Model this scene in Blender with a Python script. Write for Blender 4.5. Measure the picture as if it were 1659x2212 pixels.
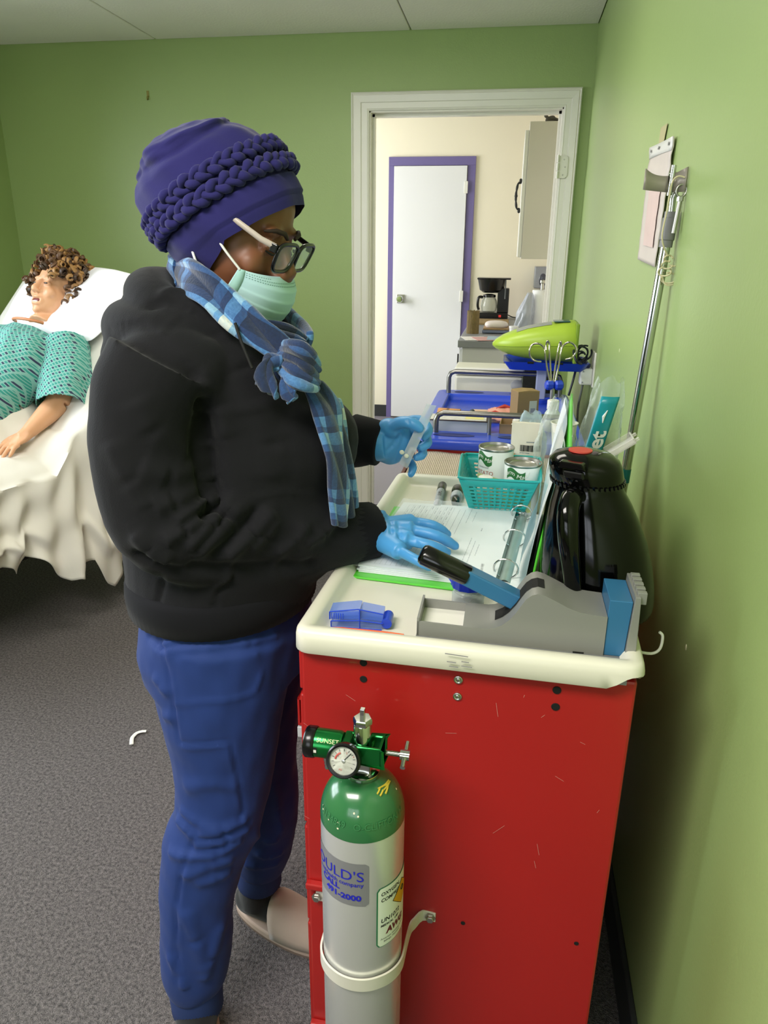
import bpy, bmesh, math, random
import numpy as np
from mathutils import Vector, Matrix, Euler, noise as mnoise

# ------------------------------------------------------------------ scene, camera
for o in list(bpy.data.objects):
    bpy.data.objects.remove(o)
scene = bpy.context.scene
col = scene.collection
IMG_W, IMG_H, FPX = 1659, 2212, 1580.0
YAW, PITCH, ROLL = (math.radians(a) for a in (9.25, -19.6, 0.6))
CAM = Vector((0, 0, 1.40))
fwd = Vector((-math.sin(YAW) * math.cos(PITCH), math.cos(YAW) * math.cos(PITCH), math.sin(PITCH)))
_r = Vector((math.cos(YAW), math.sin(YAW), 0))
_u = _r.cross(fwd)
rgt = _r * math.cos(ROLL) + _u * math.sin(ROLL)
upv = -_r * math.sin(ROLL) + _u * math.cos(ROLL)
cd = bpy.data.cameras.new('camera')
cam = bpy.data.objects.new('camera', cd)
col.objects.link(cam)
cam.matrix_world = Matrix(((rgt.x, upv.x, -fwd.x, CAM.x), (rgt.y, upv.y, -fwd.y, CAM.y), (rgt.z, upv.z, -fwd.z, CAM.z), (0, 0, 0, 1)))
cd.sensor_fit = 'VERTICAL'
cd.sensor_height = 36.0
cd.lens = FPX * 36.0 / IMG_H
cd.clip_start = 0.02
scene.camera = cam

# room dimensions (metres)
XR, XL, YB, YF, ZC = 0.31, -2.67, 3.88, -2.3, 2.36
WT = 0.12

# ------------------------------------------------------------------ light
vs = scene.view_settings
vs.view_transform = 'Standard'
vs.look = 'None'
vs.exposure = 0.0
vs.gamma = 1.0
vs.use_curve_mapping = False
wd = bpy.data.worlds.new('overcast_sky')
scene.world = wd
wd.use_nodes = True
bg = wd.node_tree.nodes['Background']
bg.inputs[0].default_value = (0.80, 0.88, 1.0, 1)
bg.inputs[1].default_value = 0.8


def area(name, loc, target, sx, sy, power, color=(1, 1, 1)):
    l = bpy.data.lights.new(name, 'AREA')
    l.shape = 'RECTANGLE'
    l.size, l.size_y, l.energy, l.color = sx, sy, power, color
    o = bpy.data.objects.new(name, l)
    col.objects.link(o)
    o.location = loc
    o.rotation_euler = (Vector(target) - Vector(loc)).to_track_quat('-Z', 'Y').to_euler()
    return o


# cool daylight: bright sky outside the left window; warm ceiling lamp behind the camera (fixture built below)
area('sky_left_window', (XL - 1.0, 1.55, 2.2), (-0.5, 1.75, 0.7), 3.0, 2.4, 265, (0.86, 0.93, 1.0))
area('sky_front_window', (-1.1, YF - 0.9, 2.1), (-0.7, 1.4, 0.8), 2.6, 2.2, 62, (0.90, 0.95, 1.0))
area('ceiling_lamp_light', (-0.90, -0.15, ZC - 0.062), (-0.90, -0.15, 0), 1.15, 0.55, 50, (1.0, 0.96, 0.90))
area('added_rear_light', (-0.90, 2.25, ZC - 0.062), (-0.90, 2.25, 0), 1.15, 0.55, 12, (1.0, 0.96, 0.90))  # unseen rear lamp, added to brighten the back wall and bed
area('kitchen_daylight', (-2.75, 5.2, 1.6), (0.3, 5.3, 1.0), 1.5, 1.4, 84, (0.98, 0.98, 1.0))


# ------------------------------------------------------------------ helpers
def at(px, py, X=None, Y=None, Z=None):
    """world point on a plane X=, Y= or Z= along the sight line of an image point"""
    d = rgt * ((px - IMG_W / 2) / FPX) - upv * ((py - IMG_H / 2) / FPX) + fwd
    if X is not None:
        t = (X - CAM.x) / d.x
    elif Y is not None:
        t = (Y - CAM.y) / d.y
    else:
        t = (Z - CAM.z) / d.z
    return CAM + d * t


def lin(c):
    if isinstance(c, str):
        c = [int(c[i:i + 2], 16) / 255 for i in (0, 2, 4)]
    return tuple((v / 12.92 if v <= 0.04045 else ((v + 0.055) / 1.055) ** 2.4) for v in c) + (1.0,)


MATS = {}


def mat(name, color, rough=0.5, metal=0.0, var=0.0, vscale=8.0, bump=0.0, bscale=60.0, spec=None, alpha=1.0, trans=0.0,
        sheen=0.0, coat=0.0, emit=0.0, sss=0.0, ior=None, aniso=None, detail=3.0):
    if name in MATS:
        return MATS[name]
    m = bpy.data.materials.new(name)
    m.use_nodes = True
    nt = m.node_tree
    b = nt.nodes['Principled BSDF']
    c = lin(color)
    b.inputs['Base Color'].default_value = c
    b.inputs['Roughness'].default_value = rough
    b.inputs['Metallic'].default_value = metal
    if spec is not None:
        b.inputs['Specular IOR Level'].default_value = spec
    b.inputs['Alpha'].default_value = alpha
    b.inputs['Transmission Weight'].default_value = trans
    b.inputs['Coat Weight'].default_value = coat
    if sheen:
        b.inputs['Sheen Weight'].default_value = sheen
        b.inputs['Sheen Roughness'].default_value = 0.5
    if ior:
        b.inputs['IOR'].default_value = ior
    if sss:
        b.inputs['Subsurface Weight'].default_value = sss
        b.inputs['Subsurface Radius'].default_value = (0.01, 0.004, 0.002)
    if emit:
        b.inputs['Emission Color'].default_value = c
        b.inputs['Emission Strength'].default_value = emit
    tc = None
    if var or bump:
        tc = nt.nodes.new('ShaderNodeTexCoord')
    if var:
        n = nt.nodes.new('ShaderNodeTexNoise')
        n.inputs['Scale'].default_value = vscale
        n.inputs['Detail'].default_value = detail
        nt.links.new(tc.outputs['Object'], n.inputs['Vector'])
        mx = nt.nodes.new('ShaderNodeMix')
        mx.data_type = 'RGBA'
        mx.inputs[6].default_value = tuple(v * (1 - var) for v in c[:3]) + (1,)
        mx.inputs[7].default_value = tuple(min(1, v * (1 + var)) for v in c[:3]) + (1,)
        nt.links.new(n.outputs['Fac'], mx.inputs[0])
        nt.links.new(mx.outputs[2], b.inputs['Base Color'])
    if bump:
        n2 = nt.nodes.new('ShaderNodeTexNoise')
        n2.inputs['Scale'].default_value = bscale
        n2.inputs['Detail'].default_value = 4.0
        nt.links.new(tc.outputs['Object'], n2.inputs['Vector'])
        bp = nt.nodes.new('ShaderNodeBump')
        bp.inputs['Strength'].default_value = bump
        bp.inputs['Distance'].default_value = 0.01
        nt.links.new(n2.outputs['Fac'], bp.inputs['Height'])
        nt.links.new(bp.outputs[0], b.inputs['Normal'])
    MATS[name] = m
    return m


def node_mat(name, fn):
    """procedural material: fn(nt, principled, new, link)"""
    if name in MATS:
        return MATS[name]
    m = bpy.data.materials.new(name)
    m.use_nodes = True
    nt = m.node_tree
    fn(nt, nt.nodes['Principled BSDF'], nt.nodes.new, nt.links.new)
    MATS[name] = m
    return m


def clear_plastic(name, color, opacity=0.25, rough=0.15, tint=0.4):
    if name in MATS:
        return MATS[name]
    m = bpy.data.materials.new(name)
    m.use_nodes = True
    nt = m.node_tree
    b = nt.nodes['Principled BSDF']
    b.inputs['Base Color'].default_value = lin(color)
    b.inputs['Roughness'].default_value = rough
    t = nt.nodes.new('ShaderNodeBsdfTransparent')
    c = lin(color)
    t.inputs[0].default_value = tuple(1 - tint + tint * v for v in c[:3]) + (1,)
    lw = nt.nodes.new('ShaderNodeLayerWeight')
    lw.inputs[0].default_value = 0.35
    mr = nt.nodes.new('ShaderNodeMapRange')
    mr.inputs[3].default_value = opacity
    mr.inputs[4].default_value = min(1, opacity + 0.5)
    mx = nt.nodes.new('ShaderNodeMixShader')
    nt.links.new(lw.outputs['Facing'], mr.inputs[0])
    nt.links.new(mr.outputs[0], mx.inputs[0])
    nt.links.new(t.outputs[0], mx.inputs[1])
    nt.links.new(b.outputs[0], mx.inputs[2])
    nt.links.new(mx.outputs[0], nt.nodes['Material Output'].inputs[0])
    MATS[name] = m
    return m


WL = {}          # world location of every object made here (no rotations are used on parents)


def put(o, parent=None, origin=(0, 0, 0)):
    col.objects.link(o)
    if parent is not None:
        o.parent = parent
        o.location = Vector(origin) - WL[parent.name]
    else:
        o.location = origin
    WL[o.name] = Vector(origin)
    return o


def tag(o, label, cat=None, group=None, kind=None):
    if label:
        o['label'] = label
    if cat:
        o['category'] = cat
    if group:
        o['group'] = group
    if kind:
        o['kind'] = kind
    return o


def thing(name, loc, label, cat, group=None, kind=None):
    o = bpy.data.objects.new(name, None)
    o.empty_display_size = 0.05
    put(o, None, loc)
    return tag(o, label, cat, group, kind)


def mesh_from(verts, faces, name='m'):
    me = bpy.data.meshes.new(name)
    me.from_pydata([tuple(v) for v in verts], [], [tuple(f) for f in faces])
    me.update()
    return me


def obj_from_mesh(name, me, material, parent=None, origin=None, smooth=None, bevel=0, seg=2, solid=0, subsurf=0):
    """me holds world coordinates; origin = where the object's own origin goes"""
    if origin is None:
        origin = WL[parent.name] if parent is not None else Vector((0, 0, 0))
    origin = Vector(origin)
    if origin.length > 0:
        me.transform(Matrix.Translation(-origin))
    if smooth is not None:
        for p in me.polygons:
            p.use_smooth = True
        if smooth < 179:
            me.set_sharp_from_angle(angle=math.radians(smooth))
    for m in (material if isinstance(material, (list, tuple)) else [material]):
        me.materials.append(m)
    me.name = name
    o = bpy.data.objects.new(name, me)
    put(o, parent, origin)
    if solid:
        md = o.modifiers.new('thickness', 'SOLIDIFY')
        md.thickness = solid
        md.offset = 0
    if bevel:
        md = o.modifiers.new('edge', 'BEVEL')
        md.width = bevel
        md.segments = seg
        md.limit_method = 'ANGLE'
        md.angle_limit = math.radians(40)
        md.harden_normals = False
    if subsurf:
        md = o.modifiers.new('subdivision', 'SUBSURF')
        md.levels = md.render_levels = subsurf
    return o


class MB:
    """collects primitives (world coordinates, through the optional matrix M)"""

    def __init__(self, M=None):
        self.v, self.f, self.mi = [], [], []
        self.M = M
        self.cur = 0

    def add(self, vs_, fs):
        n = len(self.v)
        if self.M is not None:
            vs_ = [self.M @ Vector(p) for p in vs_]
        self.v += [Vector(p) for p in vs_]
        self.f += [tuple(i + n for i in f) for f in fs]
        self.mi += [self.cur] * len(fs)
        return self

    def box(self, c, s, rot=None):
        c = Vector(c)
        h = [x / 2 for x in s]
        R = Euler(rot).to_matrix() if rot is not None and not isinstance(rot, Matrix) else rot
        vs_ = []
        for x in (-1, 1):
            for y in (-1, 1):
                for z in (-1, 1):
                    p = Vector((x * h[0], y * h[1], z * h[2]))
                    vs_.append(c + (R @ p if R is not None else p))
        return self.add(vs_, [(0, 1, 3, 2), (4, 6, 7, 5), (0, 4, 5, 1), (2, 3, 7, 6), (0, 2, 6, 4), (1, 5, 7, 3)])

    def box2(self, a, b):
        a, b = Vector(a), Vector(b)
        return self.box((a + b) / 2, [abs(b[i] - a[i]) for i in range(3)])

    def tube(self, pts, rad, n=10, caps=True, closed=False, flat=1.0, up=None):
        pts = [Vector(p) for p in pts]
        rs = rad if isinstance(rad, (list, tuple)) else [rad] * len(pts)
        rings = []
        prev = None
        m = len(pts)
        for i, p in enumerate(pts):
            if closed:
                t = pts[(i + 1) % m] - pts[i - 1]
            else:
                t = pts[min(i + 1, m - 1)] - pts[max(i - 1, 0)]
            t = t.normalized() if t.length > 1e-9 else Vector((0, 0, 1))
            if prev is None:
                ref = Vector(up) if up is not None else (Vector((0, 0, 1)) if abs(t.z) < 0.9 else Vector((1, 0, 0)))
                a = (ref - t * ref.dot(t)).normalized()
            else:
                a = prev - t * prev.dot(t)
                a = a.normalized() if a.length > 1e-6 else prev
            prev = a
            b = t.cross(a)
            rings.append([p + (a * math.cos(k * math.tau / n) * flat + b * math.sin(k * math.tau / n)) * rs[i] for k in range(n)])
        vs_ = [q for r in rings for q in r]
        fs = []
        for i in range(m if closed else m - 1):
            j = (i + 1) % m
            for k in range(n):
                fs.append((i * n + k, i * n + (k + 1) % n, j * n + (k + 1) % n, j * n + k))
        if caps and not closed:
            fs.append(tuple(range(n))[::-1])
            fs.append(tuple((m - 1) * n + k for k in range(n)))
        return self.add(vs_, fs)

    def cyl(self, a, b, r, r2=None, n=20, caps=True):
        return self.tube([a, b], [r, r if r2 is None else r2], n, caps)

    def lathe(self, prof, c=(0, 0, 0), n=32, axis=None, sx=1.0, sy=1.0, cap0=True, cap1=True):
        """prof: (radius, height) pairs round the axis through c"""
        c = Vector(c)
        R = Vector((0, 0, 1)).rotation_difference(Vector(axis).normalized()).to_matrix() if axis is not None else None
        vs_, fs = [], []
        for r, h in prof:
            for k in range(n):
                a = k * math.tau / n
                p = Vector((r * math.cos(a) * sx, r * math.sin(a) * sy, h))
                vs_.append(c + (R @ p if R is not None else p))
        for i in range(len(prof) - 1):
            for k in range(n):
                fs.append((i * n + k, i * n + (k + 1) % n, (i + 1) * n + (k + 1) % n, (i + 1) * n + k))
        if cap0 and prof[0][0] > 1e-6:
            fs.append(tuple(range(n))[::-1])
        if cap1 and prof[-1][0] > 1e-6:
            fs.append(tuple((len(prof) - 1) * n + k for k in range(n)))
        return self.add(vs_, fs)

    def prism(self, outline, a, b):
        """outline: 3-D points (closed, planar); extruded by the vector b - a"""
        d = Vector(b) - Vector(a)
        o = [Vector(p) for p in outline]
        n = len(o)
        fs = [tuple(range(n))[::-1], tuple(range(n, 2 * n))]
        fs += [(i, (i + 1) % n, n + (i + 1) % n, n + i) for i in range(n)]
        return self.add(o + [p + d for p in o], fs)

    def ell(self, c, r, rot=None, n=20, m=12, pw=1.0):
        c = Vector(c)
        R = Euler(rot).to_matrix() if rot is not None and not isinstance(rot, Matrix) else rot
        vs_, fs = [], []
        for i in range(m + 1):
            ph = math.pi * i / m
            for k in range(n):
                th = math.tau * k / n
                p = Vector((math.sin(ph) * math.cos(th), math.sin(ph) * math.sin(th), math.cos(ph)))
                p = Vector(tuple(math.copysign(abs(q) ** pw, q) * r[i2] for i2, q in enumerate(p)))
                vs_.append(c + (R @ p if R is not None else p))
        for i in range(m):
            for k in range(n):
                fs.append((i * n + k, (i + 1) * n + k, (i + 1) * n + (k + 1) % n, i * n + (k + 1) % n))
        return self.add(vs_, fs)

    def grid(self, P):
        """P: rows of points"""
        n = len(P[0])
        return self.add([p for r in P for p in r], [(i * n + j, i * n + j + 1, (i + 1) * n + j + 1, (i + 1) * n + j)
                                                   for i in range(len(P) - 1) for j in range(n - 1)])

    def mesh(self):
        me = mesh_from(self.v, self.f)
        if any(self.mi):
            me.polygons.foreach_set('material_index', self.mi)
        bm = bmesh.new()
        bm.from_mesh(me)
        bmesh.ops.remove_doubles(bm, verts=bm.verts, dist=1e-6)
        bmesh.ops.recalc_face_normals(bm, faces=bm.faces)
        bm.to_mesh(me)
        bm.free()
        return me

    def build(self, name, material, parent=None, origin=None, **k):
        return obj_from_mesh(name, self.mesh(), material, parent, origin, **k)


def evaluated(me, mods):
    """apply modifiers (list of (type, settings)) to a mesh and return the result"""
    o = bpy.data.objects.new('tmp', me)
    col.objects.link(o)
    for typ, st in mods:
        md = o.modifiers.new(typ, typ)
        for k_, v_ in st.items():
            setattr(md, k_, v_)
    dg = bpy.context.evaluated_depsgraph_get()
    dg.update()
    r = bpy.data.meshes.new_from_object(o.evaluated_get(dg))
    bpy.data.objects.remove(o)
    bpy.data.meshes.remove(me)
    return r


def remesh(mb, voxel, smooth=6, fac=0.5):
    return evaluated(mb.mesh(), [('REMESH', dict(mode='VOXEL', voxel_size=voxel)), ('SMOOTH', dict(factor=fac, iterations=smooth))])


def co_of(me):
    a = np.empty(len(me.vertices) * 3)
    me.vertices.foreach_get('co', a)
    return a.reshape(-1, 3)


def nor_of(me):
    a = np.empty(len(me.vertices) * 3)
    me.vertex_normals.foreach_get('vector', a)
    return a.reshape(-1, 3)


def set_co(me, a):
    me.vertices.foreach_set('co', a.reshape(-1))
    me.update()


def set_uv(me, fn):
    """fn: (N,3) vertex coordinates -> (N,2); stored as a UV map"""
    uv = fn(co_of(me))
    idx = np.empty(len(me.loops), dtype=np.int32)
    me.loops.foreach_get('vertex_index', idx)
    l = me.uv_layers.new(name='UVMap')
    l.data.foreach_set('uv', uv[idx].reshape(-1))


def folds(a, nor, items):
    """push vertices along their normals: items = (p0, p1, width, height): rounded ridges (or grooves) along the segment"""
    for p0, p1, w, h in items:
        p0, p1 = np.array(p0), np.array(p1)
        d = p1 - p0
        L2 = (d * d).sum()
        t = np.clip(((a - p0) @ d) / L2, 0, 1)
        dist = np.linalg.norm(a - (p0 + t[:, None] * d), axis=1)
        taper = np.clip(np.minimum(t, 1 - t) * 5 + 0.25, 0, 1)
        a += nor * (h * taper * np.exp(-(dist / w) ** 2))[:, None]
    return a


def wave_noise(a, scale, seed=0):
    """cheap smooth noise in -1..1 for arrays of points"""
    rs = np.random.RandomState(seed)
    o = np.zeros(len(a))
    for k in range(7):
        d = rs.normal(size=3)
        d *= scale * rs.uniform(0.6, 1.6) / np.linalg.norm(d)
        o += np.sin(a @ d + rs.uniform(0, 6.28))
    return o / 4.0


def text_mesh(body, size, extrude=0.0, align='LEFT', shear=0.0, xs=1.0, bold=0.0):
    cu = bpy.data.curves.new('t', 'FONT')
    cu.body = body
    cu.size = size
    cu.extrude = extrude
    cu.align_x = align
    cu.shear = shear
    cu.offset = bold
    cu.resolution_u = 3
    o = bpy.data.objects.new('t', cu)
    col.objects.link(o)
    dg = bpy.context.evaluated_depsgraph_get()
    dg.update()
    me = bpy.data.meshes.new_from_object(o.evaluated_get(dg))
    bpy.data.objects.remove(o)
    bpy.data.curves.remove(cu)
    if xs != 1.0:
        me.transform(Matrix.Scale(xs, 4, (1, 0, 0)))
    return me


def place_text(name, me, fn, material, parent):
    """fn maps flat text coordinates (x, y) to world points"""
    bm = bmesh.new()
    bm.from_mesh(me)
    bmesh.ops.triangulate(bm, faces=bm.faces)
    bm.to_mesh(me)
    bm.free()
    for v in me.vertices:
        v.co = fn(v.co.x, v.co.y)
    me.materials.clear()
    return obj_from_mesh(name, me, material, parent)


def copy_tree(o, offset, parent=None):
    c = o.copy()
    col.objects.link(c)
    c.parent = parent
    WL[c.name] = WL[o.name] + Vector(offset)
    if parent is None:
        c.location = WL[c.name]
    for ch in [x for x in o.children]:
        copy_tree(ch, offset, c)
    return c


def lerp(a, b, t):
    return a + (b - a) * t


def smoothpath(pts, sub=4):
    """Catmull-Rom through points (tuples may carry extra components)"""
    P = [np.array(p, float) for p in pts]
    out = []
    for i in range(len(P) - 1):
        p0, p1, p2, p3 = P[max(i - 1, 0)], P[i], P[i + 1], P[min(i + 2, len(P) - 1)]
        for k in range(sub):
            t = k / sub
            out.append(0.5 * ((2 * p1) + (-p0 + p2) * t + (2 * p0 - 5 * p1 + 4 * p2 - p3) * t * t + (-p0 + 3 * p1 - 3 * p2 + p3) * t ** 3))
    out.append(P[-1])
    return out


# ------------------------------------------------------------------ shared materials
CHROME = mat('chrome', 'c9c9c6', 0.12, 1.0)
STEEL = mat('brushed_steel', 'b9b7b0', 0.32, 1.0)
BLACKP = mat('black_plastic', '0b0b0c', 0.25)
WHITEP = mat('white_plastic', 'e6e4dc', 0.35)
DARK = mat('dark_void', '050505', 0.8)
# ================================================================== THE ROOM
GREEN = mat('green_wall_paint', '98ae6e', 0.40, var=0.05, vscale=2.2, bump=0.05, bscale=140)


def carpet(nt, b, new, link):
    tc = new('ShaderNodeTexCoord')
    n = new('ShaderNodeTexNoise')
    n.inputs['Scale'].default_value = 420
    n.inputs['Detail'].default_value = 3
    n2 = new('ShaderNodeTexNoise')
    n2.inputs['Scale'].default_value = 130
    n2.inputs['Detail'].default_value = 4
    for q in (n, n2):
        link(tc.outputs['Object'], q.inputs['Vector'])
    ad = new('ShaderNodeMath')
    ad.operation = 'ADD'
    link(n.outputs['Fac'], ad.inputs[0])
    link(n2.outputs['Fac'], ad.inputs[1])
    cr = new('ShaderNodeValToRGB')
    cr.color_ramp.elements[0].position = 0.36
    cr.color_ramp.elements[0].color = lin('383637')
    cr.color_ramp.elements[1].position = 0.64
    cr.color_ramp.elements[1].color = lin('878080')
    hf = new('ShaderNodeMath')
    hf.operation = 'MULTIPLY'
    hf.inputs[1].default_value = 0.5
    link(ad.outputs[0], hf.inputs[0])
    link(hf.outputs[0], cr.inputs[0])
    link(cr.outputs[0], b.inputs['Base Color'])
    b.inputs['Roughness'].default_value = 0.95
    bp = new('ShaderNodeBump')
    bp.inputs['Strength'].default_value = 0.7
    bp.inputs['Distance'].default_value = 0.012
    link(ad.outputs[0], bp.inputs['Height'])
    link(bp.outputs[0], b.inputs['Normal'])


CARPET = node_mat('grey_loop_carpet', carpet)
CEILM = mat('ceiling_board', 'f0ece6', 0.85, var=0.04, vscale=3, bump=0.15, bscale=90)
TRIMW = mat('off_white_trim_paint', 'e6e3d8', 0.3, var=0.03, vscale=6)


def struct(o):
    o['kind'] = 'structure'
    return o


# openings: window in the front wall, window in the left wall, doorway in the back wall
DX0, DX1, DZ = -0.735, 0.20, 2.045
struct(MB().box2((XL - WT, YF - WT, -0.05), (XR + WT, YB + WT, 0)).build('floor', CARPET))
w = MB()
w.box2((XL - WT, YB, 0), (DX0, YB + WT, ZC + 0.06)).box2((DX1, YB, 0), (XR + WT, YB + WT, ZC + 0.06)).box2((DX0, YB, DZ), (DX1, YB + WT, ZC + 0.06))
struct(w.build('wall_back', GREEN))
struct(MB().box2((XR, YF - WT, 0), (XR + WT, YB, ZC + 0.06)).build('wall_right', GREEN))
FW = (-2.1, -0.1, 0.80, 2.12)       # front window x0 x1 z0 z1
w = MB()
w.box2((XL - WT, YF - WT, 0), (FW[0], YF, ZC + 0.06)).box2((FW[1], YF - WT, 0), (XR, YF, ZC + 0.06))
w.box2((FW[0], YF - WT, 0), (FW[1], YF, FW[2])).box2((FW[0], YF - WT, FW[3]), (FW[1], YF, ZC + 0.06))
struct(w.build('wall_front', GREEN))
LW = (0.55, 2.65, 0.80, 2.10)
w = MB()
w.box2((XL - WT, YF, 0), (XL, LW[0], ZC + 0.06)).box2((XL - WT, LW[1], 0), (XL, YB, ZC + 0.06))
w.box2((XL - WT, LW[0], 0), (XL, LW[1], LW[2])).box2((XL - WT, LW[0], LW[3]), (XL, LW[1], ZC + 0.06))
struct(w.build('wall_left', GREEN))


def window(name, axis, q0, q1, z0, z1, c):
    r = bpy.data.objects.new(name, None)
    pt = (lambda q, t, z: (q, c + t, z)) if axis == 'x' else (lambda q, t, z: (c + t, q, z))
    put(r, None, pt((q0 + q1) / 2, 0, z0))
    r['kind'] = 'structure'
    f = MB()
    for a in (q0 + 0.025, q1 - 0.025):
        f.box2(pt(a - 0.025, -0.04, z0), pt(a + 0.025, 0.04, z1))
    for z in (z0 + 0.025, z1 - 0.025):
        f.box2(pt(q0, -0.04, z - 0.025), pt(q1, 0.04, z + 0.025))
    f.build('window_frame', TRIMW, r)
    g = MB()
    for k in (1, 2):
        a = lerp(q0, q1, k / 3)
        g.box2(pt(a - 0.02, -0.02, z0 + 0.05), pt(a + 0.02, 0.02, z1 - 0.05))
    zm = (z0 + z1) / 2
    g.box2(pt(q0 + 0.05, -0.02, zm - 0.02), pt(q1 - 0.05, 0.02, zm + 0.02))
    g.build('window_bar', TRIMW, r)
    MB().box2(pt(q0 - 0.04, 0.0, z0 - 0.03), pt(q1 + 0.04, 0.11 if axis == 'y' or c < 0 else -0.11, z0)).build('window_sill', TRIMW, r)


window('window_1', 'y', *LW, XL - 0.06)
window('window_2', 'x', *FW, YF - 0.06)

# ceiling of separate boards with open joints
cl = bpy.data.objects.new('ceiling', None)
put(cl, None, (0, 0, ZC))
struct(cl)
MB().box2((XL - WT, YF - WT, ZC + 0.03), (XR + WT, YB + WT, ZC + 0.09)).build('ceiling_backing', mat('ceiling_joint', '5a564e', 0.9), cl)
seams = [XL, -1.78, -0.53, XR]
for i in range(3):
    for y0, y1 in ((YF, -1.0), (-1.0, 1.44), (1.44, YB)):
        g = 0.0035
        MB().box2((seams[i] + g, y0 + g, ZC), (seams[i + 1] - g, y1 - g, ZC + 0.032)).build('ceiling_board', CEILM, cl, bevel=0.002, seg=1)

for ly, lb_ in ((-0.15, 'white fluorescent ceiling lamp above the camera'), (2.25, 'white ceiling lamp added out of view to brighten the back wall')):  # the second fixture is an addition that houses the rear light
    lamp = thing('ceiling_lamp', (-0.90, ly, ZC), lb_, 'ceiling lamp', 'ceiling lamps')
    MB().box2((-1.51, ly - 0.31, ZC - 0.055), (-0.29, ly + 0.31, ZC)).build('lamp_housing', TRIMW, lamp, bevel=0.004)
    MB().box2((-1.48, ly - 0.28, ZC - 0.060), (-0.32, ly + 0.28, ZC - 0.055)).build('lamp_diffuser', mat('lamp_diffuser', 'fff2dc', 0.5, emit=3.0), lamp)
BASEB = mat('dark_baseboard_vinyl', '2f3133', 0.45)
w = MB().box2((XL, YB - 0.012, 0), (DX0 - 0.075, YB, 0.1))
struct(w.build('baseboard_back', BASEB, bevel=0.003))
struct(MB().box2((XR - 0.012, YF, 0), (XR, YB - 0.012, 0.1)).build('baseboard_right', BASEB, bevel=0.003))

# doorway casing: three boards with a stepped moulding, jamb, stop, hinge leaf
t1 = bpy.data.objects.new('trim_1', None)
put(t1, None, ((DX0 + DX1) / 2, YB, 0))
struct(t1)


def casing(pts, wdir, wid, name):
    """pts = (inner corner start, inner corner end, outer start, outer end) ; stepped profile across the width"""
    prof = [(0, 0.0), (0, 0.012), (0.10, 0.015), (0.12, 0.013), (0.42, 0.014), (0.46, 0.018), (0.82, 0.021), (0.86, 0.017), (0.94, 0.022), (1.0, 0.018), (1.0, 0.0)]
    i0, i1, o0, o1 = [Vector(p) for p in pts]
    rows = []
    for s, d in prof:
        rows.append([i0.lerp(o0, s) + Vector((0, -d, 0)), i1.lerp(o1, s) + Vector((0, -d, 0))])
    m = MB().grid(rows)
    n = len(prof)
    m.add([r[0] for r in rows], [tuple(range(n))]).add([r[1] for r in rows], [tuple(range(n))[::-1]])
    return m.build(name, TRIMW, t1, smooth=25)


ix0, ix1, iz = DX0 + 0.012, DX1 - 0.012, DZ - 0.012
ox0, ox1, oz = DX0 - 0.074, DX1 + 0.064, DZ + 0.066
casing(((ix0, YB, 0), (ix0, YB, iz), (ox0, YB, 0), (ox0, YB, oz)), None, 0, 'casing_board')
casing(((ix1, YB, 0), (ix1, YB, iz), (ox1, YB, 0), (ox1, YB, oz)), None, 0, 'casing_board')
casing(((ix0, YB, iz), (ix1, YB, iz), (ox0, YB, oz), (ox1, YB, oz)), None, 0, 'casing_board')
j = MB()
j.box2((DX0, YB, 0), (DX0 + 0.018, YB + WT, DZ)).box2((DX1 - 0.018, YB, 0), (DX1, YB + WT, DZ)).box2((DX0, YB, DZ - 0.018), (DX1, YB + WT, DZ))
j.build('door_jamb', TRIMW, t1)
j = MB()
j.box2((DX0 + 0.018, YB + 0.05, 0), (DX0 + 0.03, YB + 0.085, DZ - 0.018)).box2((DX1 - 0.03, YB + 0.05, 0), (DX1 - 0.018, YB + 0.085, DZ - 0.018))
j.box2((DX0 + 0.018, YB + 0.05, DZ - 0.03), (DX1 - 0.018, YB + 0.085, DZ - 0.018))
j.build('door_stop', TRIMW, t1)
hz = at(1220, 362, Y=YB).z
h = MB()
out = []
for a in range(0, 91, 15):
    out.append((DX1 + 0.008 + 0.018 * math.sin(math.radians(a)), YB - 0.024, hz + 0.034 + 0.014 * math.cos(math.radians(a))))
for a in range(90, 181, 15):
    out.append((DX1 + 0.008 + 0.018 * math.sin(math.radians(a)), YB - 0.024, hz - 0.034 + 0.014 * math.cos(math.radians(a))))
out += [(DX1 - 0.018, YB - 0.024, hz - 0.048), (DX1 - 0.018, YB - 0.024, hz + 0.048)]
h.prism(out, (0, 0, 0), (0, 0.008, 0))
hg = h.build('hinge', TRIMW, t1)
k = MB()
for i in range(3):
    k.cyl((DX1 - 0.02, YB - 0.028, hz - 0.05 + i * 0.035), (DX1 - 0.02, YB - 0.028, hz - 0.05 + i * 0.035 + 0.031), 0.0055, n=12)
k.build('hinge_knuckle', TRIMW, hg, smooth=40)
for dx, dz in ((0.008, 0.032), (0.014, 0.0), (0.006, -0.034)):
    MB().lathe([(0.0035, 0), (0.0035, 0.0015), (0.0012, 0.0012), (0.0, 0.0012)], (DX1 + dx, YB - 0.024, hz + dz), 12, (0, -1, 0)).build('screw', STEEL, hg, smooth=40)

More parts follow.
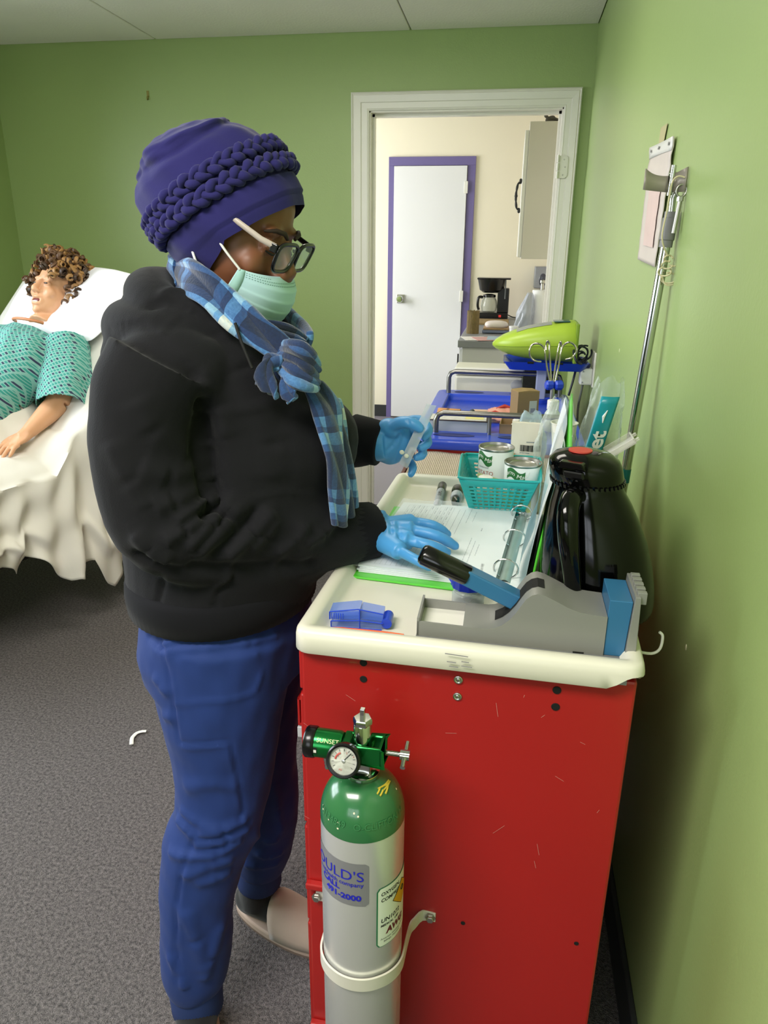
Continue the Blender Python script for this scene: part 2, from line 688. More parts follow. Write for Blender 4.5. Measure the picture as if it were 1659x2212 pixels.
# ------------------------------------------------------------------ the kitchen beyond the doorway
KY0, KY1, KXL, KXR, KZ = YB + WT, 6.42, -2.5, 0.40, 2.42
CREAM = mat('cream_wall_paint', 'eee6d0', 0.6, var=0.02, vscale=2)
w = MB()
w.box2((KXL, KY1, 0), (KXR, KY1 + 0.1, KZ))
struct(w.build('wall_kitchen_back', CREAM))
struct(MB().box2((KXR, KY0, 0), (KXR + 0.1, KY1 + 0.1, KZ)).build('wall_kitchen_right', CREAM))
w = MB()
w.box2((KXL - 0.1, KY0, 0), (KXL, 4.45, KZ)).box2((KXL - 0.1, 5.95, 0), (KXL, KY1 + 0.1, KZ)).box2((KXL - 0.1, 4.45, 0), (KXL, 5.95, 0.8)).box2((KXL - 0.1, 4.45, 2.2), (KXL, 5.95, KZ))
struct(w.build('wall_kitchen_left', CREAM))
struct(MB().box2((KXL - 0.1, KY0, -0.05), (KXR + 0.1, KY1 + 0.1, 0.002)).build('floor_kitchen', mat('grey_vinyl_floor', '77727a', 0.5, var=0.06, vscale=3)))
kc = bpy.data.objects.new('ceiling_kitchen', None)
put(kc, None, (-1.0, 5.2, KZ))
struct(kc)
MB().box2((KXL - 0.1, KY0, KZ + 0.02), (KXR + 0.1, KY1 + 0.1, KZ + 0.06)).build('ceiling_backing', MATS['ceiling_joint'], kc)
for i in range(5):
    for k_ in range(4):
        MB().box2((KXL + i * 0.61 + 0.006, KY0 + k_ * 0.61 + 0.006, KZ), (min(KXR, KXL + (i + 1) * 0.61) - 0.006, min(KY1, KY0 + (k_ + 1) * 0.61) - 0.006, KZ + 0.02)).build('ceiling_tile', mat('white_ceiling_tile', 'dcdad4', 0.85), kc)
struct(MB().box2((KXL, KY1 - 0.012, 0), (-1.03, KY1, 0.105)).build('baseboard_kitchen', BASEB))

PURPLE = mat('purple_trim_paint', '6f6498', 0.4)
t2 = bpy.data.objects.new('trim_2', None)
px = lambda x, y: at(x, y, Y=KY1 - 0.02)
pl, pr, pt_ = px(837, 620).x, px(1029, 337).x, px(930, 338).z
dl, dr, dt = pl + 0.042, pr - 0.062, pt_ - 0.065
put(t2, None, ((pl + pr) / 2, KY1, 0))
struct(t2)
for a, b in (((pl, KY1 - 0.02, 0), (dl, KY1, dt)), ((dr, KY1 - 0.02, 0), (pr, KY1, dt)), ((pl, KY1 - 0.02, dt), (pr, KY1, pt_))):
    MB().box2(a, b).build('frame_board', PURPLE, t2, bevel=0.002)
d1 = bpy.data.objects.new('door_1', None)
put(d1, None, ((dl + dr) / 2, KY1 - 0.012, 0))
struct(d1)
MB().box2((dl + 0.004, KY1 - 0.034, 0.012), (dr - 0.004, KY1 - 0.004, dt - 0.004)).build('door_leaf', mat('white_door_paint', 'e4e4e6', 0.45), d1, bevel=0.002)
kp = px(866, 645)
kn = MB().box((kp.x, KY1 - 0.04, kp.z), (0.07, 0.012, 0.07)).build('knob_plate', STEEL, d1, bevel=0.004)
MB().lathe([(0.012, 0), (0.012, 0.02), (0.026, 0.03), (0.03, 0.045), (0.024, 0.058), (0, 0.062)], (kp.x, KY1 - 0.046, kp.z), 20, (0, -1, 0)).build('knob', CHROME, kn, smooth=50)
for y in (405, 640):
    p = px(1013, y)
    MB().box((dr - 0.008, KY1 - 0.036, p.z), (0.03, 0.012, 0.09)).build('hinge', WHITEP, d1, bevel=0.003)
# ================================================================== RED CART WITH WHITE TRAY TOP
RED = mat('red_enamel', 'a81c1a', 0.33, var=0.06, vscale=3, coat=0.15)
TRAYM = mat('cream_white_abs', 'dfdbcc', 0.33, var=0.03, vscale=5)
CA = math.radians(-2.2)
CM = Matrix.Translation((-0.262, 0.848, 0)) @ Matrix.Rotation(CA, 4, 'Z')
CW, CL = 0.459, 0.775          # tray width, length
TZ = 0.896                     # tray floor


def C(x, y, z):
    return CM @ Vector((x, y, z))


cart = thing('medical_cart', C(CW / 2, CL / 2, 0), 'red enamelled medical cart carrying the cream tray and green oxygen cylinder', 'cart')
b = MB(CM)
b.box2((0.006, 0.014, 0.10), (CW - 0.006, CL - 0.012, 0.888))
b.build('cabinet_body', RED, cart, bevel=0.004)
b = MB(CM)
b.box2((0.03, 0.04, 0.075), (CW - 0.03, CL - 0.04, 0.10))
b.build('base_frame', mat('dark_grey_frame', '2b2b2d', 0.5), cart)
for x, y in ((0.05, 0.07), (CW - 0.05, 0.07), (0.05, CL - 0.07), (CW - 0.05, CL - 0.07)):
    w_ = MB(CM).cyl((x - 0.013, y, 0.036), (x + 0.013, y, 0.036), 0.036, n=24).box((x, y, 0.066), (0.05, 0.04, 0.02)).build('caster', BLACKP, cart, smooth=40)
# drawers on the side the person stands at, each with a projecting grip and label holder
zs = [0.882, 0.80, 0.70, 0.56, 0.36, 0.115]
for i in range(5):
    z1, z0 = zs[i] - 0.004, zs[i + 1] + 0.004
    d = MB(CM).box2((-0.003, 0.03, z0), (0.012, CL - 0.03, z1)).build('drawer', RED, cart, bevel=0.003)
    if i == 1:                                  # the one drawer pulled a little proud
        MB(CM).box2((-0.012, 0.05, z0 + 0.022), (-0.002, CL - 0.05, z0 + 0.026)).box2((-0.014, 0.05, z0 + 0.022), (-0.011, CL - 0.05, z0 + 0.070)).box2((-0.014, 0.05, z0 + 0.067), (-0.003, CL - 0.05, z0 + 0.070)).build('drawer_grip', RED, d)
        MB(CM).box2((-0.015, 0.048, z0 + 0.002), (-0.004, 0.35, z0 + 0.020)).build('label_holder', mat('clear_grey_strip', 'b9bcc0', 0.3), d, bevel=0.001)
    else:
        MB(CM).box2((-0.0045, 0.10, z0 + 0.020), (-0.003, CL - 0.10, z0 + 0.045)).build('drawer_grip', RED, d)



def on_side(px_, py_):
    """a point on the cart's near side, from where it is seen in the photograph"""
    p = at(px_, py_, Y=0.85)
    loc = CM.inverted() @ p
    d_ = (CM.inverted().to_3x3() @ (p - CAM))
    return loc - d_ * ((loc.y - 0.0135) / d_.y)


for hx, hy, r_ in ((785, 1432, 0.0042), (785, 1467, 0.0042), (1203, 1491, 0.0046), (1200, 1527, 0.0046), (1000, 1994, 0.0028), (1245, 2038, 0.0028)):
    p = on_side(hx, hy)
    MB(CM).lathe([(r_ * 1.25, 0.0), (r_ * 1.2, 0.0006), (r_, 0.0008), (r_, 0.0005), (0, 0.0005)], p, 16, (0, -1, 0)).build('bolt_hole', DARK, cart, smooth=40)
for hx, hy in ((990, 1468), (988, 1504)):
    p = on_side(hx, hy)
    MB(CM).lathe([(0.006, 0), (0.006, 0.0015), (0.0045, 0.002), (0.003, 0.0012), (0.0015, 0.002), (0, 0.002)], p, 12, (0, -1, 0)).build('screw', STEEL, cart, smooth=30)
p = on_side(1205, 1473)
MB(CM).box2((p.x - 0.016, 0.0125, p.z - 0.001), (p.x + 0.012, 0.016, p.z + 0.004)).build('slot', DARK, cart)
# fine scratches on the enamel (each a shallow pale scrape)
sc_ = MB(CM)
rng = random.Random(5)
for k in range(16):
    p = on_side(rng.uniform(660, 1330), rng.uniform(1480, 1900))
    a = rng.uniform(-1.4, 1.4)
    L = rng.uniform(0.002, 0.012)
    q = Vector((math.cos(a) * L, 0, math.sin(a) * L))
    n_ = Vector((-math.sin(a), 0, math.cos(a))) * 0.0003
    o_ = Vector((0, -0.0002, 0))
    sc_.add([p + o_ - q - n_, p + o_ + q - n_, p + o_ + q + n_, p + o_ - q + n_], [(0, 1, 2, 3)])
sc_.build('scratches', mat('scratched_enamel', 'c98078', 0.6), cart)['kind'] = 'stuff'


# the tray top: rounded rectangle loops from floor to rolled lip
def rrect(w, l, off, r=0.022, step=0.012):
    x0, x1, y0, y1 = -off, w + off, -off, l + off
    r = max(0.004, r + off)
    pts = []
    for cx, cy, a0 in ((x1 - r, y0 + r, -90), (x1 - r, y1 - r, 0), (x0 + r, y1 - r, 90), (x0 + r, y0 + r, 180)):
        for k in range(7):
            a = math.radians(a0 + k * 15)
            pts.append((cx + r * math.cos(a), cy + r * math.sin(a)))
    out_ = []
    n = len(pts)
    for i in range(n):
        a, b_ = pts[i], pts[(i + 1) % n]
        out_.append(a)
        if i % 7 == 6:
            m_ = 36
            for k in range(1, m_):
                out_.append((lerp(a[0], b_[0], k / m_), lerp(a[1], b_[1], k / m_)))
    return out_


def tray_mesh():
    loops = [(-0.045, TZ), (-0.037, TZ + 0.0006), (-0.030, TZ + 0.005), (-0.024, TZ + 0.016), (-0.019, TZ + 0.0205), (-0.012, TZ + 0.0215),
             (-0.004, TZ + 0.0205), (0.0, TZ + 0.016), (0.0015, TZ + 0.008), (0.002, TZ - 0.012), (0.0005, TZ - 0.0135), (-0.002, TZ - 0.012), (-0.003, TZ - 0.004)]
    V, Fc = [], []
    n = None
    for off, z in loops:
        L = rrect(CW, CL, off)
        n = len(L)
        for x, y in L:
            zz = z
            # the lip is broken away at the near right corner
            if z < TZ + 0.004 and x > CW - 0.042 and y < 0.03:
                tear = min(1, (x - (CW - 0.042)) / 0.018) + 0.25 * math.sin(x * 900)
                zz = max(z, lerp(TZ - 0.0135, TZ + 0.006, max(0.25, min(1, tear))))
            V.append(CM @ Vector((x, y, zz)))
    for i in range(len(loops) - 1):
        for k in range(n):
            Fc.append((i * n + k, i * n + (k + 1) % n, (i + 1) * n + (k + 1) % n, (i + 1) * n + k))
    Fc.append(tuple(range(n)))
    m = MB()
    m.add(V, Fc)
    return m


tray_mesh().build('tray_top', TRAYM, cart, smooth=50)
MB(CM).box2((0.07, 0.01, TZ - 0.012), (CW - 0.02, 0.0125, TZ - 0.006)).build('tape_residue', mat('grey_residue', '8c8a8c', 0.7), cart)
for i, (x, y, L, z) in enumerate(((986, 1416, 0.03, 0), (975, 1431, 0.012, 0), (1005, 1431, 0.010, 0), (980, 1441, 0.012, 0), (1008, 1441, 0.014, 0))):
    p = at(x, y, Y=0.832)
    MB().box((p.x, p.y + 0.0008, p.z), (L, 0.0006, 0.0012), (0, 0.04, CA)).build('scuff_mark', MATS['grey_residue'], cart)
# thin wire hook on the far side of the tray
wp = [C(CW + 0.002, 0.10, 0.885), C(CW + 0.022, 0.10, 0.884), C(CW + 0.032, 0.10, 0.893), C(CW + 0.033, 0.10, 0.912), C(CW + 0.028, 0.10, 0.918)]
MB().tube(smoothpath(wp, 4), 0.002, 8).build('side_hook', WHITEP, cart, smooth=60)

# ================================================================== OXYGEN CYLINDER
OX, OY, OR = -0.150, 0.770, 0.0560
ZJ = at(785, 1824, Y=OY - OR).z       # lower edge of the green paint
ZN = ZJ + 0.066                       # neck
ALU = node_mat('brushed_aluminium', lambda nt, b, new, link: (
    b.inputs['Base Color'].__setattr__('default_value', lin('efefed')), b.inputs['Roughness'].__setattr__('default_value', 0.26),
    b.inputs['Metallic'].__setattr__('default_value', 0.62), b.inputs['Anisotropic'].__setattr__('default_value', 0.7)))
OXG = mat('green_gloss_paint', '2f6b40', 0.22, coat=0.4, var=0.05, vscale=20)
oxy = thing('oxygen_cylinder', (OX, OY, 0.12), 'tall oxygen cylinder with silver body and green painted dome strapped to the red cart', 'gas cylinder')
MB().lathe([(0.0, 0.12), (0.045, 0.12), (OR - 0.003, 0.125), (OR, 0.132), (OR, ZJ)], (OX, OY, 0), 64, cap1=False).build('cylinder_body', ALU, oxy, smooth=40)
prof = [(OR + 0.0003, ZJ)]
zs0 = ZJ + 0.004
for k in range(0, 13):
    a = math.radians(k * 90 / 13)
    prof.append((0.016 + (OR + 0.0003 - 0.016) * math.cos(a), zs0 + 0.058 * math.sin(a)))
prof.append((0.016, ZN))
dome = MB().lathe(prof, (OX, OY, 0), 64).build('painted_dome', OXG, oxy, smooth=50)


def dome_pt(th, z, lift=0.0004):
    """on the painted dome at angle th (0 = towards -Y) and height z"""
    rr = OR
    for (r0, z0), (r1, z1) in zip(prof, prof[1:]):
        if z0 <= z <= z1:
            rr = lerp(r0, r1, (z - z0) / max(1e-9, z1 - z0))
    return Vector((OX + (rr + lift) * math.sin(th), OY - (rr + lift) * math.cos(th), z + lift * 0.6))


def patch(name, material, outline, lift=0.0005, parent=None):
    """outline in (angle deg, z) on the dome"""
    m = MB()
    c = (sum(p[0] for p in outline) / len(outline), sum(p[1] for p in outline) / len(outline))
    n = len(outline)
    rings = [[dome_pt(math.radians(lerp(c[0], q[0], s)), lerp(c[1], q[1], s), lift) for q in outline] for s in (0.34, 0.67, 1)]
    V = [dome_pt(math.radians(c[0]), c[1], lift)] + [p for r in rings for p in r]
    Fc = [(0, 1 + k, 1 + (k + 1) % n) for k in range(n)]
    for i in range(2):
        for k in range(n):
            Fc.append((1 + i * n + k, 1 + (i + 1) * n + k, 1 + (i + 1) * n + (k + 1) % n, 1 + i * n + (k + 1) % n))
    m.add(V, Fc)
    return m.build(name, material, parent or dome, smooth=60)


def dome_az(px_, py_):
    """angle and height on the dome of a point seen in the photograph"""
    z = ZJ + 0.03
    for _ in range(12):
        rr = (dome_pt(0, z, 0) - Vector((OX, OY, z))).length
        th = math.asin(max(-0.98, min(0.98, (px_ - 783) / 1580 * 0.99 / rr))) + math.radians(11)
        q = at(px_, py_, Y=OY - rr * math.cos(th))
        z = 0.5 * z + 0.5 * min(ZN - 0.003, max(ZJ, q.z))
    return math.degrees(th), z


CHIP = mat('cream_primer_chip', 'e9e0c4', 0.5)
for q in ((664, 1740), (697, 1748), (734, 1778), (733, 1790), (766, 1757), (774, 1764), (714, 1770), (852, 1704)):
    a, z = dome_az(max(q[0], 702), q[1])
    patch('paint_chip', CHIP, [(a + 1.6 * math.sin(k), z + 0.0013 * math.cos(k)) for k in range(6)])
YEL = mat('yellow_crayon', 'c9b53a', 0.7)
for k, (x0, y0, x1, y1) in enumerate(((812, 1715, 818, 1700), (818, 1719, 824, 1706), (822, 1698, 832, 1694), (829, 1714, 834, 1697), (814, 1703, 826, 1689), (826, 1705, 834, 1690))):
    a, z = dome_az(x0, y0)
    a2, z2 = dome_az(x1, y1)
    MB().tube([dome_pt(math.radians(lerp(a, a2, t)), lerp(z, z2, t), 0.0006) for t in (0, 0.33, 0.66, 1)], 0.0012, 6).build('crayon_stroke', YEL, dome)
me = text_mesh('13134849   O-CLIFTON M', 0.0125, 0.0, 'CENTER')
zt = dome_az(790, 1795)[1]
place_text('stamped_lettering', me, lambda x, y: dome_pt(math.radians(8) + x / OR, zt + y, 0.0009), mat('stamped_green', '3c7a4d', 0.2), dome)


def cyl_pt(th, z, lift=0.0004):
    return Vector((OX + (OR + lift) * math.sin(th), OY - (OR + lift) * math.cos(th), z))


def sticker(name, material, a0, a1, z0, z1, lift=0.0004, r=0.004, parent=None):
    rows = []
    n = 28
    for i in range(n + 1):
        a = lerp(a0, a1, i / n)
        s = min(a - a0, a1 - a) * OR
        c = 0 if s >= r else r - math.sqrt(max(0, r * r - (r - s) ** 2))
        rows.append([cyl_pt(a, z0 + c, lift), cyl_pt(a, z1 - c, lift)])
    return MB().grid(rows).build(name, material, parent or oxy, smooth=60)


R_ = math.radians
z1 = at(795, 1866, Y=OY - OR * 0.94).z
z0 = at(790, 1956, Y=OY - OR * 0.94).z
s1 = sticker('grey_sticker', mat('grey_sticker_film', '7d7c80', 0.35), R_(-118), R_(19.5), z0, z1)
BLUET = mat('blue_print', '1f22b4', 0.5)
right = R_(19.5) * OR - 0.006


def cyl_text(body, size, xr, zb, material, parent, bold=0.0, xs=1.0, align='RIGHT', shear=0.0):
    place_text('lettering', text_mesh(body, size, 0, align, shear, xs, bold), lambda x, y: cyl_pt((x + xr) / OR, zb + y, 0.0009), material, parent)


H1 = z1 - z0
cyl_text("GOULD'S", 0.0225, right, z1 - 0.40 * H1, BLUET, s1, 0.0, 1.05)
cyl_text('a mHealth company', 0.0092, right - 0.001, z1 - 0.53 * H1, BLUET, s1, 0.0001)
cyl_text('CALL', 0.0125, right - 0.034, z1 - 0.68 * H1, BLUET, s1, 0.0005, 1.1)
cyl_text('491-2000', 0.0122, right - 0.004, z1 - 0.86 * H1, BLUET, s1, 0.0005, 1.15)
z1 = at(822, 1918, Y=OY - OR * 0.8).z
z0 = at(812, 2044, Y=OY - OR * 0.8).z
s2 = sticker('green_edged_label', mat('label_green', '2f7a53', 0.4), R_(30), R_(128), z0, z1, 0.0004, 0.006)
s3 = sticker('white_label_field', mat('label_white', 'e9eee2', 0.4), R_(32), R_(126), z0 + 0.0012, z1 - 0.0012, 0.0007, 0.005, s2)
H2 = z1 - z0
left2 = R_(32) * OR + 0.004
INK = mat('black_print', '16171a', 0.6)
cyl_text('OXYGEN,', 0.0082, left2, z1 - 0.135 * H2, INK, s3, 0.0002, 0.95, 'LEFT', 0.12)
cyl_text('COMPRESSED', 0.0082, left2, z1 - 0.235 * H2, INK, s3, 0.0002, 0.95, 'LEFT', 0.12)
cyl_text('UN1072', 0.0098, left2, z1 - 0.585 * H2, INK, s3, 0.0002, 1.0, 'LEFT', 0.12)
cyl_text('MEDICAL  USP', 0.0050, left2, z1 - 0.655 * H2, INK, s3, 0.0002, 1.0, 'LEFT', 0.12)
cyl_text('AWG', 0.0140, left2 + 0.009, z1 - 0.80 * H2, mat('maroon_print', '6a1f2a', 0.6), s3, 0.0008, 1.0, 'LEFT', 0.15)
cyl_text('American Welding & Gas', 0.0045, left2, z1 - 0.88 * H2, INK, s3, 0.0, 1.0, 'LEFT')
cyl_text('Billings, Montana', 0.0045, left2 + 0.005, z1 - 0.93 * H2, INK, s3, 0.0, 1.0, 'LEFT')
dc = (R_(78), z1 - 0.32 * H2)
ds = 0.022
m = MB()
for rr, li, mt in ((ds, 0.0010, INK), (ds - 0.0012, 0.0013, mat('label_yellow', 'dba520', 0.4))):
    m = MB()
    P = []
    for i in range(13):
        s = -rr + 2 * rr * i / 12
        h_ = rr - abs(s)
        P.append([cyl_pt(dc[0] + s / OR, dc[1] - h_, li), cyl_pt(dc[0] + s / OR, dc[1] + h_ + 1e-5, li)])
    m.grid(P).build('hazard_diamond', mt, s3)
cyl_text('OXYGEN', 0.0065, dc[0] * OR - 0.013, dc[1] - 0.007, INK, s3, 0.0003, 1.0, 'LEFT')
m = MB()
cp = [(dc[0] + 0.0035 * math.sin(t) / OR, dc[1] + 0.006 + 0.0035 * math.cos(t)) for t in np.linspace(0, math.tau, 16)[:-1]]
m.tube([cyl_pt(a, z, 0.0016) for a, z in cp], 0.0006, 5, closed=True).build('flame_symbol', INK, s3)

# valve post, yoke regulator, gauge (all fixed to the cylinder)
VZ = ZN
post = MB().lathe([(0.021, VZ - 0.004), (0.0225, VZ - 0.001), (0.0225, VZ + 0.004), (0.019, VZ + 0.0055), (0.0165, VZ + 0.006)], (OX, OY, 0), 32).build('neck_ring', CHROME, oxy, smooth=40)
rot_c = Matrix.Translation((OX, OY, 0)) @ Matrix.Rotation(CA, 4, 'Z')
MB(rot_c).box((0, 0, VZ + 0.020), (0.0265, 0.0255, 0.032)).build('valve_block', CHROME, oxy, bevel=0.002)
MB(rot_c).lathe([(0.0118, VZ + 0.030), (0.0118, VZ + 0.073), (0.0112, VZ + 0.074)], (0, 0, 0), 28).lathe([(0.0125, VZ + 0.0735), (0.0125, VZ + 0.080), (0.0112, VZ + 0.082), (0.004, VZ + 0.082)], (0, 0, 0), 6).build('valve_post', CHROME, oxy, smooth=35)
MB(rot_c).box((0, 0, VZ + 0.088), (0.0062, 0.0062, 0.015)).build('valve_stem', CHROME, oxy, bevel=0.0008)
GRN = mat('green_anodised', '1c7a3a', 0.22, 0.75)
RZ = VZ + 0.035
reg = MB(rot_c)
# yoke: rounded block with a see-through slot round the post
reg.box2((-0.020, -0.0165, RZ - 0.0135), (0.030, -0.0105, RZ + 0.0135)).box2((-0.020, 0.0105, RZ - 0.0135), (0.030, 0.0165, RZ + 0.0135)).box2((0.0225, -0.0165, RZ - 0.0135), (0.030, 0.0165, RZ + 0.0135)).box2((-0.026, -0.0165, RZ - 0.0135), (-0.0145, 0.0165, RZ + 0.0135))
yk = reg.build('regulator_yoke', GRN, oxy, bevel=0.0045, seg=3)
ax = Matrix.Rotation(R_(90), 4, 'Y')
MB(rot_c).lathe([(0.0, -0.026), (0.017, -0.026), (0.0188, -0.030), (0.0188, -0.061)], (0, 0, RZ), 36, (1, 0, 0)).build('regulator_body', GRN, oxy, smooth=40)
kb = MB(rot_c)
kb.lathe([(0.0195, -0.0615), (0.0205, -0.063), (0.0205, -0.073), (0.0185, -0.0755), (0.0, -0.0755)], (0, 0, RZ), 36, (1, 0, 0))
kb.build('flow_knob', BLACKP, oxy, smooth=40)
p_ = rot_c @ Vector((-0.0585, -0.0188, RZ))
MB(rot_c).box((-0.0585, -0.0186, RZ + 0.001), (0.005, 0.0015, 0.008)).build('flow_window', DARK, oxy)
MB(rot_c).box((-0.0582, -0.0195, RZ + 0.0005), (0.0035, 0.0006, 0.0038)).build('flow_number', WHITEP, oxy)
rc = Vector((0, 0, RZ))


def regbody(x, y):
    a = R_(38) + y / 0.0188
    q = Vector((x - 0.0575, -0.0191 * math.cos(a), RZ + 0.0191 * math.sin(a)))
    return rot_c @ q


place_text('lettering', text_mesh('SUNSET', 0.0080, 0, 'LEFT', 0, 1.05), regbody, mat('gold_print', 'cfd09a', 0.5), oxy)
# gauge facing the room
gc = rot_c @ Vector((-0.0165, -0.033, RZ + 0.004))
gn = (CAM - gc).normalized().lerp(Vector((-0.25, -1, 0.15)).normalized(), 0.6)
gg = MB().lathe([(0.012, -0.014), (0.0205, -0.010), (0.0222, -0.004), (0.0222, 0.003), (0.0205, 0.0048), (0.0180, 0.0042), (0.0178, 0.0015)], gc, 36, gn, cap1=False).build('gauge_bezel', BLACKP, oxy, smooth=40)
MB().lathe([(0.0178, 0.0012), (0, 0.0012)], gc, 36, gn).build('gauge_dial', mat('gauge_white', 'e6e6dd', 0.4), gg)
gx = Vector((0, 0, 1)).cross(gn).normalized()
gy = gn.cross(gx)
gp = lambda x, y, l=0.0016: gc + gx * x + gy * y + gn * l
arc = MB()
for k in range(11):
    a = R_(215 - k * 25)
    t_ = (math.cos(a), math.sin(a))
    arc.tube([gp(t_[0] * 0.0125, t_[1] * 0.0125), gp(t_[0] * 0.0155, t_[1] * 0.0155)], 0.00035, 4)
arc.build('dial_mark', INK, gg)
MB().tube([gp(0.0105 * math.cos(R_(a)), 0.0105 * math.sin(R_(a))) for a in range(115, 176, 10)], 0.0013, 4).build('red_zone', mat('red_print', 'b84a44', 0.5), gg)
MB().tube([gp(0, 0, 0.0022), gp(0.009, 0.011, 0.0022)], 0.0005, 5).build('dial_needle', INK, gg)
MB().lathe([(0.0022, 0.0012), (0.0022, 0.0028), (0, 0.003)], gc, 12, gn).build('needle_hub', STEEL, gg)
for q, bd in (((-0.009, -0.0135), 'PSI'), ((-0.0015, 0.0095), '2'), ((0.0075, 0.006), '3'), ((-0.0115, 0.004), '1')):
    place_text('lettering', text_mesh(bd, 0.0036), lambda x, y: gp(q[0] + x + 0.004, q[1] + y, 0.0018), MATS['red_print'], gg)
MB().tube([rot_c @ Vector((-0.018, -0.026, RZ + 0.008)), rot_c @ Vector((-0.018, -0.012, RZ))], 0.007, 10).build('gauge_stem', GRN, oxy, smooth=50)
bb = rot_c @ Vector((-0.047, -0.004, RZ - 0.018))
MB().lathe([(0.0042, 0), (0.0042, -0.005), (0.003, -0.006), (0.0036, -0.010), (0.0026, -0.011), (0.0032, -0.015), (0.0024, -0.018), (0.0012, -0.018)], bb, 14).build('hose_barb', CHROME, oxy, smooth=30)
# T screw
ts = MB(rot_c)
pr_ = []
for k in range(14):
    pr_ += [(0.0034, 0.030 + k * 0.0014), (0.0042, 0.0307 + k * 0.0014)]
ts.lathe(pr_, (0, 0, RZ - 0.001), 16, (1, 0, 0)).lathe([(0.0, 0.0495), (0.0068, 0.0495), (0.0068, 0.0615), (0.0, 0.0615)], (0, 0, RZ - 0.001), 20, (1, 0, 0))
ts.build('clamp_screw', CHROME, oxy, smooth=40)
MB(rot_c).cyl((0.0555, -0.019, RZ - 0.006), (0.0555, 0.019, RZ + 0.004), 0.0034, n=14).build('clamp_bar', CHROME, oxy, smooth=40)

# strap bracket bolted to the cart side
SZ = 0.437
yb = 0.848 + 0.0135
strap = thing('cylinder_bracket', (OX, yb - 0.002, SZ), 'white metal strap bracket looping round the silver cylinder and bolted to red panel', 'bracket')
R2 = OR + 0.0035
path = [(-0.243, 0.848), (-0.228, 0.847), (-0.2165, 0.84), (-0.2125, 0.825), (-0.2105, 0.80)]
for k in range(0, 19):
    a = math.radians(-90 + 10 * k)
    path.append((OX + R2 * math.sin(a), OY - R2 * math.cos(a)))
path += [(-0.0895, 0.80), (-0.0875, 0.825), (-0.083, 0.836), (-0.072, 0.841), (-0.052, 0.840)]
side_y = lambda x: (CM @ Vector((x + 0.262, 0.0125, 0))).y
path[0] = (path[0][0], side_y(path[0][0]))
path[1] = (path[1][0], side_y(path[1][0]))
path[-1] = (path[-1][0], side_y(path[-1][0]))
path[-2] = (path[-2][0], side_y(path[-2][0]))
P = smoothpath(path, 3)
bm_v = MB()
n = len(P)
rows = []
for i, p in enumerate(P):
    t = P[min(i + 1, n - 1)] - P[max(i - 1, 0)]
    t = t / np.linalg.norm(t)
    nrm = np.array((t[1], -t[0]))
    hw = 0.011 if 4 < i < n - 5 else 0.011 * (1 - 0.25 * (1 - min(i, n - 1 - i) / 5))
    tl_ = 0.018 * max(0.0, min(1.0, (0.84 - p[1]) / 0.12))
    rows.append([(p[0] + nrm[0] * o1 * 0.0015, p[1] + nrm[1] * o1 * 0.0015, SZ + tl_ + zz * hw) for o1, zz in ((1, -1), (1, 1), (-1, 1), (-1, -1), (1, -1))])
STRAPM = mat('white_coated_metal', 'd3cec2', 0.4, var=0.05, vscale=40)
bm_v.grid(rows)
bm_v.add(rows[0][:4], [(0, 1, 2, 3)]).add(rows[-1][:4], [(3, 2, 1, 0)])
bm_v.build('strap_band', STRAPM, strap, bevel=0.0006)
for q in ((-0.241), (-0.060)):
    MB().lathe([(0.0085, 0), (0.0085, 0.0012), (0.0062, 0.0014), (0.0062, 0.0052), (0.005, 0.0062), (0, 0.0062)], (q, side_y(q) - 0.0018, SZ), 6, (0, -1, 0)).build('bolt', STEEL, strap, smooth=30)
for q in (0.458, 0.150):
    MB(CM).box2((0.005, 0.002, q), (0.040, 0.0138, q + 0.011)).build('red_backing_plate', RED, strap, bevel=0.002)
# ================================================================== THINGS ON THE WHITE TRAY
# ---- pill crusher: grey shell, blue lever with black grip, blue block, toothed back plate
GREYP = mat('silver_grey_plastic', '8d8d89', 0.38, 0.25)
LBLUE = mat('steel_blue_plastic', '2f6a94', 0.35)
y0c, y1c = 0.884, 0.957
cr = thing('pill_crusher', (0.05, 0.92, TZ), 'silver grey pill crusher with blue lever and black grip on near edge of tray', 'pill crusher')
ySh = lambda x: -0.038 * (x + 0.098)        # it lies parallel to the tray edge
prof_px = [(1000, 1352), (1030, 1354), (1052, 1355.5), (1068, 1354), (1085, 1347), (1100, 1336), (1115, 1320), (1128, 1302), (1138, 1290), (1150, 1282), (1163, 1279), (1178, 1283), (1200, 1294), (1225, 1307), (1250, 1317), (1280, 1322), (1311, 1326)]
top = [at(x, y, Y=y0c) for x, y in prof_px]
top = [(p.x, p.z) for p in top]
shell = MB()
# left tray: two side plates, end plate, white floor; then the closed hump
zb = TZ + 0.009
x_l, x_m, x_r = -0.097, top[0][0], top[-1][0]
zt_ = top[0][1]
sh = lambda x, y, z: (x, y + ySh(x), z)
for ya, ybb in ((y0c, y0c + 0.003), (y1c - 0.003, y1c)):
    o_ = [sh(x_l, ya, zb), sh(x_m, ya, zb), sh(x_m, ya, zt_), sh(x_l, ya, zt_ + 0.001)]
    shell.prism(o_, (0, 0, 0), (0, ybb - ya, 0))
shell.prism([sh(x_l, y0c, zb), sh(x_l + 0.003, y0c, zb), sh(x_l + 0.003, y0c, zt_ + 0.006), sh(x_l, y0c, zt_ + 0.006)], (0, 0, 0), (0, y1c - y0c, 0))
o_ = [sh(x, y0c, z) for x, z in top] + [sh(x_r, y0c, zb), sh(x_m, y0c, zb)]
shell.prism(o_, (0, 0, 0), (0, y1c - y0c, 0))
shell.build('crusher_shell', GREYP, cr, smooth=35)
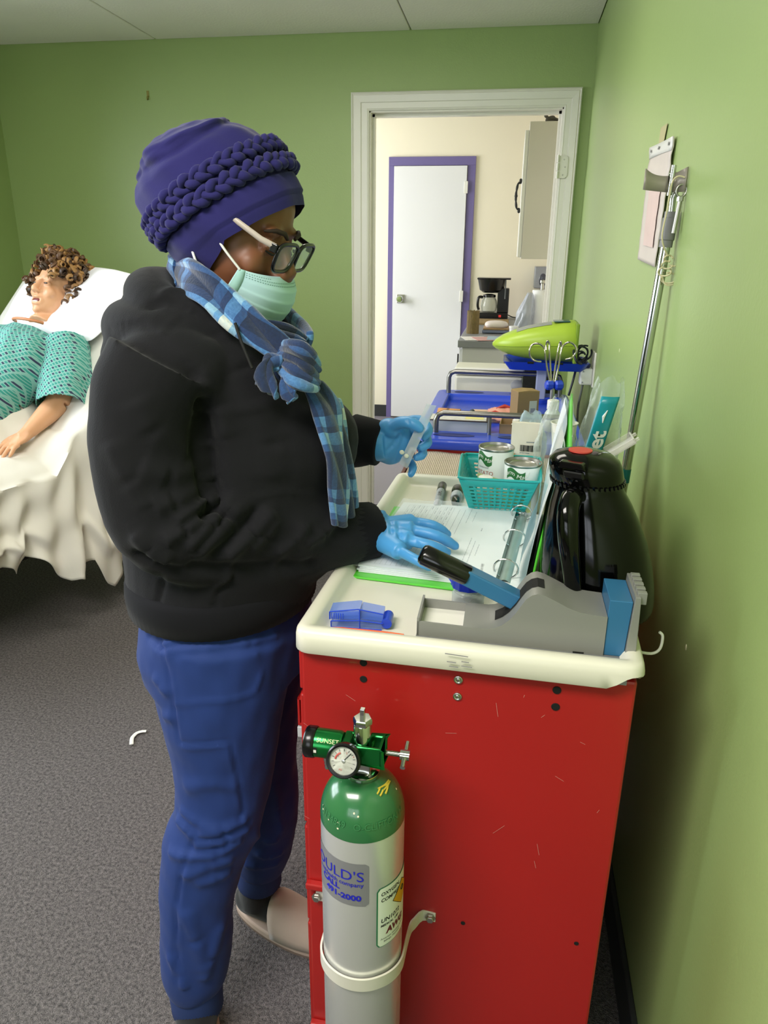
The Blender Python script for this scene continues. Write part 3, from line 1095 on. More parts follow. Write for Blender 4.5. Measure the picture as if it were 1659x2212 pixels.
MB().add([sh(x_l + 0.003, y0c + 0.003, zb + 0.008), sh(x_m, y0c + 0.003, zb + 0.008), sh(x_m, y1c - 0.003, zb + 0.008), sh(x_l + 0.003, y1c - 0.003, zb + 0.008)], [(0, 1, 2, 3)]).build('pouch_floor', WHITEP, cr)
# base plate and toothed back plate
bp_ = MB()
bp_.prism([sh(x_l - 0.001, y0c - 0.003, TZ), sh(0.190, y0c - 0.003, TZ), sh(0.190, y0c - 0.003, zb), sh(x_l - 0.001, y0c - 0.003, zb)], (0, 0, 0), (0, y1c - y0c + 0.006, 0))
bp_.build('base_plate', mat('mid_grey_plastic', '767677', 0.42), cr, bevel=0.001)
zk = at(1345, 1292, Y=y0c).z
bk = MB()
bk.prism([sh(0.176, y0c - 0.002, zb), sh(0.190, y0c - 0.002, zb), sh(0.187, y0c - 0.002, zk + 0.008), sh(0.180, y0c - 0.002, zk + 0.008)], (0, 0, 0), (0, y1c - y0c + 0.004, 0))
for k in range(5):
    y_ = lerp(y0c + 0.004, y1c - 0.012, k / 4)
    bk.box(sh(0.189, y_ + 0.004, zk + 0.004), (0.012, 0.0085, 0.016))
bk.build('toothed_back_plate', GREYP, cr, bevel=0.0008)
bl = MB()
bl.prism([sh(x_r + 0.0005, y0c + 0.002, zb), sh(0.1755, y0c + 0.002, zb), sh(0.179, y0c + 0.002, zk - 0.001), sh(x_r + 0.0005, y0c + 0.002, zk - 0.001)], (0, 0, 0), (0, y1c - y0c - 0.004, 0))
bl.build('press_block', LBLUE, cr, bevel=0.001)
# lever
yl = 0.9205
la, lb = Vector((0.050, yl, 0.946)), Vector((-0.036, yl, 0.985))
ld = (lb - la).normalized()
ang = math.atan2(ld.z, -ld.x)
lu = Vector((ld.z, 0, -ld.x)) if ld.x < 0 else Vector((0, 0, 1))
lever = MB()
n1 = Vector((math.sin(ang), 0, math.cos(ang)))
lever.box((la + lb) / 2, ((lb - la).length, 0.026, 0.0225), Matrix.Rotation(ang, 3, 'Y'))
lever.build('lever', LBLUE, cr, bevel=0.002)
g0, g1 = la + ld * ((lb - la).length - 0.004), Vector((-0.099, yl, 1.012))
gd = (g1 - g0).normalized()
gr = MB()
pp = [g0, g0 + gd * 0.002, g0.lerp(g1, 0.5), g1 - gd * 0.006, g1 - gd * 0.002, g1]
gr.tube(pp, [0.0155, 0.0165, 0.0165, 0.0165, 0.014, 0.009], 20, flat=0.88, up=(0, 0, 1))
gr.build('lever_grip', mat('black_vinyl_grip', '0a0a0b', 0.18), cr, smooth=50)
cslot = MB()
sl = [sh(x, 0, z) for x, z in top]
strip = [[(x, yl - 0.014 + ySh(x), z + 0.0006), (x, yl + 0.014 + ySh(x), z + 0.0006)] for x, z in top[3:12]]
cslot.grid(strip).build('lever_slot', DARK, cr)
MB().box(sh(0.118, y0c - 0.0006, zb + 0.0006), (0.014, 0.0015, 0.0022)).build('latch_notch', DARK, cr)

# ---- jar with blue cap
jx, jy = -0.034, 1.01
jar = thing('pill_jar', (jx, jy, TZ), 'small clear ribbed jar with blue cap behind the pill crusher', 'jar')
CLEARJ = clear_plastic('clear_jar_plastic', 'dfe6ee', 0.28, 0.08)
MB().lathe([(0.0, 0), (0.023, 0), (0.0245, 0.002), (0.0245, 0.018), (0.022, 0.021), (0.0215, 0.0215), (0.0225, 0.0235), (0.0212, 0.0255), (0.0225, 0.0275), (0.0212, 0.0295), (0.0220, 0.0315)], (jx, jy, TZ), 32, cap1=False).build('jar_body', CLEARJ, jar, smooth=40)
capm = MB()
rb = []
for k in range(72):
    rb.append(0.0255 + (0.0012 if k % 6 in (0, 1) else 0))
V = []
for z_, s in ((0.031, 1.0), (0.047, 1.0), (0.0485, 0.96)):
    V += [Vector((jx + rb[k] * s * math.cos(k * math.tau / 72), jy + rb[k] * s * math.sin(k * math.tau / 72), TZ + z_)) for k in range(72)]
capm.add(V, [(i * 72 + k, i * 72 + (k + 1) % 72, (i + 1) * 72 + (k + 1) % 72, (i + 1) * 72 + k) for i in range(2) for k in range(72)] + [tuple(range(144, 216)), tuple(range(72))[::-1]])
capm.prism([(jx - 0.024, jy - 0.008, TZ + 0.034), (jx - 0.024, jy + 0.008, TZ + 0.034), (jx - 0.034, jy + 0.004, TZ + 0.047), (jx - 0.034, jy - 0.004, TZ + 0.047)], (0, 0, 0), (0.004, 0, 0))
capm.build('jar_cap', mat('royal_blue_plastic', '1634b8', 0.3), jar, smooth=30)

# ---- translucent blue pill cutter
pc = thing('pill_cutter', (-0.182, 0.915, TZ), 'translucent blue plastic pill cutter lying open near the tray corner', 'pill cutter')
PCM = clear_plastic('translucent_blue_plastic', '5f8cf2', 0.16, 0.12, 0.22)
PCD = mat('blue_plastic_edge', '2446c4', 0.25)
prot = Matrix.Translation((-0.184, 0.918, TZ)) @ Matrix.Rotation(R_(3), 4, 'Z')


def shell_prism(name, out2, y_a, y_b, th, matx, floor=True):
    m_ = MB(prot)
    n = len(out2)
    for i in range(n):
        a, b_ = Vector((out2[i][0], 0, out2[i][1])), Vector((out2[(i + 1) % n][0], 0, out2[(i + 1) % n][1]))
        m_.add([(a.x, y_a, a.z), (b_.x, y_a, b_.z), (b_.x, y_b, b_.z), (a.x, y_b, a.z)], [(0, 1, 2, 3)])
    m_.add([(x, y_a, z) for x, z in out2], [tuple(range(n))])
    m_.add([(x, y_b, z) for x, z in out2], [tuple(range(n))[::-1]])
    return m_.build(name, matx, pc)


shell_prism('cutter_base', [(-0.038, 0.0), (0.034, 0.0), (0.036, 0.010), (0.004, 0.013), (-0.038, 0.010)], -0.015, 0.015, 0.001, PCM)
shell_prism('cutter_lid', [(-0.040, 0.0125), (0.002, 0.0155), (0.003, 0.030), (-0.001, 0.0305), (-0.040, 0.024)], -0.014, 0.014, 0.001, PCM)
shell_prism('pill_compartment', [(0.004, 0.0155), (0.036, 0.013), (0.036, 0.024), (0.004, 0.029)], -0.013, 0.013, 0.001, PCM)
MB(prot).cyl((0.041, -0.014, 0.010), (0.041, 0.014, 0.010), 0.0075, n=18).build('hinge_barrel', PCD, pc, smooth=50)
for i in range(6):
    MB(prot).box((-0.037 + i * 0.0032, -0.0146, 0.018), (0.0011, 0.0008, 0.009)).build('grip_rib', PCD, pc)
ed = MB(prot)
for a, b_ in (((-0.038, -0.0152, 0.010), (0.004, -0.0152, 0.0132)), ((0.004, -0.0152, 0.0132), (0.036, -0.0152, 0.0105)), ((0.003, -0.0152, 0.001), (0.003, -0.0152, 0.030)), ((-0.040, -0.0145, 0.0125), (-0.040, -0.0145, 0.024)), ((-0.040, -0.0145, 0.024), (0.001, -0.0145, 0.0305)), ((0.001, -0.0145, 0.0305), (0.036, -0.0135, 0.0245)), ((-0.038, -0.0152, 0.0005), (0.034, -0.0152, 0.0005)), ((-0.038, -0.0152, 0.0005), (-0.038, -0.0152, 0.010))):
    ed.cyl(a, b_, 0.0009, n=6)
ed.build('cutter_edge', PCD, pc)
MB(prot).box((0.003, 0, 0.020), (0.0006, 0.022, 0.012)).build('cutter_blade', STEEL, pc)
# ---- orange cord along the rim
oc = [at(x, y, Z=TZ + 0.004) for x, y in ((700, 1357), (740, 1358), (790, 1362), (830, 1366), (872, 1372))]
tag(MB().tube(smoothpath(oc, 4), [0.0022] * 5 + [0.0018] * 12, 8).build('orange_cord', mat('orange_cord', 'e2622a', 0.5), None, oc[0], smooth=60), 'thin orange cord lying along the inner rim of the cream tray', 'cord')

# ---- open ring binder: flat left cover with papers, rings, upright right cover with clear sleeves
LIME = mat('lime_green_vinyl', '58c83a', 0.3, coat=0.2)
bn = thing('ring_binder', (-0.09, 1.23, TZ), 'open lime green ring binder with papers, one cover propped up beside the carafe', 'binder')
F0, F1, B0, B1 = [Vector((q.x, q.y, TZ + 0.001)) for q in (at(735, 1247, Z=TZ), at(1086, 1292, Z=TZ), at(848, 1098, Z=TZ), at(1140, 1118, Z=TZ))]
F1, B1 = F1 + Vector((0.018, 0, 0)), B1 + Vector((0.012, 0, 0))


def bq(u, v, z=0.0):
    return F0.lerp(F1, u).lerp(B0.lerp(B1, u), v) + Vector((0, 0, z))


def sheet_slab(u0, u1, v0, v1, z0_, z1_, rc=0.03):
    out_ = []
    for (cu, cv, a0) in ((u1 - rc, v0 + rc * .7, -90), (u1 - rc, v1 - rc * .7, 0), (u0 + rc, v1 - rc * .7, 90), (u0 + rc, v0 + rc * .7, 180)):
        for k in range(5):
            a = R_(a0 + k * 22.5)
            out_.append((cu + rc * math.cos(a), cv + rc * .7 * math.sin(a)))
    m_ = MB()
    return m_.prism([bq(u, v, z0_) for u, v in out_], (0, 0, 0), (0, 0, z1_ - z0_))


sheet_slab(0, 0.97, 0, 1, 0.0, 0.004).build('cover_board', LIME, bn, bevel=0.0012)
for i, (du, dv, dz) in enumerate(((0.0, 0.0, 0.0), (-0.012, 0.004, 0.0028), (0.004, 0.008, 0.0054), (-0.006, 0.012, 0.008))):
    sheet_slab(0.09 + du, 0.80, 0.05 + dv, 0.97, 0.0045 + dz, 0.0069 + dz, 0.004).build('paper_stack', mat('white_paper', 'e4e7ec', 0.7), bn)
sheet_slab(0.80, 0.955, 0.03, 0.985, 0.0042, 0.0062, 0.004).build('hole_margin', mat('clear_white_margin', 'dfe6e4', 0.35), bn)
page = sheet_slab(0.085, 0.88, 0.06, 0.985, 0.0155, 0.0160, 0.004).build('form_page', mat('form_paper', 'eef0ee', 0.65), bn)
PRN = mat('grey_print', '8f939a', 0.8)
zt2 = 0.0164


def pl_(u0, v0, u1, v1, wd_=0.0004):
    a, b_ = bq(u0, v0, zt2), bq(u1, v1, zt2)
    d_ = (b_ - a).normalized()
    n_ = Vector((-d_.y, d_.x, 0)) * wd_ / 2
    return [a - n_, b_ - n_, b_ + n_, a + n_]


tb = MB()
for i in range(11):                              # a form table: rows run along v
    u = 0.14 + i * 0.032
    tb.add(pl_(u, 0.09, u, 0.94), [(0, 1, 2, 3)])
for v in (0.09, 0.18, 0.27, 0.36, 0.45, 0.54, 0.63, 0.72, 0.80, 0.87, 0.94):
    tb.add(pl_(0.14, v, 0.46, v), [(0, 1, 2, 3)])
rng = random.Random(3)
for i in range(10):
    for v in (0.46, 0.55, 0.64, 0.73, 0.81, 0.88):
        if rng.random() < 0.75:
            u = 0.152 + i * 0.032
            L = rng.uniform(0.03, 0.06)
            tb.add(pl_(u, v + 0.01, u, v + 0.01 + L, 0.0011), [(0, 1, 2, 3)])
for u, v0_, v1_, wd_ in ((0.50, 0.42, 0.92, 0.0006), (0.54, 0.55, 0.92, 0.0009), (0.58, 0.72, 0.95, 0.0009), (0.62, 0.74, 0.90, 0.0009), (0.66, 0.15, 0.52, 0.0009), (0.69, 0.15, 0.48, 0.0009), (0.72, 0.30, 0.44, 0.0009), (0.70, 0.62, 0.66, 0.0020)):
    if u in (0.50,):
        tb.add(pl_(u, v0_, u, v1_, wd_), [(0, 1, 2, 3)])
    else:
        v = v0_
        while v < v1_:
            L = rng.uniform(0.01, 0.035)
            tb.add(pl_(u, v, u, min(v1_, v + L), wd_), [(0, 1, 2, 3)])
            v += L + 0.008
tb.build('printed_form', PRN, page)['kind'] = 'stuff'
place_text('lettering', text_mesh('Office copy', 0.008), lambda x, y: bq(0.80, 0.12, zt2) + Vector((-y, x, 0)), INK, page)
# clear sleeve over the papers (glossy edge showing at the back)
sl_ = []
for i in range(13):
    row = []
    for j_ in range(10):
        u, v = lerp(0.07, 0.88, i / 12), lerp(0.03, 1.03, j_ / 9)
        row.append(bq(u, v, 0.0180 + 0.0018 * math.sin(i * 1.3 + j_ * 0.9) * (1 if j_ > 6 else 0.35)))
    sl_.append(row)
MB().grid(sl_).build('clear_sleeve', clear_plastic('clear_vinyl_sleeve', 'eef4f6', 0.05, 0.1), bn, smooth=80)
# ring mechanism
ra, rb_ = bq(0.925, 0.10, 0.005), bq(0.925, 0.93, 0.005)
rd = (rb_ - ra).normalized()
rs_ = Vector((rd.y, -rd.x, 0))
rows = []
for k in range(7):
    s = -1 + k / 3
    rows.append([ra + rs_ * (0.011 * s) + Vector((0, 0, 0.006 * (1 - s * s) + 0.001)), rb_ + rs_ * (0.011 * s) + Vector((0, 0, 0.006 * (1 - s * s) + 0.001))])
MB().grid(rows).build('ring_plate', mat('satin_ring_plate', 'a9bcb6', 0.3, 0.5), bn, smooth=60)
for t_ in (0.06, 0.5, 0.94):
    c_ = ra.lerp(rb_, t_) + Vector((0, 0, 0.006))
    pts = [c_ + rs_ * (0.0195 * math.cos(R_(a))) + Vector((0, 0, 0.012 + 0.0165 * math.sin(R_(a)))) for a in range(-60, 241, 12)]
    MB().tube(pts, 0.0016, 8).build('binder_ring', CHROME, bn, smooth=60)
MB().box(rb_ + Vector((0, 0, 0.011)), (0.016, 0.012, 0.012), (0.3, 0.2, 0.3)).build('ring_lever', CHROME, bn, bevel=0.003)
# spine and upright cover
S0, S1 = bq(1.0, 0.0), bq(1.0, 1.0)
MB().add([bq(0.965, 0, 0.002), bq(0.965, 1, 0.002), S1 + Vector((0.022, 0.002, 0.004)), S0 + Vector((0.022, 0.002, 0.004))], [(0, 1, 2, 3)]).build('spine', LIME, bn, solid=0.004)
MB().add([bq(0.95, 0.015, 0.0068), bq(0.95, 0.985, 0.0068), S1 + Vector((0.0195, 0.002, 0.0072)), S0 + Vector((0.0195, 0.004, 0.0072))], [(0, 1, 2, 3)]).build('spine_lining', MATS['clear_white_margin'], bn)
UA, UB = S0 + Vector((0.022, 0.004, 0.004)), S1 + Vector((0.022, 0.002, 0.004))
TA, TB = Vector((UA.x + 0.042, UA.y + 0.004, 1.128)), Vector((UB.x + 0.030, UB.y + 0.0, 1.150))


def uq(s, t, off=0.0, bow=0.006):
    p = UA.lerp(UB, s).lerp(TA.lerp(TB, s), t)
    n_ = (UB - UA).cross(TA - UA).normalized()
    return p + n_ * (off + bow * math.sin(t * math.pi)) * (-1 if n_.x > 0 else 1)


m_ = MB()
m_.grid([[uq(s, t) for s in np.linspace(0, 1, 9)] for t in np.linspace(0, 1, 12)])
m_.build('upright_cover', LIME, bn, smooth=60, solid=0.0035)
CLS = clear_plastic('pocket_sleeve', 'e6eef2', 0.45, 0.12)
m_ = MB()
m_.grid([[uq(s, t, 0.010 + 0.003 * math.sin(s * 9 + t * 4) * t) for s in np.linspace(0.03, 0.98, 9)] for t in np.linspace(0.02, 0.98, 12)])
m_.build('sheet_protector', CLS, bn, smooth=60)
m_ = MB()
m_.grid([[uq(s, t, 0.008 + 0.003 * math.sin(s * 7 + 1)) for s in np.linspace(0.0, 0.985, 9)] for t in np.linspace(0.0, 0.965, 10)])
m_.build('loose_page', mat('pale_printed_page', 'e6ecf0', 0.6, var=0.05, vscale=30), bn, smooth=60)
m_ = MB()
m_.grid([[uq(s, t, 0.020 + 0.005 * math.sin(s * 6 + t * 3)) for s in np.linspace(0.05, 0.8, 8)] for t in np.linspace(0.02, 0.40, 8)])
m_.build('pocket_insert', clear_plastic('aqua_pocket', 'a9dde2', 0.5, 0.2), bn, smooth=60)

# ---- marker and penlight clip
def lying(a, b_):
    return Vector(a), (Vector(b_) - Vector(a))


ma, mb_ = at(944, 1098, Z=TZ + 0.011), at(956, 1048, Z=TZ + 0.011)
mk = thing('marker_pen', (ma.x, ma.y, TZ), 'grey marker pen with black cap lying beside the teal basket', 'marker')
md_ = (mb_ - ma)
ml = md_.length
MB().lathe([(0, 0), (0.0085, 0), (0.0095, 0.002), (0.0095, ml * 0.2), (0.0088, ml * 0.22)], ma, 24, md_).build('marker_base', mat('pale_grey_plastic', 'b4b6ba', 0.35), mk, smooth=40)
MB().lathe([(0.0088, ml * 0.21), (0.0092, ml * 0.24), (0.0092, ml * 0.70)], ma, 24, md_).build('marker_barrel', mat('grey_marker_label', '9a9da0', 0.4, var=0.25, vscale=160), mk, smooth=40)
MB().lathe([(0.0095, ml * 0.70), (0.0098, ml * 0.72), (0.0098, ml * 0.98), (0.008, ml), (0, ml)], ma, 24, md_).build('marker_cap', BLACKP, mk, smooth=40)
ux = md_.normalized()
uy = Vector((-ux.y, ux.x, 0))
place_text('lettering', text_mesh('EXPO', 0.011, 0, 'CENTER', 0, 1.1), lambda x, y: ma + ux * (ml * 0.46 + x) + uy * (0.0096 * math.sin(y / 0.0096 - 0.4)) + Vector((0, 0, 0.0096 * math.cos(y / 0.0096 - 0.4))), INK, mk)
ka, kb_ = at(983, 1090, Z=TZ + 0.01), at(990, 1052, Z=TZ + 0.01)
kk = thing('black_penlight', (ka.x, ka.y, TZ), 'short black penlight with clear lens ring between marker and teal basket', 'penlight')
kd = kb_ - ka
kl = kd.length
MB().tube([ka + kd * t_ for t_ in (0.55, 0.62, 0.8, 0.95, 1.0)], [0.009, 0.0125, 0.0135, 0.012, 0.006], 16, flat=0.7, up=(0, 0, 1)).build('light_head', BLACKP, kk, smooth=50)
MB().lathe([(0.0105, kl * 0.30), (0.0128, kl * 0.34), (0.0128, kl * 0.50), (0.0105, kl * 0.55)], ka, 24, kd).build('lens_ring', clear_plastic('clear_lens', 'd8dcdc', 0.35, 0.05), kk, smooth=40)
MB().lathe([(0, 0), (0.006, 0.001), (0.0085, kl * 0.10), (0.0085, kl * 0.32), (0.006, kl * 0.34)], ka, 18, kd).build('light_body', BLACKP, kk, smooth=40)
MB().box(ka + kd * 0.12 + Vector((0, 0, 0.0085)), (0.003, 0.022, 0.0015), (0, 0, 0.3)).build('pocket_clip', STEEL, kk)

# ---- teal basket with slotted walls
TEAL = mat('teal_plastic', '1fa3a0', 0.35)
bk0 = Vector((0.002, 1.475, TZ))
bas = thing('slotted_basket', bk0, 'teal plastic basket with slotted sides holding two tins, far half of tray', 'basket')
BH = 0.086


def bas_wall(t, z):
    """perimeter parameter 0..4 (one unit per side), height 0..BH -> point"""
    s = z / BH
    hx, hy = lerp(0.052, 0.080, s), lerp(0.066, 0.094, s)
    r_ = 0.018
    # rounded rectangle by arc length
    k = int(t) % 4
    f_ = t - int(t)
    cs = [(-hx, -hy), (hx, -hy), (hx, hy), (-hx, hy)]
    a, b_ = Vector(cs[k]), Vector(cs[(k + 1) % 4])
    d_ = (b_ - a)
    L = d_.length
    d_.normalize()
    n_ = Vector((d_.y, -d_.x))
    q = f_ * L
    if q < r_:
        e = (r_ - q) / r_
        p = a + d_ * q - n_ * (r_ * (1 - math.sqrt(max(0, 1 - e * e * 0.5)))) * 1.0
    elif q > L - r_:
        e = (q - (L - r_)) / r_
        p = a + d_ * q - n_ * (r_ * (1 - math.sqrt(max(0, 1 - e * e * 0.5))))
    else:
        p = a + d_ * q
    lift = 0.0
    if k in (1, 3):                          # the short-side walls sweep up at their middle (handles)
        lift = 0.020 * s * math.sin(f_ * math.pi) ** 2
    return Vector((bk0.x + p.x, bk0.y + p.y, TZ + 0.001 + z + lift))


ts_ = []
for k in range(4):
    nc = 9 if k in (0, 2) else 10
    ts_.append([0.0] + [v for c_ in range(nc) for v in (0.09 + c_ * 0.82 / nc + 0.012, 0.09 + (c_ + 1) * 0.82 / nc - 0.022)])
tt = [k + v for k in range(4) for v in ts_[k]]
zz = [0.0, 0.006] + [v for r_i in range(8) for v in (0.010 + r_i * 0.0078, 0.010 + r_i * 0.0078 + 0.0036)] + [0.074, BH]
m_ = MB()
nt_ = len(tt)
V = [bas_wall(t, z) for z in zz for t in tt]
Fc = []
for i in range(len(zz) - 1):
    for k in range(nt_):
        kk_, f_ = int(tt[k]), tt[k] - int(tt[k])
        slot_col = any(abs(f_ - (v)) < 1e-6 for v in ts_[kk_][1::2])
        slot_row = 2 <= i < 18 and (i % 2 == 0)
        handle = kk_ in (1, 3) and 0.28 < f_ < 0.72 and i >= len(zz) - 6
        if (slot_col and slot_row) or (handle and False):
            continue
        Fc.append((i * nt_ + k, i * nt_ + (k + 1) % nt_, (i + 1) * nt_ + (k + 1) % nt_, (i + 1) * nt_ + k))
m_.add(V, Fc)
m_.build('basket_wall', TEAL, bas, smooth=50, solid=0.0016)
MB().add([bas_wall(t, 0.0) for t in tt], [tuple(range(nt_))]).build('basket_floor', TEAL, bas, solid=0.0016)
MB().tube([bas_wall(t, BH) for t in np.linspace(0, 4, 97)[:-1]], 0.0026, 8, closed=True).build('basket_rim', TEAL, bas, smooth=60)


# ---- the two tins
def tin(x, y, z, r_, h_, label, rot0):
    t = thing('food_tin', (x, y, z), label, 'tin', 'tins in the teal basket')
    MB().lathe([(r_ - 0.001, 0.003), (r_, 0.005), (r_, h_ - 0.005), (r_ - 0.001, h_ - 0.003)], (x, y, z), 48, cap0=False, cap1=False).build('paper_label', mat('white_tin_label', 'dfe6e2', 0.45), t, smooth=40)
    MB().lathe([(0, h_ - 0.005), (r_ * 0.70, h_ - 0.005), (r_ * 0.74, h_ - 0.0035), (r_ * 0.80, h_ - 0.005), (r_ * 0.86, h_ - 0.006), (r_ * 0.93, h_ - 0.006), (r_ * 0.955, h_ + 0.0005), (r_ + 0.001, h_ + 0.0008), (r_ + 0.0016, h_ - 0.001), (r_ + 0.001, h_ - 0.0035), (r_ - 0.0005, h_ - 0.005)], (x, y, z), 48, cap0=False, cap1=False).build('tin_lid', STEEL, t, smooth=35)
    MB().lathe([(0, 0), (r_ + 0.001, 0), (r_ + 0.0014, 0.002), (r_, 0.005)], (x, y, z), 48, cap1=False).build('tin_base', STEEL, t, smooth=35)

    def on(a, zz_, l=0.0004):
        return Vector((x + (r_ + l) * math.sin(a), y - (r_ + l) * math.cos(a), z + zz_))

    def band(nm, mt, a0, a1, f0, f1, l=0.0004):
        return MB().grid([[on(lerp(a0, a1, i / 16), f0(i / 16), l), on(lerp(a0, a1, i / 16), f1(i / 16), l)] for i in range(17)]).build(nm, mt, t, smooth=60)

    fl = band('green_banner', mat('tin_green', '2c6b34', 0.5), rot0 - 0.55, rot0 + 0.55, lambda u: h_ - 0.030 + 0.006 * math.sin(u * 6.0), lambda u: h_ - 0.010 + 0.005 * math.sin(u * 6.0))
    place_text('lettering', text_mesh('Farm Maid', 0.0125, 0, 'CENTER', 0.25), lambda xx, yy: on(rot0 + xx / r_, h_ - 0.023 + yy + 0.004 * math.sin((xx / r_ + 0.55) / 1.1 * 6), 0.0009), mat('cream_print', 'eef0e6', 0.6), fl)
    place_text('lettering', text_mesh('condensed', 0.006, 0, 'CENTER'), lambda xx, yy: on(rot0 + xx / r_, h_ - 0.040 + yy, 0.0007), PRN, t)
    place_text('lettering', text_mesh('POTATO', 0.012, 0, 'CENTER'), lambda xx, yy: on(rot0 + xx / r_, h_ - 0.054 + yy, 0.0007), mat('rust_print', 'a3483a', 0.6), t)
    band('label_tint', mat('yellow_green_print', 'c7cf8a', 0.5), rot0 - 1.0, rot0 + 1.0, lambda u: 0.010, lambda u: h_ - 0.060 + 0.006 * math.sin(u * 3.1))
    return t


tin(-0.008, 1.515, TZ + 0.003, 0.0365, 0.117, 'white labelled food tin standing at the back left of the teal basket', -0.75)
tin(0.047, 1.445, TZ + 0.003, 0.0365, 0.106, 'white labelled food tin at front right of the teal basket, beside the binder', -0.42)
bt = thing('pill_bottle', (-0.026, 1.437, TZ + 0.003), 'small white capped bottle in the teal basket in front of tins', 'bottle')
MB().lathe([(0, 0), (0.0155, 0), (0.0155, 0.05), (0.011, 0.056), (0.011, 0.06)], (-0.026, 1.437, TZ + 0.003), 24).build('bottle_body', mat('amber_cream_plastic', 'd8cfb4', 0.4), bt, smooth=40)
MB().lathe([(0.0135, 0.058), (0.0145, 0.059), (0.0145, 0.072), (0.012, 0.074), (0, 0.074)], (-0.026, 1.437, TZ + 0.003), 24).build('bottle_cap', WHITEP, bt, smooth=40)

# ---- black thermal carafe
cx, cy = 0.156, 1.042
car = thing('thermal_carafe', (cx, cy, TZ), 'glossy black thermal carafe with handle and red dot on its lid', 'carafe')
GLOSS = mat('glossy_black_plastic', '040404', 0.10, spec=0.35)
zl = 0.205
MB().lathe([(0, 0), (0.078, 0), (0.083, 0.004), (0.0845, 0.014), (0.0845, 0.035), (0.0815, 0.070), (0.0755, 0.105), (0.067, 0.138), (0.058, 0.165), (0.0500, 0.184), (0.0470, 0.196), (0.0470, zl)], (cx, cy, TZ), 64).build('carafe_body', GLOSS, car, smooth=50)
lid = MB()
LP = [(0.049, zl - 0.008), (0.0515, zl - 0.004), (0.0515, zl + 0.014), (0.049, zl + 0.023), (0.040, zl + 0.031), (0.022, zl + 0.036), (0, zl + 0.037)]
lid.lathe(LP, (cx, cy, TZ), 48)
lid.build('carafe_lid', GLOSS, car, smooth=50)
teeth = MB()
for k in range(44):
    a = k * math.tau / 44
    teeth.box((cx + 0.0512 * math.cos(a), cy + 0.0512 * math.sin(a), TZ + zl - 0.007), (0.004, 0.0042, 0.005), (0, 0, a))
teeth.build('lid_collar', BLACKP, car)['kind'] = 'stuff'
MB().lathe([(0.0165, zl + 0.0362), (0.0165, zl + 0.0378), (0, zl + 0.0380)], (cx - 0.004, cy - 0.006, TZ), 32).build('red_dot', mat('red_sticker', 'c7443c', 0.45), car, smooth=40)
hd = Vector((-0.40, -0.92, 0)).normalized()          # the handle points toward the near left
side = Vector((-hd.y, hd.x, 0))
hp = [(0.040, 0.186, .012), (0.064, 0.190, .0135), (0.084, 0.182, .014), (0.097, 0.162, .0145), (0.103, 0.132, .014), (0.101, 0.098, .013), (0.097, 0.064, .0125), (0.094, 0.035, .012), (0.090, 0.018, .011)]
hp = smoothpath(hp, 4)
P = [Vector((cx, cy, TZ)) + hd * q[0] + Vector((0, 0, q[1])) for q in hp]
MB().tube(P, [float(q[2]) for q in hp], 16, flat=1.0, up=tuple(side)).build('carafe_handle', GLOSS, car, smooth=60)
MB().box(Vector((cx, cy, TZ + zl + 0.012)) + hd * 0.046, (0.030, 0.016, 0.012), (0, 0, math.atan2(hd.y, hd.x) + math.pi / 2)).build('lid_button', BLACKP, car, bevel=0.003)
MB().prism([Vector((cx, cy, TZ + zl + 0.020)) + hd * 0.040 + side * s * 0.020 + Vector((0, 0, dz)) for s, dz in ((-1, 0), (1, 0), (0.8, 0.010), (-0.8, 0.010))], (0, 0, 0), hd * 0.016).build('pour_latch', GLOSS, car, bevel=0.002)

# the whole vessel leans its neck toward the handle side
for o_ in list(car.children):
    for v_ in o_.data.vertices:
        k_ = max(0.0, v_.co.z) / 0.2
        v_.co.x -= 0.030 * min(1.2, k_) ** 1.6
    o_.data.update()

# ---- grey packet peeping out between binder and carafe
gb = thing('grey_packet', (0.088, 1.16, TZ), 'small grey packet standing between the green binder cover and the carafe', 'packet')
MB().box((0.094, 1.175, TZ + 0.045), (0.010, 0.05, 0.09), (0, 0.05, 0.1)).build('packet_body', mat('warm_grey_card', '6f6a62', 0.5), gb, bevel=0.002)
MB().box((0.094, 1.175, TZ + 0.092), (0.011, 0.051, 0.012), (0, 0.05, 0.1)).build('packet_cap', mat('slate_blue_card', '3f5058', 0.5), gb, bevel=0.002)

# ---- things standing at the far end of the tray
PCH = mat('cream_medical_paper', 'ded8c8', 0.55, var=0.04, vscale=30)
po = thing('sterile_pouch', (0.060, 1.585, TZ), 'cream sterile pouch printed with a barcode standing behind the tins', 'pouch')


def pouch_pt(u, v, off=0.0):
    return Vector((0.022 + 0.066 * u, 1.592 + 0.004 * math.sin(v * 3) - 0.006 * u, TZ + 0.001 + 0.155 * v)) + Vector((0, -1, 0.05)) * (off + 0.008 * math.sin(u * math.pi) * math.sin(min(1, v * 1.05) * math.pi) ** 0.5 + 0.0012 * math.sin(u * 19 + v * 23))


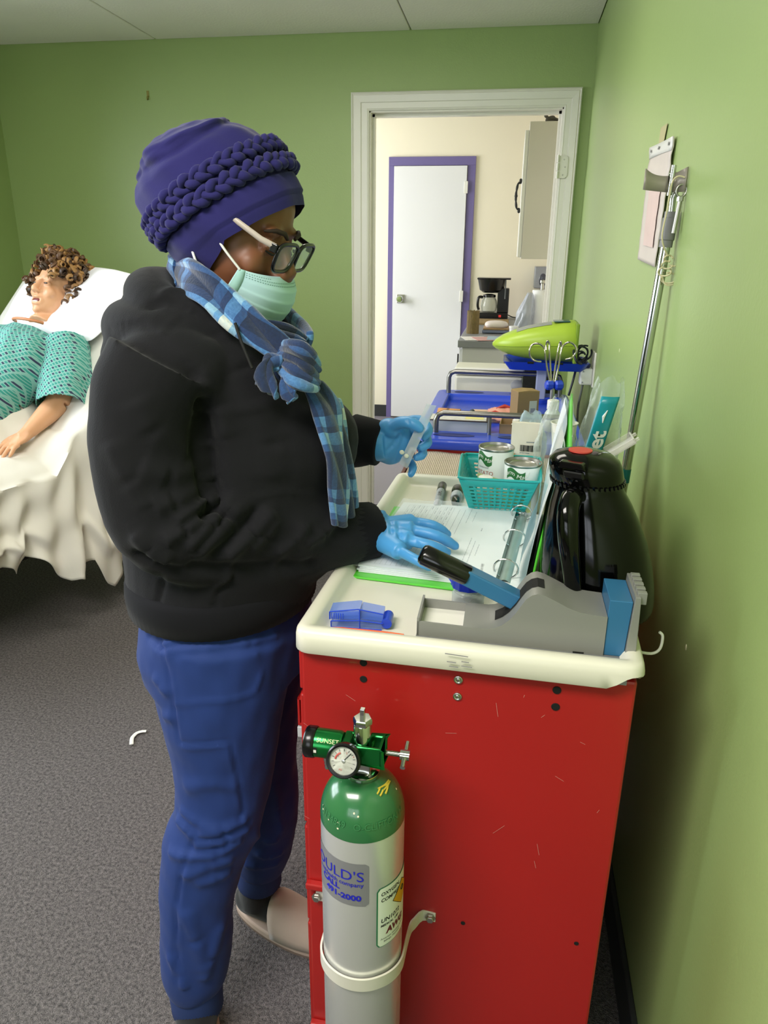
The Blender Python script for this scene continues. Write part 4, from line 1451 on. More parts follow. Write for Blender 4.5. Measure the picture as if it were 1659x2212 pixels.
rows = [[pouch_pt(u, v) for u in np.linspace(0, 1, 12)] for v in np.linspace(0, 1, 14)]
back = [[p + Vector((0, 0.014, 0)) for p in r] for r in rows]
m_ = MB().grid(rows).grid(back)
edge = rows[0] + [r[-1] for r in rows[1:]] + rows[-1][::-1][1:] + [r[0] for r in rows[::-1]][1:-1]
e2 = [p + Vector((0, 0.014, 0)) for p in edge]
m_.add(edge + e2, [(i, (i + 1) % len(edge), len(edge) + (i + 1) % len(edge), len(edge) + i) for i in range(len(edge))])
m_.build('pouch_body', PCH, po, smooth=60)
bc = MB()
rng = random.Random(8)
u = 0.30
while u < 0.98:
    w_ = rng.choice((0.008, 0.008, 0.016, 0.024))
    bc.add([pouch_pt(u, 0.60, 0.0012), pouch_pt(u + w_, 0.60, 0.0012), pouch_pt(u + w_, 0.69, 0.0012), pouch_pt(u, 0.69, 0.0012)], [(0, 1, 2, 3)])
    u += w_ + rng.choice((0.008, 0.016))
bc.build('barcode', INK, po)['kind'] = 'stuff'
tl = MB()
for v, a, b_ in ((0.57, 0.3, 0.62), (0.73, 0.5, 0.9), (0.44, 0.72, 0.95), (0.41, 0.78, 0.95), (0.38, 0.66, 0.95), (0.35, 0.74, 0.95), (0.31, 0.55, 0.95), (0.28, 0.7, 0.95)):
    tl.add([pouch_pt(a, v, 0.0012), pouch_pt(b_, v, 0.0012), pouch_pt(b_, v + 0.012, 0.0012), pouch_pt(a, v + 0.012, 0.0012)], [(0, 1, 2, 3)])
tl.build('print_line', PRN, po)['kind'] = 'stuff'
MB().add([pouch_pt(0.0, 0.42, 0.0012), pouch_pt(0.14, 0.42, 0.0012), pouch_pt(0.14, 0.56, 0.0012), pouch_pt(0.0, 0.56, 0.0012)], [(0, 1, 2, 3)]).build('orange_tab', mat('orange_print', 'e39a2a', 0.5), po)


def bag(name, c, rx, ry, h_, label, seed, taper=0.5, lean=(0, 0), matx=None, top_pinch=0.25):
    """crumpled clear plastic bag"""
    c = Vector(c)
    rows = []
    for i in range(22):
        v = i / 21
        s = 1 - taper * max(0, v - 0.55) ** 1.3 * 2.2
        s = max(top_pinch, s)
        row = []
        for k in range(40):
            a = k * math.tau / 40
            cr_ = 1 + 0.10 * math.sin(a * 3 + seed + v * 5) + 0.07 * math.sin(a * 7 - v * 11 + seed * 2) + 0.05 * math.sin(a * 13 + v * 17)
            row.append(c + Vector((math.cos(a) * rx * s * cr_ + lean[0] * v, math.sin(a) * ry * s * cr_ + lean[1] * v, h_ * (v + 0.03 * v * math.sin(a * 4 + seed)))))
        rows.append(row + [row[0]])
    m_ = MB().grid(rows)
    return m_, matx


BAGM = clear_plastic('clear_bag_film', 'e2eae4', 0.14, 0.12)
ba, _ = bag('clear_bag', (0.112, 1.565, TZ), 0.042, 0.034, 0.215, '', 1.0, 0.75, (0.012, 0.01))
bg_ = thing('clear_bag', (0.112, 1.565, TZ), 'crumpled clear plastic bag with a white cup inside, behind binder cover', 'plastic bag')
ba.build('bag_film', BAGM, bg_, smooth=70)
cup = thing('white_cup', (0.130, 1.562, TZ + 0.10), 'white paper cup inside the clear bag behind the green cover', 'cup')
MB().lathe([(0, 0), (0.021, 0), (0.027, 0.060), (0.029, 0.0605), (0.029, 0.062), (0.0262, 0.0618), (0.020, 0.003), (0, 0.003)], (0.130, 1.562, TZ + 0.106), 32).build('cup_wall', mat('ivory_paper', 'e4e0d2', 0.5), cup, smooth=40)
MB().lathe([(0, 0), (0.020, 0), (0.021, 0.104), (0.018, 0.1055), (0, 0.1055)], (0.130, 1.562, TZ + 0.0005), 24).build('cup_stand', mat('clear_tube', 'cfd6d2', 0.3), cup, smooth=40)
b2_, _ = bag('wipe_bag', (0.200, 1.535, TZ), 0.040, 0.018, 0.262, '', 2.3, 0.5, (0.012, 0.02))
tbg = thing('teal_striped_bag', (0.200, 1.535, TZ), 'tall clear bag with a teal lettered strip leaning near the right wall', 'plastic bag')
b2_.build('bag_film', BAGM, tbg, smooth=70)


def strip_pt(x, y, off=0.0):
    """x across (0..0.034), y up (0..0.14)"""
    base = Vector((0.166, 1.512, TZ + 0.100))
    return base + Vector((x + 0.20 * y, -0.004 * math.sin(x * 90) - off, y))


MB().grid([[strip_pt(x, y) for x in np.linspace(0, 0.036, 8)] for y in np.linspace(0, 0.135, 10)]).build('teal_strip', mat('teal_print_film', '1c93a0', 0.3), tbg, smooth=60, solid=0.0006)
place_text('lettering', text_mesh('net', 0.046, 0, 'LEFT', 0, 1.0, 0.0012), lambda x, y: strip_pt(0.031 - y * 0.9, 0.004 + x, 0.0018), mat('white_print', 'eef4f2', 0.5), tbg)
MB().tube([strip_pt(0.018, 0.082, 0.0018), strip_pt(0.016, 0.095, 0.0018), strip_pt(0.02, 0.108, 0.0018)], [0.0008, 0.003, 0.0008], 6).build('leaf_mark', MATS['white_print'], tbg)

shp = thing('sharps_box', (0.195, 1.47, TZ), 'clear sharps box with red label and flipped open lid behind the carafe', 'sharps box')
SHC = clear_plastic('frosted_box', 'e6e2dc', 0.25, 0.25, 0.1)
m_ = MB().box2((0.140, 1.435, TZ), (0.222, 1.500, TZ + 0.124))
m_.build('box_wall', SHC, shp, bevel=0.004)
MB().box2((0.144, 1.440, TZ + 0.002), (0.218, 1.496, TZ + 0.100)).build('box_liner', mat('maroon_liner', '8a2a2e', 0.5), shp)
MB().box2((0.149, 1.450, TZ + 0.1245), (0.197, 1.490, TZ + 0.1258)).build('red_label', mat('red_label', 'a11225', 0.4), shp)
MB().lathe([(0.006, 0), (0.010, 0.0006), (0.010, 0.0018), (0, 0.0018)], (0.190, 1.452, TZ + 0.1245), 20, sx=1.5).build('lid_boss', WHITEP, shp)
lf = MB()
lA = Matrix.Translation((0.212, 1.468, TZ + 0.124)) @ Matrix.Rotation(R_(-36), 4, 'Y')
lf = MB(lA)
lf.box2((0, -0.028, 0), (0.060, 0.028, 0.003)).box2((0, -0.028, 0.003), (0.060, -0.025, 0.012)).box2((0, 0.025, 0.003), (0.060, 0.028, 0.012)).box2((0.057, -0.025, 0.003), (0.060, 0.025, 0.012))
lf.box2((0.060, -0.024, 0.002), (0.068, -0.014, 0.007)).box2((0.060, 0.014, 0.002), (0.068, 0.024, 0.007))
lf.build('flip_lid', SHC, shp, bevel=0.001)
gz = thing('blister_wrap', (0.105, 1.612, TZ), 'pale blue clear dressing wrap standing behind the sterile pouch', 'wrapper')
m_, _ = bag('x', (0.062, 1.630, TZ), 0.036, 0.010, 0.172, '', 4.1, 0.6)
m_.build('wrap_film', clear_plastic('pale_blue_film', 'cfe3ea', 0.4, 0.2), gz, smooth=70)
# ================================================================== SECOND CART WITH BLUE TOP
BLUEP = mat('cobalt_blue_plastic', '2446c4', 0.32, coat=0.15)
bx0, bx1, by0, by1, bz = -0.250, 0.235, 2.00, 2.80, 0.905
bc2 = thing('emergency_cart', ((bx0 + bx1) / 2, (by0 + by1) / 2, 0), 'red cart with a cobalt blue moulded top and grey rails near doorway', 'cart')
MB().box2((bx0 + 0.03, by0 + 0.012, 0.10), (bx1 - 0.012, by1 - 0.02, 0.882)).build('cabinet_body', RED, bc2, bevel=0.004)
for x in (bx0 + 0.06, bx1 - 0.06):
    for y in (by0 + 0.06, by1 - 0.08):
        MB().cyl((x - 0.013, y, 0.04), (x + 0.013, y, 0.04), 0.04, n=20).box((x, y, 0.085), (0.05, 0.05, 0.03)).build('caster', BLACKP, bc2, smooth=40)
for i in range(5):
    z1, z0 = 0.87 - i * 0.15, 0.735 - i * 0.15
    d = MB().box2((bx0 + 0.012, by0 + 0.04, z0), (bx0 + 0.03, by1 - 0.05, z1)).build('drawer', RED, bc2, bevel=0.003)
    MB().box2((bx0 - 0.003, by0 + 0.10, z0 + 0.02), (bx0 + 0.013, by1 - 0.12, z0 + 0.045)).build('drawer_grip', mat('grey_grip', '8b8d92', 0.4), d, bevel=0.003)


def rloop(x0, x1, y0, y1, r_, z, n=6):
    pts = []
    for cx_, cy_, a0 in ((x1 - r_, y0 + r_, -90), (x1 - r_, y1 - r_, 0), (x0 + r_, y1 - r_, 90), (x0 + r_, y0 + r_, 180)):
        for k in range(n + 1):
            a = R_(a0 + k * 90 / n)
            pts.append(Vector((cx_ + r_ * math.cos(a), cy_ + r_ * math.sin(a), z)))
    return pts


def loops_mesh(loops, close_last=True, close_first=False):
    m_ = MB()
    n = len(loops[0])
    V = [p for L in loops for p in L]
    Fc = [(i * n + k, i * n + (k + 1) % n, (i + 1) * n + (k + 1) % n, (i + 1) * n + k) for i in range(len(loops) - 1) for k in range(n)]
    if close_last:
        Fc.append(tuple((len(loops) - 1) * n + k for k in range(n)))
    if close_first:
        Fc.append(tuple(range(n))[::-1])
    return m_.add(V, Fc)


ix0_, ix1_, iy0_, iy1_ = bx0 + 0.045, bx1 - 0.03, by0 + 0.105, by1 - 0.085
L = [rloop(bx0 + 0.004, bx1 - 0.004, by0 + 0.004, by1 - 0.004, 0.03, bz - 0.030), rloop(bx0, bx1, by0, by1, 0.034, bz - 0.024), rloop(bx0, bx1, by0, by1, 0.034, bz - 0.008), rloop(bx0 + 0.006, bx1 - 0.006, by0 + 0.006, by1 - 0.006, 0.03, bz),
     rloop(ix0_, ix1_, iy0_, iy1_, 0.02, bz), rloop(ix0_ + 0.004, ix1_ - 0.004, iy0_ + 0.004, iy1_ - 0.004, 0.018, bz - 0.004), rloop(ix0_ + 0.008, ix1_ - 0.008, iy0_ + 0.008, iy1_ - 0.008, 0.016, bz - 0.022)]
top_o = loops_mesh(L, True, True).build('moulded_top', BLUEP, bc2, smooth=40)
BZ = bz - 0.022
# oval grip recesses in the end borders
for x, y, rx_ in ((-0.135, by0 + 0.058, 0.060), (0.060, by0 + 0.058, 0.070), (-0.130, by1 - 0.045, 0.055), (0.080, by1 - 0.045, 0.060)):
    MB().lathe([(1.0, 0.0008), (0.97, 0.0006), (0.93, 0.0003), (0, 0.0003)], (x, y, bz + 0.0002), 32, sx=rx_, sy=0.018, cap0=False).build('grip_recess', mat('deep_blue_recess', '16256e', 0.4), bc2, smooth=40)
RAIL = mat('satin_grey_tube', '8a8884', 0.3, 0.9)


def rail(y, xl, xr, h_, mid):
    pts = [Vector((xl, y, bz)), Vector((xl, y, bz + h_ - 0.022)), Vector((xl + 0.006, y, bz + h_ - 0.007)), Vector((xl + 0.022, y, bz + h_)), Vector((xr - 0.022, y, bz + h_)), Vector((xr - 0.006, y, bz + h_ - 0.007)), Vector((xr, y, bz + h_ - 0.022)), Vector((xr, y, bz))]
    r_ = MB().tube(pts, 0.0085, 14).build('side_rail', RAIL, bc2, smooth=60)
    for x in mid:
        MB().cyl((x, y, bz), (x, y, bz + h_), 0.005, n=10).build('rail_post', RAIL, r_, smooth=60)


rail(by0 + 0.088, -0.190, 0.20, 0.058, (-0.035, 0.085))
rail(by1 - 0.070, -0.205, 0.20, 0.080, ())
# shelf with ribbed liner on the near end
sf = thing('ribbed_liner', (-0.02, 1.88, 0.865), 'beige ribbed shelf liner on the red shelf between the two carts', 'shelf liner')
shl = MB().box2((-0.245, 1.68, 0.845), (0.215, 2.011, 0.861)).build('end_shelf', RED, bc2, bevel=0.003)
MB().box2((-0.247, 1.68, 0.847), (-0.239, 2.0, 0.868)).build('shelf_edge', mat('brown_edge_band', '5a2c22', 0.5), bc2)
rows = []
nrb = 92
for i in range(nrb * 2 + 1):
    x = lerp(-0.236, 0.212, i / (nrb * 2))
    z = 0.8645 + (0.0012 if i % 2 else 0)
    rows.append([(x, 1.685, z), (x, 2.006, z + 0.0035 * math.exp(-((x + 0.18) / 0.04) ** 2))])
MB().grid(rows).build('ribbed_sheet', mat('beige_liner', 'b9ab9a', 0.7), sf, solid=0.0008)

# ---- contents of the blue top
def carton(name, loc, size, rz, colr, label, cat='box', open_=False, flap=False, tilt=0.0):
    o_ = thing(name, loc, label, cat)
    M_ = Matrix.Translation(loc) @ Matrix.Rotation(rz, 4, 'Z') @ Matrix.Rotation(tilt, 4, 'X')
    sx, sy, sz = size
    mt = mat('card_' + colr, colr, 0.7, var=0.04, vscale=20)
    t_ = 0.002
    if open_:
        m_ = MB(M_).box2((-sx / 2, -sy / 2, 0), (sx / 2, sy / 2, t_))
        for a, b_ in (((-sx / 2, -sy / 2), (sx / 2, -sy / 2 + t_)), ((-sx / 2, sy / 2 - t_), (sx / 2, sy / 2)), ((-sx / 2, -sy / 2), (-sx / 2 + t_, sy / 2)), ((sx / 2 - t_, -sy / 2), (sx / 2, sy / 2))):
            m_.box2((a[0], a[1], 0), (b_[0], b_[1], sz))
        m_.build('carton_wall', mt, o_)
    else:
        MB(M_).box2((-sx / 2, -sy / 2, 0), (sx / 2, sy / 2, sz)).build('carton_body', mt, o_, bevel=0.0012)
    return o_, M_


o_, M_ = carton('supply_box', (-0.130, 2.185, BZ), (0.175, 0.085, 0.045), 0.0, 'c3c6cd', 'long white supply box with dark edges behind the near grey rail')
MB(M_).box2((-0.088, -0.043, 0.044), (0.088, 0.043, 0.047)).build('box_lid', mat('dark_lid_edge', '3f3138', 0.5), o_, bevel=0.001)
MB(M_).box2((-0.083, -0.038, 0.047), (0.083, 0.038, 0.0476)).build('lid_print', mat('pale_lid_print', 'cdc9c4', 0.6, var=0.3, vscale=60), o_)
MB(M_).box2((0.02, -0.02, 0.0476), (0.075, 0.02, 0.048)).build('yellow_label', mat('pale_yellow_label', 'd9cf86', 0.6), o_)
o_, M_ = carton('supply_tray', (0.055, 2.20, BZ), (0.12, 0.10, 0.040), -0.05, 'a98a66', 'low open cardboard tray behind the grey rail on the blue top', 'box', True)
m_ = MB(M_)
rng = random.Random(2)
for k in range(12):
    m_.ell((rng.uniform(-0.045, 0.045), rng.uniform(-0.035, 0.035), 0.024 + rng.uniform(0, 0.014)), (0.014, 0.011, 0.006), (rng.uniform(-.5, .5), rng.uniform(-.5, .5), rng.uniform(0, 3)), 8, 5)
gzp = m_.build('gauze_packets', mat('white_gauze', 'd9d6d0', 0.6), o_)
gzp['kind'] = 'stuff'
o_, M_ = carton('cardboard_box', (0.068, 2.42, BZ), (0.075, 0.058, 0.095), R_(24), '8c7551', 'brown cardboard box with white label standing on the blue cart top')
MB(M_).prism([(-0.0375, -0.029, 0.095), (0.0375, -0.029, 0.095), (0.0375, -0.029, 0.097), (0.0, -0.029, 0.100), (-0.0375, -0.029, 0.097)], (0, 0, 0), (0, 0.058, 0)).build('box_flap', mat('card_top', '9c8257', 0.7), o_)
MB(M_).box2((0.0376, -0.018, 0.022), (0.0380, 0.016, 0.070)).build('white_label', mat('label_grey_white', 'bfc4bb', 0.5), o_)
MB(M_).box2((0.004, -0.0294, 0.022), (0.030, -0.0290, 0.066)).build('white_label', MATS['label_grey_white'], o_)
MB(M_).box2((0.009, -0.0298, 0.028), (0.025, -0.0293, 0.042)).build('label_print', PRN, o_)
rl = thing('bandage_roll', (-0.175, 2.36, BZ), 'tan elastic bandage roll lying at left on the blue top', 'bandage')
MB().lathe([(0.004, 0), (0.017, 0), (0.018, 0.002), (0.018, 0.072), (0.017, 0.074), (0.004, 0.074)], (-0.21, 2.375, BZ + 0.018), 24, (1, -0.12, 0)).build('roll_body', mat('tan_bandage', 'c08a5a', 0.75, var=0.12, vscale=70, bump=0.3, bscale=200), rl, smooth=40)
MB().lathe([(0.0185, 0.03), (0.0185, 0.037)], (-0.21, 2.375, BZ + 0.018), 24, (1, -0.12, 0), cap0=False, cap1=False).build('roll_clip', mat('dark_tan', '7a5636', 0.6), rl)
vl = thing('grey_vial', (-0.105, 2.40, BZ), 'small grey vial with dark cap lying behind the near rail', 'vial')
MB().lathe([(0, 0), (0.010, 0), (0.0105, 0.03), (0.006, 0.036), (0.006, 0.04)], (-0.112, 2.37, BZ + 0.0115), 18, (0.25, 1, 0.15)).build('vial_body', mat('grey_glass', '8f9aa2', 0.2), vl, smooth=40)
MB().lathe([(0.0075, 0.038), (0.0085, 0.039), (0.0085, 0.052), (0, 0.052)], (-0.112, 2.37, BZ + 0.0115), 18, (0.25, 1, 0.15)).build('vial_cap', mat('slate_cap', '3f474d', 0.4), vl, smooth=40)
PINK = mat('pink_wound_skin', 'd99a86', 0.5, var=0.15, vscale=30)
for nm, c_, s_, lab in (('moulage_pad', (0.005, 2.475, BZ), (0.055, 0.040), 'pink simulated wound pad with red gash nearest the cardboard box'), ('moulage_pad', (-0.025, 2.365, BZ), (0.050, 0.030), 'pink simulated wound pad with red gash in front, nearer the rail')):
    o_ = thing(nm, c_, lab, 'wound pad', 'simulated wound pads')
    rows = []
    for i in range(11):
        rows.append([(c_[0] + s_[0] * (-1 + 2 * i / 10), c_[1] + s_[1] * (-1 + 2 * j_ / 8), BZ + 0.004 + 0.022 * max(0, 1 - ((i - 5) / 6) ** 2) * max(0, 1 - ((j_ - 4) / 5) ** 2) + 0.003 * math.sin(i * 1.7 + j_)) for j_ in range(9)])
    MB().grid(rows).build('pad_skin', PINK, o_, smooth=60, solid=0.004)
    MB().tube([(c_[0] - s_[0] * 0.5, c_[1] - 0.012, BZ + 0.024), (c_[0], c_[1] - 0.006, BZ + 0.0325), (c_[0] + s_[0] * 0.6, c_[1] - 0.010, BZ + 0.025)], [0.003, 0.006, 0.003], 8).build('gash', mat('wound_red', 'b4382e', 0.35), o_, smooth=60)
for k in range(4):
    a = Vector((-0.105 + 0.004 * k, 2.475 + k * 0.016, BZ + 0.004))
    tag(MB().box(a + Vector((0.04, 0, 0)), (0.095, 0.011, 0.003), (0, 0, -0.12 + 0.05 * k)).build('tongue_depressor', mat('pale_wrapped_wood', 'd9b9a0', 0.6), None, a, bevel=0.001), ('nearest', 'second nearest', 'second farthest', 'farthest')[k] + ' of four pale wrapped tongue depressors fanned on the blue top', 'depressor', 'fanned tongue depressors')
wr = thing('clear_wrap', (0.03, 2.345, BZ), 'crumpled shiny clear wrap beside the pink wound pads', 'wrapper')
rows = []
for i in range(12):
    rows.append([(0.012 + 0.05 * i / 11, 2.325 + 0.045 * j_ / 9, BZ + 0.010 + 0.010 * math.sin(i * 2.1 + j_ * 1.3) * math.cos(j_ * 1.9)) for j_ in range(10)])
MB().grid(rows).build('wrap_film', clear_plastic('shiny_wrap', 'e8eaec', 0.4, 0.08), wr)
bt2 = thing('white_tube_bottle', (0.142, 2.16, bz), 'white capped plastic bottle at right of the blue cart top', 'bottle')
MB().lathe([(0, 0), (0.021, 0), (0.023, 0.004), (0.023, 0.055), (0.016, 0.066), (0.016, 0.070)], (0.150, 2.27, BZ), 24).build('bottle_body', mat('translucent_white', 'd2d8d0', 0.35), bt2, smooth=40)
MB().lathe([(0.018, 0.068), (0.018, 0.094), (0.016, 0.096), (0, 0.096)], (0.150, 2.27, BZ), 24).build('bottle_cap', WHITEP, bt2, smooth=40)

# cream case standing behind the far rail
cs = thing('cream_case', (-0.06, 2.90, 0), 'cream moulded case standing behind the blue topped cart', 'case')
MB().box2((-0.190, 2.83, 0.35), (0.068, 2.97, 0.955)).build('case_body', mat('cream_case_plastic', 'd9d6c8', 0.45), cs, bevel=0.008)
MB().box2((-0.192, 2.827, 0.958), (0.071, 2.972, 0.987)).build('case_lid', mat('cream_case_lid', 'e2dfd3', 0.45), cs, bevel=0.006)
MB().box2((-0.19, 2.84, 0.0), (0.066, 2.96, 0.35)).build('case_stand', mat('grey_case_stand', '55565a', 0.5), cs)
MB().lathe([(0.022, 0), (0.022, 0.004), (0.018, 0.006), (0, 0.006)], (0.045, 2.829, 0.925), 24, (0, -1, 0)).build('case_latch', mat('grey_latch', 'a9a9a9', 0.4), cs, smooth=40)
# black bag hanging behind it
bbg = thing('black_bag', (0.12, 3.2, 0), 'black fabric equipment bag standing behind the cream case', 'bag')
m_ = MB()
m_.ell((0.10, 3.20, 0.50), (0.125, 0.11, 0.545), None, 28, 18, 0.55)
me = m_.mesh()
a_ = co_of(me)
a_ += nor_of(me) * (0.010 * wave_noise(a_, 28, 3))[:, None]
set_co(me, a_)
obj_from_mesh('bag_body', me, mat('black_nylon', '17181c', 0.55, bump=0.2, bscale=150), bbg, smooth=60)
MB().tube(smoothpath([(0.03, 3.10, 0.98), (0.04, 3.085, 1.04), (0.10, 3.08, 1.06), (0.16, 3.085, 1.03), (0.17, 3.10, 0.97)], 5), 0.009, 8).build('bag_handle', MATS['black_nylon'], bbg, smooth=60)

# ---- defibrillator on its blue shelf
YA = 2.74
dfs = thing('defibrillator_shelf', (0.13, YA, 0.9), 'blue bracket shelf on a pale post above the blue cart', 'shelf')
L = [rloop(0.012, 0.272, YA - 0.075, YA + 0.09, 0.02, 1.008), rloop(-0.008, 0.285, YA - 0.10, YA + 0.10, 0.02, 1.036), rloop(-0.010, 0.287, YA - 0.102, YA + 0.102, 0.02, 1.039), rloop(-0.004, 0.281, YA - 0.096, YA + 0.096, 0.018, 1.037), rloop(0.02, 0.265, YA - 0.07, YA + 0.085, 0.015, 1.016)]
loops_mesh(L, True, True).build('shelf_tray', BLUEP, dfs, smooth=40)
MB().box2((0.112, YA - 0.03, 0.88), (0.148, YA + 0.005, 1.01)).build('shelf_post', mat('lavender_grey_post', 'a9aecb', 0.4), dfs, bevel=0.004)
MB().lathe([(0.035, 0), (0.035, 0.012), (0.028, 0.016), (0, 0.016)], (0.13, YA - 0.012, bz - 0.0215), 24).build('post_foot', BLUEP, dfs, smooth=40)
for x in (0.085, 0.185):
    MB().box((x, YA - 0.101, 1.038), (0.022, 0.006, 0.007)).build('shelf_clip', BLACKP, dfs, bevel=0.001)
aed = thing('defibrillator', (0.11, YA, 1.02), 'lime yellow portable defibrillator resting on the blue shelf', 'defibrillator')
LY = mat('lime_yellow_shell', 'a9c440', 0.35, var=0.03, vscale=8)
sec = [(-0.053, 1.088, 0.008, 0.005), (-0.041, 1.089, 0.030, 0.017), (-0.015, 1.091, 0.056, 0.032), (0.025, 1.093, 0.076, 0.047), (0.07, 1.096, 0.089, 0.058), (0.13, 1.099, 0.094, 0.067), (0.19, 1.102, 0.095, 0.073), (0.226, 1.103, 0.094, 0.075), (0.236, 1.103, 0.089, 0.070)]
rows = []
for x, zc_, ry_, rz_ in sec:
    row = []
    for k in range(40):
        a = k * math.tau / 40
        c_, s_ = math.cos(a), math.sin(a)
        yy = math.copysign(abs(c_) ** 0.75, c_) * ry_
        zz_ = math.copysign(abs(s_) ** (0.75 if s_ > 0 else 0.85), s_) * rz_ * (1.0 if s_ > 0 else 0.93)
        if s_ < 0:
            yy *= 1 + 0.18 * s_
        row.append(Vector((x, YA + yy, zc_ + zz_)))
    rows.append(row)
loops_mesh(rows, True, True).build('defibrillator_shell', LY, aed, smooth=35)
seam_ = MB()
seam_.tube([(x, YA - ry_ * 1.0 - 0.0003, zc_ - 0.004) for x, zc_, ry_, rz_ in sec[1:-1]], 0.0011, 6).build('shell_seam', mat('olive_seam', '7f9c22', 0.4), aed)
m_ = MB()
m_.grid([[Vector((lerp(0.03, 0.15, i / 6), YA + lerp(-0.05, 0.05, k / 6), 0)) for k in range(7)] for i in range(7)])
for v in m_.v:
    x = v.x
    zc_ = np.interp(x, [s[0] for s in sec], [s[1] for s in sec])
    rz_ = np.interp(x, [s[0] for s in sec], [s[3] for s in sec])
    ry_ = np.interp(x, [s[0] for s in sec], [s[2] for s in sec])
    sn = max(0.0, 1 - (abs(v.y - YA) / ry_) ** (2 / 0.75)) ** 0.5
    v.z = zc_ + rz_ * sn ** 0.75 + 0.0012
m_.build('control_panel', mat('grey_panel', '9b9d9a', 0.4, var=0.2, vscale=40), aed, smooth=60)
MB().box((0.185, YA - 0.01, 1.175), (0.055, 0.075, 0.003), (0, -0.03, 0)).build('display_screen', mat('teal_dark_screen', '24505c', 0.15), aed, bevel=0.001)
MB().box2((0.230, YA - 0.088, 1.035), (0.243, YA + 0.088, 1.172)).build('back_panel', mat('olive_back', '7e9a2e', 0.4), aed, bevel=0.004)

# coiled leads and blue clips hanging at the right of the shelf
ld_ = thing('defibrillator_leads', (0.27, YA - 0.02, 1.05), 'bundle of dark leads with navy clips at the shelf end by the wall', 'cable')
rng = random.Random(4)
for k in range(5):
    c_ = Vector((0.262 + rng.uniform(-.012, .012), YA - 0.05 + rng.uniform(-.02, .02), 1.062 + rng.uniform(-.012, .012)))
    r_ = rng.uniform(0.016, 0.027)
    t0_ = rng.uniform(0, 6)
    MB().tube([c_ + Vector((math.cos(t) * r_, math.sin(t * 1.3) * 0.012, math.sin(t) * r_)) for t in np.linspace(t0_, t0_ + 5.6, 22)], 0.0032, 7).build('lead_wire', mat('navy_black_wire', '171b2e', 0.4), ld_, smooth=60)
MB().tube(smoothpath([(0.232, YA - 0.07, 1.088), (0.228, YA - 0.11, 1.075), (0.240, YA - 0.125, 1.05), (0.258, YA - 0.10, 1.04)], 5), 0.004, 8).build('lead_wire', MATS['navy_black_wire'], ld_, smooth=60)
MB().box((0.275, YA - 0.05, 1.03), (0.03, 0.03, 0.018), (0.2, 0.1, 0.4)).build('lead_clip', mat('navy_clip', '1d2a63', 0.35), ld_, bevel=0.003)
MB().tube(smoothpath([(0.245, YA - 0.06, 1.015), (0.236, YA - 0.10, 0.985), (0.228, YA - 0.11, 0.95), (0.224, YA - 0.11, 0.93)], 5), 0.0042, 8).build('lead_wire', MATS['navy_black_wire'], ld_, smooth=60)

# ---- chrome drip hooks held by two blue knobs
YH = 2.53
hk = thing('drip_hooks', (0.163, YH, 0.9), 'chrome curled drip hooks fanning up from two blue clamp knobs', 'drip stand')
hx = lambda x, y: at(x, y, Y=YH)
for pts in ([(1190, 836), (1181, 790), (1178, 765), (1175, 750), (1163, 742), (1150, 745), (1144, 757), (1147, 772), (1157, 780), (1169, 782)],
            [(1191, 836), (1189, 790), (1187, 760), (1187, 743), (1183, 736), (1180, 745), (1180, 756)],
            [(1194, 836), (1200, 790), (1205, 760), (1209, 743), (1212, 738), (1213, 748), (1212, 760)],
            [(1197, 836), (1206, 795), (1211, 765), (1216, 748), (1229, 739), (1241, 745), (1246, 757), (1240, 768), (1232, 774), (1222, 777)]):
    P = [hx(*q) + Vector((0, 0.004 * (i % 2), 0)) for i, q in enumerate(pts)]
    MB().tube([Vector(p) for p in smoothpath(P, 5)], 0.0033, 8).build('hook_wire', mat('warm_chrome', 'c8c2ae', 0.15, 1.0), hk, smooth=60)
for x in (1187, 1207):
    c_ = hx(x, 832)
    MB().lathe([(0, -0.014), (0.012, -0.014), (0.0165, -0.009), (0.0165, 0.009), (0.012, 0.014), (0, 0.014)], c_, 8, (1, 0.3, 0)).build('clamp_knob', BLUEP, hk, smooth=25)
MB().cyl(hx(1194, 838), Vector((hx(1194, 838).x, YH, bz)), 0.008, n=14).build('hook_stem', STEEL, hk, smooth=50)

# ================================================================== ON THE RIGHT WALL
# leaning drip pole with clamp head
YP = 1.58
pa, pb_ = Vector((0.2255, YP, 0.0)), Vector((0.2925, YP, 1.452))
ivp = thing('drip_pole', pa, 'tall chrome drip pole leaning against the green wall with cord tied at its top', 'drip pole')
pd_ = (pb_ - pa).normalized()
onp = lambda z: pa + pd_ * (z / pd_.z)
MB().cyl(pa, onp(1.415), 0.0098, n=24).build('pole_tube', CHROME, ivp, smooth=50)
MB().lathe([(0.0125, 0), (0.0125, 0.012), (0.0142, 0.014), (0.0142, 0.052), (0.0125, 0.054), (0.0125, 0.064)], onp(1.413), 24, pd_).build('pole_collar', mat('grey_collar', '7e7d7e', 0.5), ivp, smooth=35)
MB().cyl(onp(1.40), onp(0.93), 0.0101, n=24).build('upper_sleeve', CHROME, ivp, smooth=50)
MB().lathe([(0.0108, 0), (0.0108, 0.03)], onp(0.935), 20, pd_).build('teal_sleeve', mat('teal_tape', '157878', 0.4), ivp, smooth=40)
MB().tube([onp(1.475), onp(1.50) + Vector((-0.002, 0, 0)), onp(1.525) + Vector((0.004, 0, 0.002))], 0.0062, 12).build('inner_rod', CHROME, ivp, smooth=60)
cx_, cz_ = 0.279, 1.530
TAUPE = mat('warm_steel_plate', 'a39a92', 0.4, 0.25)
m_ = MB()
rows = []
